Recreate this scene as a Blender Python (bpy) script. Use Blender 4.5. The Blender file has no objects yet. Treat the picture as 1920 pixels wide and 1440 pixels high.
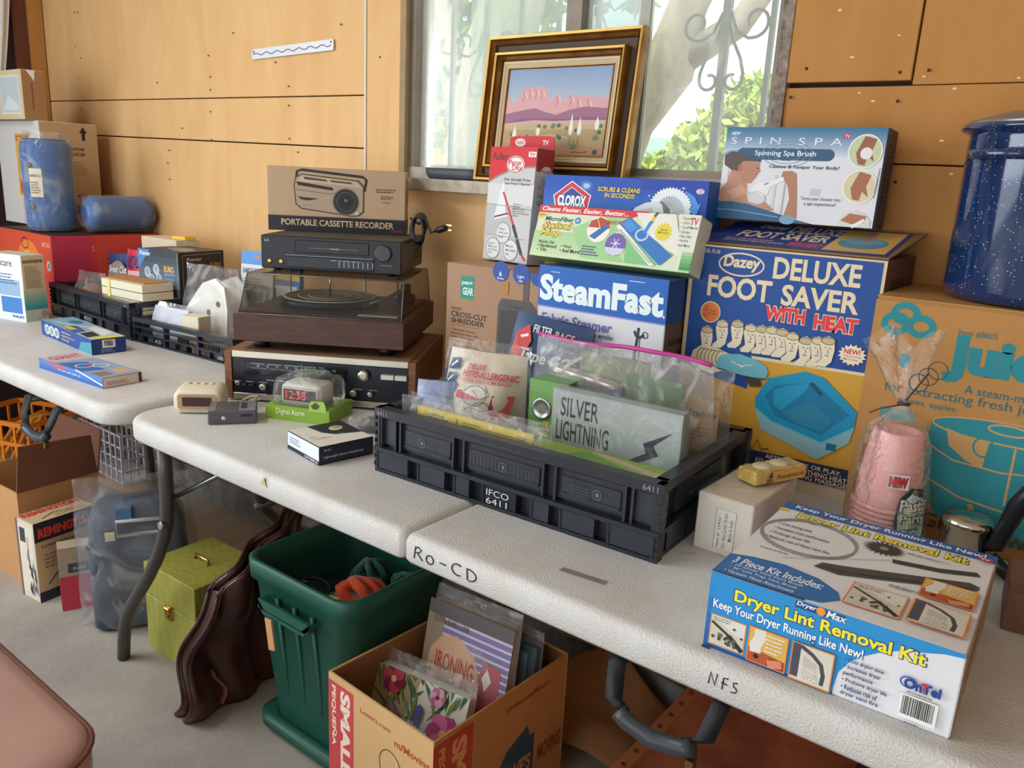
import bpy, bmesh, math, random
from mathutils import Vector, Matrix, noise
from math import sin, cos, pi, radians, sqrt, atan2
random.seed(7)
sc = bpy.context.scene
COL = sc.collection
T = 0.74          # height of the folding table tops above the floor

# ------------------------------------------------------------ camera
cd = bpy.data.cameras.new('camera'); cam = bpy.data.objects.new('camera', cd); COL.objects.link(cam)
cd.sensor_width = 36; cd.lens = 1504.8 / 1920 * 36; cd.clip_start = .02; cd.clip_end = 300
pt_, rl_, yw_ = .2495, .0498, -.6482
fw = Vector((sin(yw_) * cos(pt_), cos(yw_) * cos(pt_), -sin(pt_)))
r0 = Vector((cos(yw_), -sin(yw_), 0)); u0 = r0.cross(fw)
rt = cos(rl_) * r0 + sin(rl_) * u0; up = cos(rl_) * u0 - sin(rl_) * r0
m = Matrix((rt, up, -fw)).transposed().to_4x4(); m.translation = (1.7738, -.8605, .5658 + T)
cam.matrix_world = m
sc.camera = cam

# ------------------------------------------------------------ world, sun, large lights, exposure
w = bpy.data.worlds.new('sky'); sc.world = w; w.use_nodes = True
bgn = w.node_tree.nodes['Background']; bgn.inputs[0].default_value = (.86, .93, 1, 1); bgn.inputs[1].default_value = 5.6
sd = bpy.data.lights.new('sun', 'SUN'); sd.energy = 7.5; sd.angle = .02; sd.color = (1, .93, .8)
so = bpy.data.objects.new('sun', sd); COL.objects.link(so); so.rotation_euler = (radians(38), 0, radians(15))
def area(name, loc, target, sx, sy, power, col):
    d = bpy.data.lights.new(name, 'AREA'); d.shape = 'RECTANGLE'; d.size = sx; d.size_y = sy; d.energy = power; d.color = col
    o = bpy.data.objects.new(name, d); COL.objects.link(o); o.location = loc
    o.rotation_euler = (Vector(target) - Vector(loc)).to_track_quat('-Z', 'Y').to_euler()
    return o
# daylight entering by the open garage door on the left, plus an added fill lamp behind the camera
area('garage_door_daylight', (-2.25, -2.5, 1.5), (.6, .4, .75), 2.6, 2.0, 108, (.80, .91, 1))
area('rear_fill', (1.3, -3.7, 1.6), (.9, .6, .7), 2.4, 1.8, 7, (.86, .94, 1))
sc.cycles.transparent_max_bounces = 32; sc.cycles.max_bounces = 10
sc.view_settings.view_transform = 'Standard'; sc.view_settings.look = 'None'
sc.view_settings.exposure = -0.88; sc.view_settings.gamma = 1; sc.view_settings.use_curve_mapping = False

# ------------------------------------------------------------ materials
def lin(h):
    h = h.lstrip('#'); v = [int(h[i:i + 2], 16) / 255 for i in (0, 2, 4)]
    return tuple(c / 12.92 if c <= .04045 else ((c + .055) / 1.055) ** 2.4 for c in v) + (1,)
MC = {}
def M(col, rough=.55, metal=0, var=0, vs=8, bump=0, bs=300, spec=.4, emit=0, stretch=(1, 1, 1), col2=None, sheen=0, coat=0, name=None):
    k = (col, rough, metal, var, vs, bump, bs, spec, emit, stretch, col2, sheen, coat)
    if k in MC: return MC[k]
    mt = bpy.data.materials.new(name or 'mat_' + col.lstrip('#')); mt.use_nodes = True; MC[k] = mt
    nt = mt.node_tree; N = nt.nodes; L = nt.links; b = N['Principled BSDF']
    c = lin(col)
    b.inputs['Base Color'].default_value = c; b.inputs['Roughness'].default_value = rough; b.inputs['Metallic'].default_value = metal
    b.inputs['Specular IOR Level'].default_value = spec
    if coat: b.inputs['Coat Weight'].default_value = coat; b.inputs['Coat Roughness'].default_value = .08
    if sheen: b.inputs['Sheen Weight'].default_value = sheen
    if emit: b.inputs['Emission Color'].default_value = c; b.inputs['Emission Strength'].default_value = emit
    if var or bump:
        tc = N.new('ShaderNodeTexCoord'); mp = N.new('ShaderNodeMapping'); mp.inputs['Scale'].default_value = stretch
        L.new(tc.outputs['Object'], mp.inputs[0])
    if var:
        nz = N.new('ShaderNodeTexNoise'); nz.inputs['Scale'].default_value = vs; nz.inputs['Detail'].default_value = 5; nz.inputs['Roughness'].default_value = .6
        L.new(mp.outputs[0], nz.inputs['Vector'])
        rp = N.new('ShaderNodeValToRGB'); rp.color_ramp.elements[0].position = .3; rp.color_ramp.elements[1].position = .7
        c2 = lin(col2) if col2 else tuple(min(1, x * (1 - var)) for x in c[:3]) + (1,)
        rp.color_ramp.elements[0].color = c2; rp.color_ramp.elements[1].color = c
        L.new(nz.outputs[0], rp.inputs[0]); L.new(rp.outputs[0], b.inputs['Base Color'])
    if bump:
        nb = N.new('ShaderNodeTexNoise'); nb.inputs['Scale'].default_value = bs; nb.inputs['Detail'].default_value = 3
        L.new(mp.outputs[0], nb.inputs['Vector'])
        bn = N.new('ShaderNodeBump'); bn.inputs['Strength'].default_value = bump; bn.inputs['Distance'].default_value = .004
        L.new(nb.outputs[0], bn.inputs['Height']); L.new(bn.outputs[0], b.inputs['Normal'])
    return mt
def clearmat(name, tint='ffffff', body=.06, white=.25, rough=.12, bs=18, bstr=.9, streak=24):
    """thin clear plastic film: mostly see-through, Fresnel gloss over creases, faint white creases"""
    mt = bpy.data.materials.new(name); mt.use_nodes = True; nt = mt.node_tree; N = nt.nodes; L = nt.links; N.clear()
    out = N.new('ShaderNodeOutputMaterial'); tr = N.new('ShaderNodeBsdfTransparent'); tr.inputs[0].default_value = lin(tint)
    gl = N.new('ShaderNodeBsdfGlossy'); gl.inputs['Roughness'].default_value = rough; gl.inputs[0].default_value = (1, 1, 1, 1)
    df = N.new('ShaderNodeBsdfDiffuse'); df.inputs[0].default_value = (.9, .9, .9, 1)
    tc = N.new('ShaderNodeTexCoord'); nz = N.new('ShaderNodeTexNoise'); nz.inputs['Scale'].default_value = bs; nz.inputs['Detail'].default_value = 3; nz.inputs['Distortion'].default_value = 1.2
    L.new(tc.outputs['Object'], nz.inputs['Vector'])
    bn = N.new('ShaderNodeBump'); bn.inputs['Strength'].default_value = bstr; bn.inputs['Distance'].default_value = .012; L.new(nz.outputs[0], bn.inputs['Height'])
    fr = N.new('ShaderNodeFresnel'); fr.inputs[0].default_value = 1.45; fm = N.new('ShaderNodeMath'); fm.operation = 'MULTIPLY'; fm.inputs[1].default_value = .38; L.new(fr.outputs[0], fm.inputs[0]); L.new(bn.outputs[0], fr.inputs['Normal']); L.new(bn.outputs[0], gl.inputs['Normal'])
    n2 = N.new('ShaderNodeTexNoise'); n2.inputs['Scale'].default_value = streak; n2.inputs['Detail'].default_value = 4; n2.inputs['Distortion'].default_value = 2.5
    L.new(tc.outputs['Object'], n2.inputs['Vector'])
    rp = N.new('ShaderNodeValToRGB'); rp.color_ramp.elements[0].position = .52; rp.color_ramp.elements[1].position = .66
    rp.color_ramp.elements[0].color = (body,) * 3 + (1,); rp.color_ramp.elements[1].color = (white,) * 3 + (1,); L.new(n2.outputs[0], rp.inputs[0])
    m1 = N.new('ShaderNodeMixShader'); L.new(rp.outputs[0], m1.inputs[0]); L.new(tr.outputs[0], m1.inputs[1]); L.new(df.outputs[0], m1.inputs[2])
    m2 = N.new('ShaderNodeMixShader'); L.new(fm.outputs[0], m2.inputs[0]); L.new(m1.outputs[0], m2.inputs[1]); L.new(gl.outputs[0], m2.inputs[2])
    L.new(m2.outputs[0], out.inputs[0])
    return mt
FILM = clearmat('clear_film')
BAG = clearmat('clear_bag', body=.07, white=.24, bs=12, bstr=.6, streak=7)
BAGLIGHT = clearmat('clear_bag_thin', body=.05, white=.22, bs=22, streak=14)
SMOKE = clearmat('smoked_acrylic', tint='d3cec7', body=.02, white=.03, rough=.03, bs=2, bstr=.05)
DIRTYGLASS = clearmat('dirty_window_glass', tint='f4f8f2', body=.16, white=.28, rough=.25, bs=4, bstr=.05, streak=6)

CARD = M('bd894d', .8, var=.12, vs=14, bump=.05, bs=120)  # tone darkened for the shade the juicer carton stands in
CARD_IN = M('8f5f3c', .85, var=.12, vs=9)
KRAFT = M('b98a5a', .85, var=.1, vs=20)
WHITE = M('e9e6df', .5); BLACK = M('16161a', .45); CHROME = M('d6d6d6', .12, metal=1); STEEL = M('8c8e90', .3, metal=1, var=.15, vs=30)

# ------------------------------------------------------------ geometry helpers
def newbm(): return bmesh.new()
def bx(bm, x0, x1, y0, y1, z0, z1, mi=0):
    v = [bm.verts.new((x, y, z)) for z in (z0, z1) for y in (y0, y1) for x in (x0, x1)]
    fs = []
    for q in ((0, 2, 3, 1), (4, 5, 7, 6), (0, 1, 5, 4), (1, 3, 7, 5), (3, 2, 6, 7), (2, 0, 4, 6)):
        f = bm.faces.new([v[i] for i in q]); f.material_index = mi; fs.append(f)
    return v, fs
def rbx(bm, x0, x1, y0, y1, z0, z1, r=.003, seg=2, mi=0):
    v, fs = bx(bm, x0, x1, y0, y1, z0, z1, mi)
    es = list({e for f in fs for e in f.edges})
    rr = bmesh.ops.bevel(bm, geom=es, offset=r, segments=seg, affect='EDGES', profile=.5)
    for f in rr['faces']: f.material_index = mi
def ring(bm, c, ax1, ax2, r1, r2, n):
    return [bm.verts.new(c + ax1 * (r1 * cos(2 * pi * i / n)) + ax2 * (r2 * sin(2 * pi * i / n))) for i in range(n)]
def bridge(bm, a, b, mi=0, smooth=True):
    n = len(a)
    for i in range(n):
        f = bm.faces.new((a[i], a[(i + 1) % n], b[(i + 1) % n], b[i])); f.material_index = mi; f.smooth = smooth
def tube(bm, pts, r, n=8, mi=0, closed=False, caps=True, flat=1):
    P = [Vector(p) for p in pts]; k = len(P); rs = r if isinstance(r, (list, tuple)) else [r] * k
    prev = None; rings = []
    for i, p in enumerate(P):
        d = (P[(i + 1) % k] - P[i - 1]) if closed else (P[min(i + 1, k - 1)] - P[max(i - 1, 0)])
        d = d.normalized() if d.length > 1e-9 else Vector((0, 0, 1))
        if prev is None:
            a = d.cross(Vector((0, 0, 1)));  a = d.cross(Vector((1, 0, 0))) if a.length < .05 else a
        else: a = prev - d * prev.dot(d)
        a.normalize(); prev = a; b = d.cross(a)
        rings.append(ring(bm, p, a, b, rs[i], rs[i] * flat, n))
    for i in range(k - 1 + (1 if closed else 0)): bridge(bm, rings[i], rings[(i + 1) % k], mi)
    if caps and not closed:
        for q in (rings[0], rings[-1][::-1]):
            f = bm.faces.new(q[::-1]); f.material_index = mi
    return rings
def lathe(bm, prof, n=32, mi=0, c=(0, 0, 0), axis='z', cap0=True, cap1=True):
    rs = []
    A = {'z': (Vector((1, 0, 0)), Vector((0, 1, 0)), Vector((0, 0, 1))), 'y': (Vector((1, 0, 0)), Vector((0, 0, 1)), Vector((0, -1, 0))), 'x': (Vector((0, 1, 0)), Vector((0, 0, 1)), Vector((1, 0, 0)))}[axis]
    for r, z in prof: rs.append(ring(bm, Vector(c) + A[2] * z, A[0], A[1], r, r, n))
    for i in range(len(rs) - 1): bridge(bm, rs[i], rs[i + 1], mi)
    if cap0: f = bm.faces.new(rs[0][::-1]); f.material_index = mi
    if cap1: f = bm.faces.new(rs[-1]); f.material_index = mi
def prism(bm, pts, z0, z1, mi=0, axis='z'):
    def q(x, y, z): return (x, y, z) if axis == 'z' else ((x, z, y) if axis == 'y' else (z, x, y))
    a = [bm.verts.new(q(x, y, z0)) for x, y in pts]; b = [bm.verts.new(q(x, y, z1)) for x, y in pts]
    n = len(pts)
    for i in range(n): f = bm.faces.new((a[i], a[(i + 1) % n], b[(i + 1) % n], b[i])); f.material_index = mi
    f = bm.faces.new(a[::-1]); f.material_index = mi; f = bm.faces.new(b); f.material_index = mi
def rrect(x0, x1, y0, y1, r, n=6):
    p = []
    for cx, cy, a in ((x1 - r, y1 - r, 0), (x0 + r, y1 - r, pi / 2), (x0 + r, y0 + r, pi), (x1 - r, y0 + r, 3 * pi / 2)):
        for i in range(n + 1): t = a + pi / 2 * i / n; p.append((cx + r * cos(t), cy + r * sin(t)))
    return p
def loft(bm, secs, mi=0, caps=True, smooth=True):
    """secs: list of closed loops (lists of xyz with equal counts)"""
    R = [[bm.verts.new(p) for p in s] for s in secs]
    for i in range(len(R) - 1): bridge(bm, R[i], R[i + 1], mi, smooth)
    if caps:
        f = bm.faces.new(R[0][::-1]); f.material_index = mi; f = bm.faces.new(R[-1]); f.material_index = mi
    return R
def grid(bm, nu, nv, fn, mi=0, smooth=True):
    V = [[bm.verts.new(fn(i / nu, j / nv)) for i in range(nu + 1)] for j in range(nv + 1)]
    for j in range(nv):
        for i in range(nu):
            f = bm.faces.new((V[j][i], V[j][i + 1], V[j + 1][i + 1], V[j + 1][i])); f.material_index = mi; f.smooth = smooth
    return V
def wob(p, s, a, seed=0):
    v = noise.noise_vector(Vector(p) * s + Vector((seed * 3.7, seed * 1.3, seed * 2.1)))
    return Vector(p) + v * a
def wobble(bm, s, a, seed=0, verts=None):
    for v in (verts or bm.verts): v.co = wob(v.co, s, a, seed)

def link(name, me, mats, parent=None):
    o = bpy.data.objects.new(name, me); COL.objects.link(o)
    if mats is not None:
        for q in (mats if isinstance(mats, (list, tuple)) else [mats]): me.materials.append(q)
    if parent is not None: o.parent = parent
    return o
def part(name, bm, mats, parent=None, label=None, smooth=False):
    bmesh.ops.recalc_face_normals(bm, faces=bm.faces[:])
    me = bpy.data.meshes.new(name); bm.to_mesh(me); bm.free()
    if smooth: me.polygons.foreach_set('use_smooth', [True] * len(me.polygons))
    o = link(name, me, mats, parent)
    if label: o['label'] = label
    return o
def tag(o, label, cat, group=None):
    o['label'] = label; o['category'] = cat
    if group: o['group'] = group
    return o
def thing(name, label, cat, loc=(0, 0, 0), yaw=0, tilt=0, roll=0, group=None):
    o = bpy.data.objects.new(name, None); COL.objects.link(o); o.empty_display_size = .05
    o.location = loc; o.rotation_euler = (-tilt, roll, yaw)
    return tag(o, label, cat, group)
def struct(o): o['kind'] = 'structure'; return o
def solo(name, bm, mats, label, cat, loc=(0, 0, 0), yaw=0, tilt=0, roll=0, group=None, smooth=False):
    o = part(name, bm, mats, None, None, smooth); o.location = loc; o.rotation_euler = (-tilt, roll, yaw)
    return tag(o, label, cat, group)

# ------------------------------------------------------------ flat print on faces
TC = {}
def tmesh(s, bold=0, shear=0, space=1):
    k = (s, bold, shear, space)
    if k in TC: return TC[k]
    c = bpy.data.curves.new('lettering', 'FONT'); c.body = s; c.resolution_u = 3; c.offset = bold; c.shear = shear; c.space_character = space; c.space_line = .9
    o = bpy.data.objects.new('lettering', c); me = o.to_mesh()
    V = [(v.co.x, v.co.y) for v in me.vertices]; F = [tuple(p.vertices) for p in me.polygons]
    o.to_mesh_clear(); bpy.data.objects.remove(o); bpy.data.curves.remove(c)
    x0 = min(v[0] for v in V); x1 = max(v[0] for v in V); y0 = min(v[1] for v in V); y1 = max(v[1] for v in V)
    V = [((x - x0) / (x1 - x0 or 1), (y - y0) / (y1 - y0 or 1)) for x, y in V]
    TC[k] = (V, F, (x1 - x0) / (y1 - y0 or 1)); return TC[k]
class Print:
    def __init__(s, w, h, rough=.45): s.w, s.h, s.it, s.rough = w, h, [], rough
    def poly(s, pts, col): s.it.append((list(pts), [tuple(range(len(pts)))], col)); return s
    def rect(s, u0, v0, u1, v1, col): return s.poly([(u0, v0), (u1, v0), (u1, v1), (u0, v1)], col)
    def ell(s, cu, cv, ru, col, rv=None, n=24, rot=0):
        rv = ru * s.w / s.h if rv is None else rv
        P = []
        for i in range(n):
            a = 2 * pi * i / n; x, y = ru * s.w * cos(a), rv * s.h * sin(a)
            P.append((cu + (x * cos(rot) - y * sin(rot)) / s.w, cv + (x * sin(rot) + y * cos(rot)) / s.h))
        return s.poly(P, col)
    def star(s, cu, cv, ru, col, n=14, inner=.72, rv=None):
        rv = ru * s.w / s.h if rv is None else rv
        return s.poly([(cu + ru * (1 if i % 2 else inner) * cos(pi * i / n), cv + rv * (1 if i % 2 else inner) * sin(pi * i / n)) for i in range(2 * n)], col)
    def line(s, pts, wd, col, closed=False):
        W = [Vector((u * s.w, v * s.h)) for u, v in pts]; n = len(W); L = []; R = []
        for i in range(n):
            a, b = (W[i - 1], W[(i + 1) % n]) if closed else (W[max(i - 1, 0)], W[min(i + 1, n - 1)])
            d = (b - a); d = d.normalized() if d.length > 0 else Vector((1, 0)); q = Vector((-d.y, d.x)) * wd / 2
            L.append(W[i] + q); R.append(W[i] - q)
        V = [(p.x / s.w, p.y / s.h) for p in L + R]
        F = [(i, (i + 1) % n, n + (i + 1) % n, n + i) for i in range(n if closed else n - 1)]
        s.it.append((V, F, col)); return s
    def loop(s, cu, cv, ru, col, wd, rv=None, n=28, a0=0, a1=2 * pi):
        rv = ru * s.w / s.h if rv is None else rv; full = abs(a1 - a0 - 2 * pi) < 1e-6
        return s.line([(cu + ru * cos(a0 + (a1 - a0) * i / n), cv + rv * sin(a0 + (a1 - a0) * i / n)) for i in range(n if full else n + 1)], wd, col, full)
    def grad(s, u0, v0, u1, v1, c0, c1, n=12, vert=True):
        a, b = [[int(c[i:i + 2], 16) for i in (0, 2, 4)] for c in (c0, c1)]
        for i in range(n):
            t = i / (n - 1); col = '%02x%02x%02x' % tuple(int(x + (y - x) * t) // 4 * 4 for x, y in zip(a, b))
            if vert: s.rect(u0, v0 + (v1 - v0) * i / n, u1, v0 + (v1 - v0) * (i + 1) / n, col)
            else: s.rect(u0 + (u1 - u0) * i / n, v0, u0 + (u1 - u0) * (i + 1) / n, v1, col)
        return s
    def text(s, t, u0, v0, u1, v1, col, bold=.012, shear=0, out=None, ow=.05, space=1, rot=0):
        """fit text into the rectangle; rot=90 reads upwards, rot=-90 downwards"""
        def put(b, c):
            V, F, _ = tmesh(t, b, shear, space)
            if rot == 90: P = [(u1 - y * (u1 - u0), v0 + x * (v1 - v0)) for x, y in V]
            elif rot == -90: P = [(u0 + y * (u1 - u0), v1 - x * (v1 - v0)) for x, y in V]
            elif rot == 180: P = [(u1 - x * (u1 - u0), v1 - y * (v1 - v0)) for x, y in V]
            else: P = [(u0 + x * (u1 - u0), v0 + y * (v1 - v0)) for x, y in V]
            s.it.append((P, F, c))
        if out: 
            du, dv = (u1 - u0) * .006, (v1 - v0) * .06; a = (u0, v0, u1, v1)
            u0, v0, u1, v1 = u0 - du, v0 - dv, u1 + du, v1 + dv; put(ow, out); u0, v0, u1, v1 = a
        put(bold, col); return s
    def lines(s, ts, u0, v0, u1, v1, col, bold=.008, fill=.62, shear=0, ragged=True):
        n = len(ts); hh = (v1 - v0) / n; mx = max(len(t) for t in ts)
        for i, t in enumerate(ts):
            if not t: continue
            va = v1 - hh * (i + 1) + hh * (1 - fill) / 2
            s.text(t, u0, va, u0 + (u1 - u0) * (len(t) / mx if ragged else 1), va + hh * fill, col, bold, shear)
        return s
    def fine(s, u0, v0, u1, v1, n, col, seed=1, fill=.45):
        """illegible small print: broken word bars"""
        rr = random.Random(seed); hh = (v1 - v0) / n
        for i in range(n):
            u = u0; ue = u0 + (u1 - u0) * rr.uniform(.65, 1)
            while u < ue:
                wd = (u1 - u0) * rr.uniform(.06, .2); e = min(u + wd, ue)
                s.rect(u, v1 - hh * (i + 1) + hh * .25, e, v1 - hh * (i + 1) + hh * (.25 + fill), col); u = e + (u1 - u0) * .03
        return s
    def barcode(s, u0, v0, u1, v1, seed=3, bg='f2f0ec', vertical=True, n=26):
        rr = random.Random(seed); s.rect(u0, v0, u1, v1, bg); a = .06
        while a < .93:
            wd = rr.choice((.012, .02, .03)); q = (a, a + wd); a += wd + rr.choice((.014, .022))
            if vertical: s.rect(u0 + (u1 - u0) * q[0], v0 + (v1 - v0) * .16, u0 + (u1 - u0) * q[1], v1 - (v1 - v0) * .06, '1a1a1e')
            else: s.rect(u0 + (u1 - u0) * .06, v0 + (v1 - v0) * q[0], u1 - (u1 - u0) * .16, v0 + (v1 - v0) * q[1], '1a1a1e')
        return s
    def build(s, name, parent, fr, base=.0004, step=.00003, rough=None):
        V = []; F = []; MI = []; cols = []
        for k, (P, Fs, c) in enumerate(s.it):
            if c not in cols: cols.append(c)
            o = len(V); e = base + step * k
            V += [fr(u, v, e) for u, v in P]
            for f in Fs: F.append([o + i for i in f]); MI.append(cols.index(c))
        me = bpy.data.meshes.new(name); me.from_pydata(V, [], F); me.polygons.foreach_set('material_index', MI); me.update()
        return link(name, me, [M(c, rough or s.rough) if isinstance(c, str) else c for c in cols], parent)
def frame(face, w, d, h):
    return {'front': lambda u, v, e: (-w / 2 + u * w, -e, v * h), 'top': lambda u, v, e: (-w / 2 + u * w, v * d, h + e),
            'right': lambda u, v, e: (w / 2 + e, u * d, v * h), 'left': lambda u, v, e: (-w / 2 - e, d - u * d, v * h)}[face]
DIM = {}
def carton(name, label, x, y, z, yaw, w, d, h, cols, tilt=0, roll=0, cat='box', group=None, rough=.5, bev=.0015):
    """printed cardboard carton; origin at the middle of its front bottom edge. cols: front, right, back, left, top, bottom"""
    t = thing(name, label, cat, (x, y, z + T), yaw, tilt, roll, group)
    bm = newbm(); v, fs = bx(bm, -w / 2, w / 2, 0, d, 0, h)
    for f, i in zip(fs, (5, 4, 0, 1, 2, 3)): f.material_index = i
    bmesh.ops.bevel(bm, geom=bm.edges[:], offset=bev, segments=2, affect='EDGES')
    if isinstance(cols, str): cols = [cols] * 6
    part('carton', bm, [M(c, rough, var=.06, vs=12) if isinstance(c, str) else c for c in cols], t)
    DIM[t.name] = (w, d, h)
    return t
def pr(t, face, rough=.45):
    w, d, h = DIM[t.name]
    p = Print(*{'front': (w, h), 'top': (w, d), 'right': (d, h), 'left': (d, h)}[face], rough)
    p._t, p._f = t, face; return p
def done(p, name=None, rough=None): return p.build(name or p._f + '_print', p._t, frame(p._f, *DIM[p._t.name]), rough=rough)
# ============================================================ THE SETTING
W = .9            # inner face of the back wall
def wallmat(name, a, b, rough=.75, speck=0):
    mt = bpy.data.materials.new(name); mt.use_nodes = True; nt = mt.node_tree; N = nt.nodes; L = nt.links; bs = N['Principled BSDF']; bs.inputs['Roughness'].default_value = rough
    tc = N.new('ShaderNodeTexCoord'); mp = N.new('ShaderNodeMapping'); mp.inputs['Scale'].default_value = (5, 5, 1.2); L.new(tc.outputs['Object'], mp.inputs[0])
    n1 = N.new('ShaderNodeTexNoise'); n1.inputs['Scale'].default_value = 2.2; n1.inputs['Detail'].default_value = 7; n1.inputs['Distortion'].default_value = .6; L.new(mp.outputs[0], n1.inputs['Vector'])
    rp = N.new('ShaderNodeValToRGB'); rp.color_ramp.elements[0].position = .3; rp.color_ramp.elements[0].color = lin(b); rp.color_ramp.elements[1].position = .65; rp.color_ramp.elements[1].color = lin(a); L.new(n1.outputs[0], rp.inputs[0])
    col = rp.outputs[0]
    if speck:
        vo = N.new('ShaderNodeTexVoronoi'); vo.inputs['Scale'].default_value = 34; mp2 = N.new('ShaderNodeMapping'); mp2.inputs['Scale'].default_value = (.8, 1, 1.5); mp2.inputs['Rotation'].default_value = (0, -.45, 0)
        L.new(tc.outputs['Object'], mp2.inputs[0]); L.new(mp2.outputs[0], vo.inputs['Vector'])
        lt = N.new('ShaderNodeMath'); lt.operation = 'LESS_THAN'; lt.inputs[1].default_value = .11; L.new(vo.outputs['Distance'], lt.inputs[0])
        wn = N.new('ShaderNodeMath'); wn.operation = 'GREATER_THAN'; wn.inputs[1].default_value = .72; sp = N.new('ShaderNodeSeparateColor'); L.new(vo.outputs['Color'], sp.inputs[0]); L.new(sp.outputs[0], wn.inputs[0])
        mu = N.new('ShaderNodeMath'); mu.operation = 'MULTIPLY'; L.new(lt.outputs[0], mu.inputs[0]); L.new(wn.outputs[0], mu.inputs[1])
        mx = N.new('ShaderNodeMix'); mx.data_type = 'RGBA'; L.new(mu.outputs[0], mx.inputs[0]); L.new(col, mx.inputs[6]); mx.inputs[7].default_value = lin('f0d9ae'); col = mx.outputs[2]
    L.new(col, bs.inputs['Base Color'])
    bn = N.new('ShaderNodeBump'); bn.inputs['Strength'].default_value = .15; bn.inputs['Distance'].default_value = .003; L.new(n1.outputs[0], bn.inputs['Height']); L.new(bn.outputs[0], bs.inputs['Normal'])
    return mt
PLY = wallmat('painted_plywood', 'e4b880', 'daab70')
PLY_SHADED = wallmat('painted_plywood_speckled_shaded', 'c38845', 'b77c3a', speck=1)  # real flecks; base colour darkened for the light falling off to the right
CONC = M('b0a79c', .9, var=.3, vs=3.2, bump=.25, bs=60, col2='938a80')
CURB = M('8d8983', .95, var=.45, vs=14, bump=.5, bs=40, col2='5f5b57')

bm = newbm(); bx(bm, -2.6, 4.4, -4.3, 1.3, -.12, 0); fl = struct(part('floor', bm, CONC))
bm = newbm(); bx(bm, -2.5, 3.6, -4.4, 1.1, 2.5, 2.6); struct(part('ceiling', bm, M('e6e2da', .9)))
bm = newbm(); bx(bm, 3.4, 3.55, -4.4, 1.1, 0, 2.5); struct(part('wall_right', bm, M('cbb9a0', .9)))
bm = newbm(); bx(bm, -2.45, -.4, -4.4, -4.25, 0, 2.5); bx(bm, 3.0, 3.4, -4.4, -4.25, 0, 2.5); bx(bm, -.4, 3.0, -4.4, -4.25, 2.25, 2.5); struct(part('wall_front', bm, M('cbb9a0', .9)))
bm = newbm(); bx(bm, -2.45, -2.33, -1.25, 1.1, 0, 2.5); bx(bm, -2.45, -2.33, -4.25, -4.0, 0, 2.5); bx(bm, -2.45, -2.33, -4.0, -1.25, 2.3, 2.5)
struct(part('wall_left', bm, M('6a4a38', .9, var=.2, vs=6)))
# the back wall: studs and boards as parts
bm = newbm(); bx(bm, -2.45, -.03, W + .02, W + .11, .0, 2.5); bx(bm, -.03, 1.13, W + .02, W + .11, 0, T + .5); bx(bm, -.03, 1.13, W + .02, W + .11, T + 1.38, 2.5); bx(bm, 1.13, 3.5, W + .02, W + .11, 0, 2.5)
wb = struct(part('wall_back', bm, M('2e231d', .9)))
def board(pts, mat, th=.02, proud=0):
    bm = newbm(); prism(bm, [(x, z + T) for x, z in pts], W - proud, W + th - .0005, axis='y')
    bmesh.ops.bevel(bm, geom=bm.edges[:], offset=.0012, segments=1, affect='EDGES'); return part('panel', bm, mat, wb)
board([(-2.329, .812), (-.168, .794), (-.168, 1.758), (-2.329, 1.758)], PLY)
board([(-2.329, .672), (-.168, .638), (-.168, .790), (-2.329, .808)], PLY)
board([(-2.329, -.64), (-.168, -.64), (-.168, .634), (-2.329, .667)], PLY)
board([(-.164, -.64), (-.022, -.64), (-.022, 1.758), (-.164, 1.758)], PLY, proud=.004)
board([(-.020, -.64), (1.12, -.64), (1.12, .522), (-.020, .522)], PLY)
board([(-.020, 1.385), (1.12, 1.385), (1.12, 1.758), (-.020, 1.758)], PLY)
board([(1.124, .789), (1.366, .787), (1.371, 1.758), (1.124, 1.758)], PLY_SHADED, proud=.004)
board([(1.369, .779), (3.39, .775), (3.39, 1.758), (1.374, 1.758)], PLY_SHADED)
board([(1.124, .634), (3.39, .622), (3.39, .7735), (1.369, .777), (1.124, .779)], PLY_SHADED)
board([(1.124, -.64), (3.39, -.64), (3.39, .619), (1.124, .631)], PLY_SHADED)
bm = newbm(); bx(bm, -.171, -.163, W - .008, W + .015, T - .6, T + 1.758); part('joint_strip', bm, M('d9cfbb', .6), wb)
me = None; rn = random.Random(4)
for x0, z0, n, dz in ((-1.99, .78, 5, .5), (-1.95, .82, 4, .5), (-1.2, .7, 1, 0), (-1.35, .86, 1, 0), (-1.0, .82, 3, .12), (-1.0, .66, 2, .1), (-.55, .82, 2, .3), (-.55, .66, 2, .1), (-.28, 1.0, 1, 0), (-.5, .62, 2, -.15), (-1.3, .62, 3, -.12), (1.345, .805, 1, 0), (1.385, .81, 1, 0), (1.35, .755, 1, 0), (1.16, .82, 1, 0), (1.14, .755, 1, 0), (1.36, .645, 1, 0), (1.36, .605, 1, 0), (1.7, .755, 2, .06), (-.1, .9, 2, -.35), (-.6, .9, 1, 0), (-.85, 1.0, 1, 0)):
    for i in range(n):
        if me is None:
            bm = newbm(); lathe(bm, [(.0032, 0), (.003, .001), (.0, .0012)], 10, axis='y', cap1=False); nl = part('nail', bm, M('4a3526', .6), wb); me = nl.data
        else: nl = bpy.data.objects.new('nail', me); COL.objects.link(nl); nl.parent = wb
        nl.location = (x0 + rn.uniform(-.01, .01), W - .0045, T + z0 + dz * i / max(1, n - 1) + rn.uniform(-.01, .01))
bm = newbm(); grid(bm, 60, 1, lambda u, v: (-2.33 + u * 5.7, W - .085 + .006 * sin(u * 90) + .0 * v, .105 * v)); 
grid(bm, 60, 1, lambda u, v: (-2.33 + u * 5.7, W - .085 + .006 * sin(u * 90) + v * .1, .105 + .004 * sin(u * 140))); struct(part('baseboard_back', bm, CURB))
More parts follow.
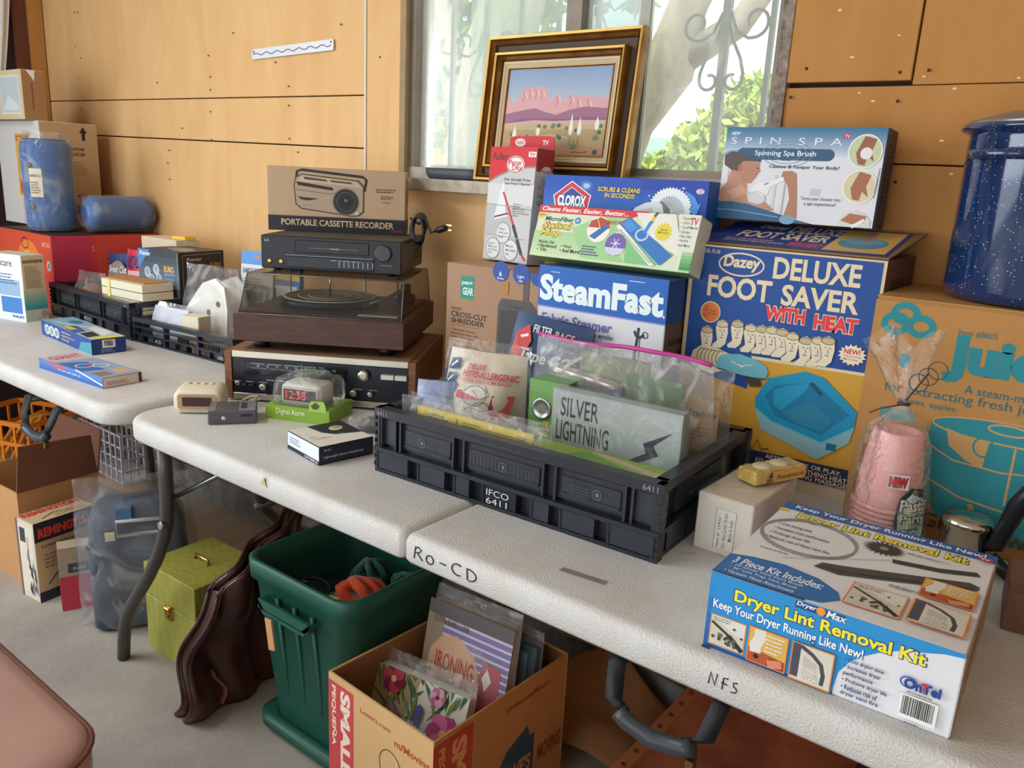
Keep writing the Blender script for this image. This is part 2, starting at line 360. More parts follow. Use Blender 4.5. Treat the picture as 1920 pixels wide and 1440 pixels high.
# left corner post, red-brown casing and dark door leaf on the left wall
bm = newbm(); bx(bm, -2.33, -2.285, .835, W - .0045, 0, 2.5); struct(part('trim_1', bm, M('c08a4c', .7, var=.15, vs=5, stretch=(4, 4, .6))))
bm = newbm(); bx(bm, -2.33, -2.30, .775, .834, 0, 2.5); struct(part('trim_2', bm, M('6e4030', .7, var=.15, vs=5, stretch=(4, 4, .6))))
bm = newbm(); bx(bm, -2.33, -2.312, -.1, .774, 0, 2.5); struct(part('door_1', bm, M('3a2c30', .6, var=.2, vs=4)))
# folds of a white curtain on the door
bm = newbm()
grid(bm, 60, 30, lambda u, v: (-2.268 + .018 * sin(u * 44) * (.3 + v) - .01 * (1 - v), .45 + (u * .335 + .02 * (v - .5)) * (1 - .25 * (1 - v) ** 2 * u), T + .78 + v * .9))
cu = solo('curtain', bm, M('e6e6e6', .6), 'white gathered curtain hanging on the dark door at the left wall', 'curtain', smooth=True)
md = cu.modifiers.new('thick', 'SOLIDIFY'); md.thickness = .002

# ------------------------------------------------------------ window
win = bpy.data.objects.new('window_1', None); COL.objects.link(win); struct(win); win.location = (.55, W, T + .55)
ALU = M('8b8176', .5, metal=.3, var=.2, vs=20); OLDW = M('cfc6b4', .7, var=.35, vs=18, bump=.2, bs=60, col2='9d907c')
def wpart(name, boxes, mat):
    bm = newbm()
    for b in boxes: bx(bm, b[0] - .55, b[1] - .55, b[2] - W, b[3] - W, b[4] - .55, b[5] - .55)
    return part(name, bm, mat, win)
wpart('sill', [(-.03, 1.13, W - .056, W + .14, .524, .556)], OLDW)
wpart('jamb', [(-.02, .002, W - .006, W + .11, .556, 1.38)], M('a98f68', .7, var=.2, vs=20))
wpart('jamb', [(1.1, 1.124, W - .006, W + .11, .556, 1.38)], M('a9998a', .85, var=.5, vs=60, bump=.5, bs=90, col2='6a5a50'))
wpart('frame_rail', [(.002, 1.1, W + 0.0150, W + 0.0600, .556, .588)], M('bdb3a2', .6, var=.25, vs=20))
wpart('frame_rail', [(.002, 1.1, W + 0.0150, W + 0.0600, 1.35, 1.38)], ALU)
wpart('frame_stile', [(.002, .02, W + 0.0150, W + 0.0600, .588, 1.35)], ALU)
wpart('frame_stile', [(1.084, 1.1, W + 0.0150, W + 0.0600, .588, 1.35)], ALU)
wpart('mullion', [(.545, .59, W + 0.0100, W + 0.0600, .588, 1.35)], M('8d8070', .5, metal=.2, var=.2, vs=20))
wpart('sash_rail', [(.59, 1.084, W + 0.0300, W + 0.0550, .588, .606)], M('938779', .5, metal=.2))
wpart('sash_stile', [(.74, .765, W + 0.0350, W + 0.0550, .606, 1.35)], M('aeb0a2', .5))
wpart('pane', [(.02, .545, W + 0.0400, W + 0.0430, .588, 1.35)], DIRTYGLASS)
wpart('pane', [(.765, 1.084, W + 0.0400, W + 0.0430, .606, 1.35)], DIRTYGLASS)
TEAL = clearmat('frosted_teal_glass', tint='cfe6df', body=.55, white=.6, rough=.4, bs=8, bstr=.1, streak=8)
wpart('frosted_pane', [(.59, .74, W + 0.0400, W + 0.0430, .606, 1.35)], TEAL)
wpart('screen', [(.2, .545, W + 0.0490, W + 0.0495, .588, 1.35)], clearmat('insect_screen', tint='e6eee6', body=.16, white=.22, rough=.6, bs=30, bstr=.1, streak=20))
# iron grille outside
gr = thing('security_grille', 'grey painted iron security grille with scrolls outside the window', 'window grille', (.5, 1.1, T + .5))
IRON = M('8d8d86', .6, var=.15, vs=30)
for x in (-.13, .0, .13, .26, .39, .52, .65, 1.0):
    bm = newbm(); bx(bm, x - .506, x - .494, -.006, .006, 0, 1.0); part('bar', bm, IRON, gr)
bm = newbm(); bx(bm, .885 - .51, .885 - .49, -.008, .008, 0, 1.0); part('bar', bm, IRON, gr)
for z in (.085, .95):
    bm = newbm(); bx(bm, -.75, .62, -.009, -.004 + .012, z, z + .014); part('cross_bar', bm, IRON, gr)
def spiral(cx, cz, r, a0, turns, sgn, n=18): return [(cx + r * (1 - .55 * i / n) * cos(a0 + sgn * turns * 2 * pi * i / n), -.004, cz + r * (1 - .55 * i / n) * sin(a0 + sgn * turns * 2 * pi * i / n)) for i in range(n + 1)]
for cx0 in (.885, .13):
    for sg in (1, -1):
        X = cx0 - .5
        low = [(X + sg * .008, -.004, .46), (X + sg * .02, -.004, .42), (X + sg * .045, -.004, .375), (X + sg * .056, -.004, .34)] + spiral(X + sg * .03, .325, .026, 0 if sg > 0 else pi, .8, -sg)
        upc = [(X + sg * .01, -.004, .48), (X + sg * .03, -.004, .435), (X + sg * .06, -.004, .418)] + spiral(X + sg * .075, .455, .036, -pi / 2, .85, sg)
        for pts in (low, upc):
            bm = newbm(); tube(bm, pts, .0042, 6); part('scroll', bm, IRON, gr)

# ------------------------------------------------------------ outdoors beyond the window
bm = newbm(); grid(bm, 10, 10, lambda u, v: (-14 + u * 24, 1.3 + v * 20, -.12 + .05 * sin(u * 9) * cos(v * 7))); struct(part('ground', bm, M('b7a17a', .95, var=.3, vs=1.2)))
fence = thing('wooden_fence', 'orange wooden plank fence in the yard beyond the window', 'fence', (-4.2, 4.6, 0))
FW = M('d98a4a', .8, var=.3, vs=6, stretch=(6, 6, .6))
bm = newbm(); bx(bm, 0, .135, 0, .02, 0, 1.78); pl0 = part('plank', bm, FW, fence); pl0.location = (-1.4, 0, 0)
for i in range(1, 26):
    o = bpy.data.objects.new('plank', pl0.data); COL.objects.link(o); o.parent = fence; o.location = (-1.4 + i * .142, 0, rn.uniform(-.03, .02))
for z in (.4, 1.4):
    bm = newbm(); bx(bm, -1.4, 2.3, .021, .06, z, z + .09); part('rail', bm, FW, fence)
BARK = M('b5ab98', .95, var=.4, vs=7, bump=.8, bs=14, stretch=(3, 3, .7), col2='8d8372')  # bark colour lightened to carry the haze at the window
def leafmat(a, b):
    return M(a, .6, var=.4, vs=3, col2=b)
def tree(label, x, y, trunk, crowns, lm, seed, n=900, ls=.09):
    t = thing('tree', label, 'tree', (x, y, -.1)); rr = random.Random(seed)
    for pts, rs in trunk:
        bm = newbm(); rings = tube(bm, pts, rs, 12); wobble(bm, 5, .04, seed); part('trunk', bm, BARK, t, smooth=True)
    bm = newbm()
    for cx, cy, cz, cr in crowns:
        for i in range(n):
            while True:
                p = Vector((rr.uniform(-1, 1), rr.uniform(-1, 1), rr.uniform(-1, 1)))
                if .35 < p.length < 1: break
            p = Vector((cx, cy, cz)) + p * cr; a = Vector((rr.uniform(-1, 1), rr.uniform(-1, 1), rr.uniform(-1, 1))).normalized(); b = a.cross(Vector((rr.uniform(-1, 1), rr.uniform(-1, 1), rr.uniform(-1, 1)))).normalized()
            q = [p - a * ls, p + b * ls * .45, p + a * ls, p - b * ls * .45]
            bm.faces.new([bm.verts.new(v) for v in q])
    f = part('foliage', bm, lm, t); f['kind'] = 'stuff'
    return t
tree('thick gnarled tree trunk with leafy crown close outside the window', -1.55, 3.1, [([(0, 0, 0), (.02, 0, .9), (-.05, 0, 1.5), (.05, .05, 2.1), (.3, .1, 3.0)], [.24, .2, .19, .2, .16]), ([(-.05, 0, 1.5), (-.35, .1, 2.1), (-.7, .2, 2.8)], [.14, .1, .08])],
     [(-.55, .5, 2.2, .65), (-.7, .8, 2.9, .8), (.1, .9, 3.2, .8)], leafmat('9fb95a', '5f8436'), 3, 700, .08)
tree('pale leaning tree limb outside the right half of the window', .1, 2.7, [([(-.5, 0, 0), (-.46, 0, .8), (-.5, 0, 1.3), (-.4, 0, 1.7), (-.2, 0, 1.95), (-.12, 0, 2.2), (.05, 0, 2.6)], [.12, .11, .1, .1, .11, .1, .09]), ([(-.2, 0, 1.95), (.1, .05, 2.12), (.3, .1, 2.4)], [.07, .05, .04])], [(.7, .6, 2.55, .4)], leafmat('b5c46c', '7f9a48'), 9, 260, .05)
tree('bright yellow-green bush spreading beyond the yard wall', -2.35, 8.2, [([(0, 0, 0), (.1, 0, 1.4)], [.12, .08])], [(.5, 0, 2.05, .62), (.0, .1, 1.7, .6), (-.55, .2, 1.45, .45), (1.05, .1, 1.95, .62)], leafmat('c3cf68', '86a540'), 5, 1300, .09)
wl = thing('yard_wall', 'low pale block wall at the far end of the yard', 'wall', (-2.4, 7.2, 0))
for r in range(5):
    bm = newbm(); bx(bm, -2.4, 3.4, 0, .15, r * .24, r * .24 + .228); part('block_course', bm, M('d8cfae', .9, var=.15, vs=3), wl)
hs = thing('shed', 'distant white shed with a low roof seen past the yard wall', 'shed', (-3.9, 11, 0))
bm = newbm(); bx(bm, -1.2, 1.6, 0, 1.5, 0, 1.75); part('shed_wall', bm, M('d9d6c8', .8), hs)
bm = newbm(); prism(bm, [(-1.4, 1.75), (1.8, 1.75), (1.5, 2.0), (-1.1, 2.05)], -.2, 1.7, axis='y'); part('roof', bm, M('a7c0c4', .7), hs)

# ------------------------------------------------------------ folding tables
PLAST = M('d6d5d2', .5, var=.09, vs=7, bump=.55, bs=300, col2='c9c3bb', name='pebbled_plastic')
LEGM = M('5a5653', .4, metal=.5, var=.15, vs=30); STRAP = M('121318', .55, bump=.2, bs=300)
def folding_table(label, x0, group=None):
    t = thing('folding_table', label, 'table', (x0, 0, 0), group=group)
    L, D, H = 1.83, .76, .05
    for k, (a, b) in enumerate(((0, L / 2 - .0012), (L / 2 + .0012, L))):
        pts = []
        rl, rr_ = (.07, .012) if k == 0 else (.012, .07)
        for cx, cy, an, r in ((b - rr_, D - rr_, 0, rr_), (a + rl, D - rl, pi / 2, rl), (a + rl, rl, pi, rl), (b - rr_, rr_, 1.5 * pi, rr_)):
            for i in range(9): q = an + pi / 2 * i / 8; pts.append((cx + r * cos(q), cy + r * sin(q)))
        cx, cy = (a + b) / 2, D / 2
        def ins(d): return [(cx + (x - cx) * (1 - d / ((b - a) / 2)), cy + (y - cy) * (1 - d / (D / 2))) for x, y in pts]
        secs = []
        for d, z in ((.02, T - H), (.004, T - H), (.0, T - H + .006), (0, T - .014), (.003, T - .005), (.009, T - .0005), (.016, T + .0005), (.026, T), (.05, T)):
            secs.append([(x, y, z) for x, y in ins(d)])
        bm = newbm(); loft(bm, secs); bmesh.ops.recalc_face_normals(bm, faces=bm.faces[:]); part('tabletop_half', bm, PLAST, t, smooth=True)
    for s, xe in ((1, 0), (-1, L)):
        xs = xe if x0 == 0 else (xe - .04 if s > 0 else xe - 1.2); sp = 1 if x0 == 0 else .2
        for y, yb in ((.055, .05), (.30, .66) if x0 == 0 else (.70, .70)):
            bm = newbm(); P = [(xs + s * .08, y, T - .055), (xs + s * .085, y, T - .22), (xs + s * .07, y, T - .30), (xs - s * .02 * sp, (y + yb) / 2, T - .44), (xs - s * .13 * sp, yb, T - .56), (xs - s * .17 * sp, yb, T - .63), (xs - s * .185 * sp, yb, .004)]
            P = sum(([Vector(P[i]).lerp(Vector(P[i + 1]), q) for q in (0, .5)] for i in range(len(P) - 1)), []) + [Vector(P[-1])]
            for _ in range(2): P = [P[0]] + [(P[i - 1] + P[i] * 2 + P[i + 1]) / 4 for i in range(1, len(P) - 1)] + [P[-1]]
            tube(bm, P, .0165, 12); part('leg', bm, LEGM, t, smooth=True)
        bm = newbm(); tube(bm, [(xs + s * .07, .3, T - .3), (xs + s * .07, .56, T - .3)], .011, 10); part('leg_crossbar', bm, LEGM, t, smooth=True)
        bm = newbm(); tube(bm, [(xs + s * .09, .06, T - .2), (xs + s * .3, .2, T - .056)], .006, 8); part('leg_brace', bm, STEEL, t, smooth=True)
        bm = newbm(); lathe(bm, [(.009, 0), (.009, .008)], 10, axis='y', c=(xs + s * .085, .055 - .0165, T - .26)); part('bolt', bm, CHROME, t)
    return t
t1 = folding_table('white plastic folding table with handwritten marker letters on its front edge', 0)
t2 = folding_table('white plastic folding table standing in the corner under the black crates', -1.885)
def strap_handle(t, xa, xb, drop):
    xm = (xa + xb) / 2
    for s, xs in ((1, xa), (-1, xb)):
        bm = newbm(); n = 10
        pts = [(xs, .03, T - .05), (xs - s * .002, .0, T - .058), (xs + s * .006, -.016, T - .10), (xs + s * .022, -.022, T - drop + .01)]
        grid(bm, 1, 3, lambda u, v: Vector(pts[min(3, int(round(v * 3)))]) + Vector(((u - .5) * .022, (u - .5) * .008, 0)))
        o = part('strap', bm, STRAP, t); q = o.modifiers.new('thick', 'SOLIDIFY'); q.thickness = .003
    bm = newbm(); tube(bm, [(xa + .018, -.022, T - drop + .004), (xa + .03, -.023, T - drop - .004), (xm, -.024, T - drop - .012), (xb - .03, -.023, T - drop - .004), (xb - .018, -.022, T - drop + .004)], .0115, 10, flat=1.1); part('grip', bm, M('363b41', .35), t, smooth=True)
    bm = newbm(); bx(bm, xb - .022, xb - .012, -.03, -.018, T - drop - .028, T - drop - .012); part('clasp', bm, M('7a6238', .4, metal=.8), t)
def strap_at(t, x0, a, b, drop): strap_handle(t, a - x0, b - x0, drop)
strap_at(t1, 0, 1.325, 1.468, .115)
strap_at(t2, -1.885, -.50, -.335, .135)
def scribble(t, strokes, x0, y0, z0, sx, sz, r=.0011, top=False, name='handwriting'):
    bm = newbm()
    for s in strokes: tube(bm, [((x0 + x * sx), (y0 if not top else y0 + y * sz), (z0 + y * sz if not top else z0)) for x, y in s], r, 5)
    part(name, bm, M('2a2a2c', .6), t)
arc = lambda cx, cy, rx, ry, a, b, n=9: [(cx + rx * cos(a + (b - a) * i / n), cy + ry * sin(a + (b - a) * i / n)) for i in range(n + 1)]
scribble(t1, [[(.02, 0), (.06, 1)], [(.05, .85), (.14, 1.02), (.24, .85), (.16, .55), (.07, .5)], [(.12, .5), (.28, .02)], arc(.5, .38, .11, .36, 1.9, 7.9), [(.8, .5), (.98, .5)], arc(1.32, .55, .17, .45, 1.0, 5.2), [(1.58, 1.0), (1.6, .1)], arc(1.62, .52, .22, .46, 1.6, -1.5)], .94, -.0006, T - .035, .072, .021)
scribble(t1, [[(0, 0), (.06, 1), (.34, .05), (.42, 1.02)], [(.74, 0), (.78, .95), (1.02, .98)], [(.66, .5), (1.0, .5)], [(1.5, .95), (1.3, .85), (1.32, .6), (1.5, .45), (1.48, .15), (1.2, .05)]], 1.452, -.0006, T - .03, .024, .017, .0008)
bm = newbm(); grid(bm, 8, 2, lambda u, v: (1.176 + u * .075, .068 + v * .013 + u * .008, T + .0006)); part('tape_residue', bm, M('8a8680', .8, var=.3, vs=90), t1)
bm = newbm(); bm.faces.new([bm.verts.new(p) for p in ((.532, -.0012, T - .02), (.552, -.0012, T - .024), (.546, -.0035, T - .006), (.54, -.0012, T - .003))]); part('sticker_scrap', bm, M('c8b988', .6), t1)

# added fixture and area lamp over the aisle, unseen, to brighten box tops
fx = thing('added_top_fixture', 'white fluorescent ceiling fixture above the aisle before the tables', 'ceiling light', (-.5, -1.0, 2.5))
bm = newbm(); bx(bm, -.62, .62, -.09, .09, -.05, 0); part('housing', bm, M('e6e4de', .5), fx)
for y in (-.045, .045):
    bm = newbm(); tube(bm, [(-.59, y, -.068), (.59, y, -.068)], .013, 12); part('tube', bm, M('f2f4f6', .4, emit=2.0), fx, smooth=True)
area('added_top_fill', (-.5, -1.0, 2.405), (-.4, -.9, 0), 1.2, .2, 42, (.93, .97, 1))
# ============================================================ STEREO STACK ON THE NEAR TABLE
WALNUT = M('5a3527', .45, var=.45, vs=7, stretch=(1.5, 14, 14), col2='3c2018'); WALNUT2 = M('8a5a3a', .5, var=.3, vs=7, stretch=(1.5, 12, 12), col2='6d4229')
PANELBK = M('1b1f2b', .3); SILVER = M('c9c2b2', .3, metal=.8, var=.08, vs=40)
def knob(t, x, y, z, r, l, mat, name='knob', n=24):
    bm = newbm(); lathe(bm, [(r, 0), (r, l * .8), (r * .93, l), (r * .5, l * 1.0)], n, c=(x, y, z), axis='y'); return part(name, bm, mat, t, smooth=False)
def fbox(t, name, x0, x1, z0, z1, y0, y1, mat, r=.0012):
    bm = newbm(); rbx(bm, x0, x1, y0, y1, z0, z1, r, 1); return part(name, bm, mat, t)

rc = thing('stereo_receiver', 'wood-cased stereo receiver with black dial panel at the bottom of the stack', 'stereo', (.2509, .3706, T), .568)
w, d, h = .476, .375, .128; q = w / 2
bm = newbm(); bx(bm, -q, -q + .017, -.004, d, .006, h - .002); part('side_panel', bm, WALNUT2, rc)
bm = newbm(); bx(bm, q - .017, q, -.004, d, .006, h - .002); part('side_panel', bm, WALNUT2, rc)
bm = newbm(); bx(bm, -q + .017, q - .017, .004, d, h - .012, h); part('top_panel', bm, M('8d6a4c', .5, var=.2, vs=6, stretch=(2, 12, 12)), rc)
bm = newbm(); bx(bm, -q + .017, q - .017, .012, d, .012, h - .0121); part('chassis', bm, M('26221f', .6), rc)
fp = fbox(rc, 'front_panel', -q + .018, q - .018, .022, h - .017, 0, .0115, PANELBK)
fbox(rc, 'top_trim', -q + .018, q - .018, h - .0168, h - .0005, -.003, .0038, SILVER)
fbox(rc, 'bottom_trim', -q + .018, q - .018, .006, .0215, -.003, .0115, SILVER)
fbox(rc, 'dial_window', -q + .05, q - .17, .068, .104, -.0015, -.0002, M('141822', .12, coat=.6))
P = Print(w, h); P.fine(.14, .745, .58, .79, 1, '7d8794', 5); P.fine(.14, .66, .58, .7, 1, '6a7482', 8)
for i in range(9): P.text('%d' % (88 + i * 2 if i < 6 else 5 + i), .17 + i * .05, .70, .185 + i * .05, .75, '9aa4b0')
P.rect(.405, .55, .408, .81, 'c6c0b4')
for u in (.06, .13, .2, .7, .78): P.fine(u - .02, .39, u + .03, .42, 1, 'a9adb3', int(u * 99))
P.fine(.22, .44, .36, .48, 1, 'a9adb3', 3)
P.build('dial_markings', rc, lambda u, v, e: (-q + u * w, -.0016 - e, v * h))
knob(rc, .112, 0, .088, .0135, .016, M('bdb5a6', .25, metal=.9), 'tuning_knob')
fbox(rc, 'push_button', .155, .187, .082, .094, -.014, 0, M('d5cdbf', .35, metal=.6)); fbox(rc, 'push_button', .189, .219, .082, .094, -.014, 0, M('d5cdbf', .35, metal=.6))
for x, rr_ in ((-.14, .0085), (.087, .0085), (.128, .0065), (-.08, .0085)): knob(rc, x, 0, .042, rr_, .014, M('b9b2a6', .3, metal=.9), 'knob')
for x in (-.187, -.17): fbox(rc, 'switch_lever', x - .007, x + .007, .042, .047, -.012, 0, M('0f0f12', .4))
bm = newbm(); lathe(bm, [(.006, 0), (.006, .002), (.003, .002)], 16, axis='y', c=(-.209, 0, .045)); part('headphone_jack', bm, CHROME, rc)
for x in (-.18, .18):
    for y in (.04, d - .05):
        bm = newbm(); lathe(bm, [(.012, 0), (.014, .006)], 14, c=(x, y, 0)); part('foot', bm, BLACK, rc)

tt = thing('turntable', 'record player with walnut plinth and smoked clear dust cover on the receiver', 'turntable', (.2345, .3795, T + .128), .577)
w, d = .425, .40; q = w / 2
bm = newbm(); rbx(bm, -q, q, 0, d, .022, .088, .002, 1); part('plinth', bm, WALNUT, tt)
for x in (-.16, .16):
    for y in (.05, d - .06):
        bm = newbm(); lathe(bm, [(.02, 0), (.02, .0221)], 14, c=(x, y, 0)); part('foot', bm, BLACK, tt)
bm = newbm(); bx(bm, -q + .02, q - .02, .025, d - .02, .0882, .094); part('deck_plate', bm, M('4a3b34', .4), tt)
bm = newbm(); lathe(bm, [(.125, 0), (.128, .004), (.128, .016), (.124, .019), (.02, .019)], 48, c=(-.03, .2, .095)); part('platter', bm, M('2a2c30', .35, metal=.5), tt)
for r1, r2 in ((.112, .122), (.078, .084), (.052, .058)):
    bm = newbm(); lathe(bm, [(r2, 0), (r2, .0015), (r1, .0015), (r1, 0)], 48, c=(-.03, .2, .1142), cap0=False, cap1=False); part('mat_ring', bm, M('e9e6dc', .4), tt)
bm = newbm(); lathe(bm, [(.0025, 0), (.0025, .045), (.001, .05)], 10, c=(-.03, .2, .114)); part('spindle', bm, CHROME, tt)
bm = newbm(); tube(bm, [(.15, .31, .135), (.152, .22, .133), (.14, .12, .128), (.115, .06, .122)], [.006, .005, .005, .005], 10); part('tonearm', bm, M('a9a9a9', .3, metal=.8), tt, smooth=True)
bm = newbm(); lathe(bm, [(.026, 0), (.026, .02), (.014, .022), (.014, .045), (.009, .05)], 20, c=(.15, .31, .094)); part('arm_base', bm, M('2f2f33', .3, metal=.6), tt)
bm = newbm(); rbx(bm, .095, .125, .045, .07, .113, .123, .002, 1); part('cartridge_head', bm, BLACK, tt)
fbox(tt, 'control_plate', .09, .19, .0942, .099, .03, .05, M('b4aca0', .3, metal=.7))
# dust cover: sloping front, five thin acrylic walls
B0 = [(-.203, .012, .0885), (.203, .012, .0885), (.203, .385, .0885), (-.203, .385, .0885)]; B1 = [(-.197, .062, .181), (.197, .062, .181), (.197, .372, .181), (-.197, .372, .181)]
bm = newbm(); a = [bm.verts.new(p) for p in B0]; b = [bm.verts.new(p) for p in B1]
for i in range(4): bm.faces.new((a[i], a[(i + 1) % 4], b[(i + 1) % 4], b[i]))
bm.faces.new(b); cv = part('dust_cover', bm, SMOKE, tt)
bm = newbm()
for i in range(4):
    tube(bm, [B0[i], B1[i]], .0016, 5); tube(bm, [B1[i], B1[(i + 1) % 4]], .0016, 5); tube(bm, [B0[i], B0[(i + 1) % 4]], .0014, 5)
part('cover_edge', bm, M('6d6862', .15, coat=.5), cv)
bm = newbm(); bx(bm, -.1965, .1965, .063, .371, .1812, .1822); part('cover_lid', bm, SMOKE, cv)

vc = thing('video_cassette_recorder', 'black video cassette recorder stacked on the turntable cover', 'VCR', (.1617, .4822, T + .3105), .585)
w, d, h = .361, .287, .09; q = w / 2
bm = newbm(); rbx(bm, -q, q, .012, d, .008, h, .002, 1); part('case', bm, M('4c4942', .45, var=.1, vs=30, bump=.1, bs=500), vc)
bm = newbm(); rbx(bm, -q, q, 0, .0118, .006, h - .001, .002, 1); part('front_panel', bm, M('1c1e23', .4), vc)
fbox(vc, 'cassette_door', -.092, .098, .05, .081, -.0014, 0, M('0b0c10', .35)); fbox(vc, 'display_window', -.115, .11, .012, .04, -.003, 0, M('0d1018', .3))
fbox(vc, 'control_bar', -.116, .112, .04, .045, -.006, 0, M('5b5e60', .3, metal=.5))
bm = newbm(); lathe(bm, [(.021, 0), (.021, .006), (.018, .007)], 32, axis='y', c=(.135, 0, .058)); part('jog_dial', bm, M('3a3c40', .35), vc)
for x in (-.158, -.128):
    bm = newbm(); lathe(bm, [(.0058, 0), (.0058, .002), (.0025, .002)], 14, axis='y', c=(x, 0, .024)); part('input_jack', bm, M('b9924e', .3, metal=.9), vc)
P = Print(w, h); P.text('LG', .03, .82, .06, .89, 'c9c9c9'); P.rect(.35, .69, .7, .7, '9a9a9a'); P.text('VHS', .5, .67, .56, .72, 'bdbdbd')
for i in range(8): P.rect(.56 + i * .034, .2, .565 + i * .034, .36, 'b8bcc2')
P.fine(.5, .36, .8, .39, 1, 'b8bcc2', 3); P.fine(.86, .3, .97, .34, 1, '9a9a9a', 4); P.fine(.86, .18, .95, .2, 1, '6d6d6d', 4)
P.build('panel_markings', vc, lambda u, v, e: (-q + u * w, -.0032 - e, v * h))['kind'] = 'stuff'
for x in (-.15, .15):
    for y in (.03, d - .03):
        bm = newbm(); lathe(bm, [(.01, 0), (.01, .0081)], 12, c=(x, y, 0)); part('foot', bm, BLACK, vc)
for i in range(4): fbox(vc, 'vent', q - .0002, q + .0008, .03 + i * .012, .036 + i * .012, .17, .26, M('2d2b27', .6), .0002)

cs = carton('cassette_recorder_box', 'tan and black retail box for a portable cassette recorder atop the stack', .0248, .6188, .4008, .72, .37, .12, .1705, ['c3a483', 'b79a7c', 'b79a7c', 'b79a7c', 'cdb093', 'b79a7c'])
p = pr(cs, 'front'); p.rect(0, 0, 1, .235, '1d1c22'); p.rect(0, .235, 1, .245, '8d7763')
p.text('PORTABLE CASSETTE RECORDER', .094, .09, .916, .188, 'd6b893', .02); p.text('CRAIG', .895, .035, .985, .075, '9c2f2c', .02)
p.line([(.205, .74), (.215, .93), (.25, .955), (.69, .885), (.715, .84), (.7, .66)], .007, '2c2624')
p.poly([(.188, .70), (.2, .84), (.25, .895), (.66, .83), (.7, .74), (.698, .34), (.66, .27), (.61, .26), (.24, .35), (.2, .42)], '3b322e')
p.poly([(.195, .69), (.207, .83), (.25, .88), (.65, .815), (.69, .73), (.688, .35), (.655, .285), (.61, .275), (.245, .365), (.208, .43)], 'b59d85')
p.poly([(.21, .775), (.25, .865), (.64, .80), (.68, .72), (.47, .75)], 'cbb59b'); p.poly([(.26, .85), (.42, .82), (.44, .79), (.27, .81)], '4c3c36'); p.poly([(.45, .815), (.6, .795), (.62, .765), (.46, .785)], '54443c')
p.poly([(.208, .775), (.47, .70), (.475, .655), (.22, .715)], '2a2527'); p.poly([(.215, .55), (.25, .535), (.37, .52), (.3, .485), (.24, .495)], '332c2c'); p.line([(.2, .65), (.45, .6), (.52, .64)], .002, '7b6859')
p.ell(.566, .488, .098, '7d6c60'); p.ell(.566, .488, .09, '27262c'); p.loop(.566, .488, .068, '5a544f', .002); p.ell(.566, .488, .04, '1a1a20'); p.rect(.556, .49, .56, .53, 'c9c3bb'); p.rect(.57, .49, .574, .53, 'c9c3bb')
p.ell(.643, .315, .012, 'd9cbb5'); p.fine(.25, .40, .36, .42, 1, '8d7864', 4)
p.fine(.785, .65, .945, .72, 2, '54453a', 6); p.fine(.82, .55, .93, .61, 2, '54453a', 9); p.fine(.835, .49, .905, .515, 1, '54453a', 12); done(p)
p = pr(cs, 'right'); p.rect(0, 0, 1, .235, '1d1c22'); p.fine(.15, .5, .8, .9, 8, '8b745e', 7); done(p)

cord = thing('power_cord', 'coiled black power cord with two-pin plug hanging off the stereo stack', 'cord', (.262, .705, T + .4))
bm = newbm()
for k in range(5):
    a = k * .5; tube(bm, [(-.012 + .028 * cos(i * 2 * pi / 16 + a) + .004 * k, .01 * sin(i * 2 * pi / 16) - .004 * k, .03 + .036 * sin(i * 2 * pi / 16 + a) - .002 * k) for i in range(16)], .0034, 7, closed=True)
tube(bm, [(-.06, .02, .05), (-.03, 0, .045), (0, -.01, .04), (.025, -.012, .055), (.045, -.01, .02), (.06, -.005, .028)], .0036, 7)
part('cable', bm, M('17181a', .4), cord, smooth=True)
bm = newbm(); tube(bm, [(.058, -.005, .027), (.066, -.004, .029), (.08, -.002, .034), (.09, 0, .036)], [.006, .009, .009, .007], 10); pgo = part('plug', bm, M('17181a', .4), cord, smooth=True)
for z in (-.006, .006):
    bm = newbm(); bx(bm, .088, .106, .0, .0015, .035 + z, .039 + z); part('prong', bm, M('c9a96a', .3, metal=1), pgo)

al = thing('digital_alarm_clock', 'packaged digital alarm clock reading 12:38 in clear shell on green card base', 'alarm clock', (.3167, .251, T), .397)
w, d = .163, .118; q = w / 2; GRN = M('8db33c', .5)
bm = newbm(); prism(bm, [(-q, 0), (q, 0), (q, d), (-q, d)], 0, .034); part('card_base', bm, M('86ab39', .5), al)
bm = newbm(); prism(bm, [(.03, .03), (.075, .03), (.072, .048), (.068, .056), (.038, .056), (.032, .048)], -.0012, -.0002, axis='y'); tb = part('card_tab', bm, M('9fc25a', .5), al)
P = Print(w, .06); P.text('Digital Alarm', .18, .2, .62, .48, 'eef4d8', .002); P.fine(.04, .06, .14, .12, 1, '5d7d22', 3); P.poly([(.72, .72), (.8, .88), (.86, .74), (.82, .62), (.76, .6)], '4a4d33'); P.fine(.7, .9, .86, .95, 1, '5d7d22', 6)
P.build('card_print', al, lambda u, v, e: (-q + u * w, -.0014 - e, v * .06))
bm = newbm(); sec = lambda s, z: [(x, y + .052, z) for x, y in rrect(-.05 * s, .05 * s, -.036 * s, .036 * s, .012 * s, 4)]
loft(bm, [sec(1, .0345), sec(1.02, .06), sec(1, .078), sec(.9, .084)]); part('clock_body', bm, M('c9c3b6', .3, var=.05), al, smooth=True)
bm = newbm(); rbx(bm, -.047, .047, .0135, .019, .041, .077, .004, 2); part('bezel', bm, M('b9b2a4', .3), al)
bm = newbm(); rbx(bm, -.041, .041, .0122, .0134, .046, .073, .001, 1); part('display', bm, M('2a1418', .2), al)
P = Print(.082, .027); LED = M('ff3a40', .5, emit=1.3)
P.text('12:38', .08, .16, .68, .88, LED, -.012); P.build('digits', al, lambda u, v, e: (-.041 + u * .082, .0121 - e, .046 + v * .027))
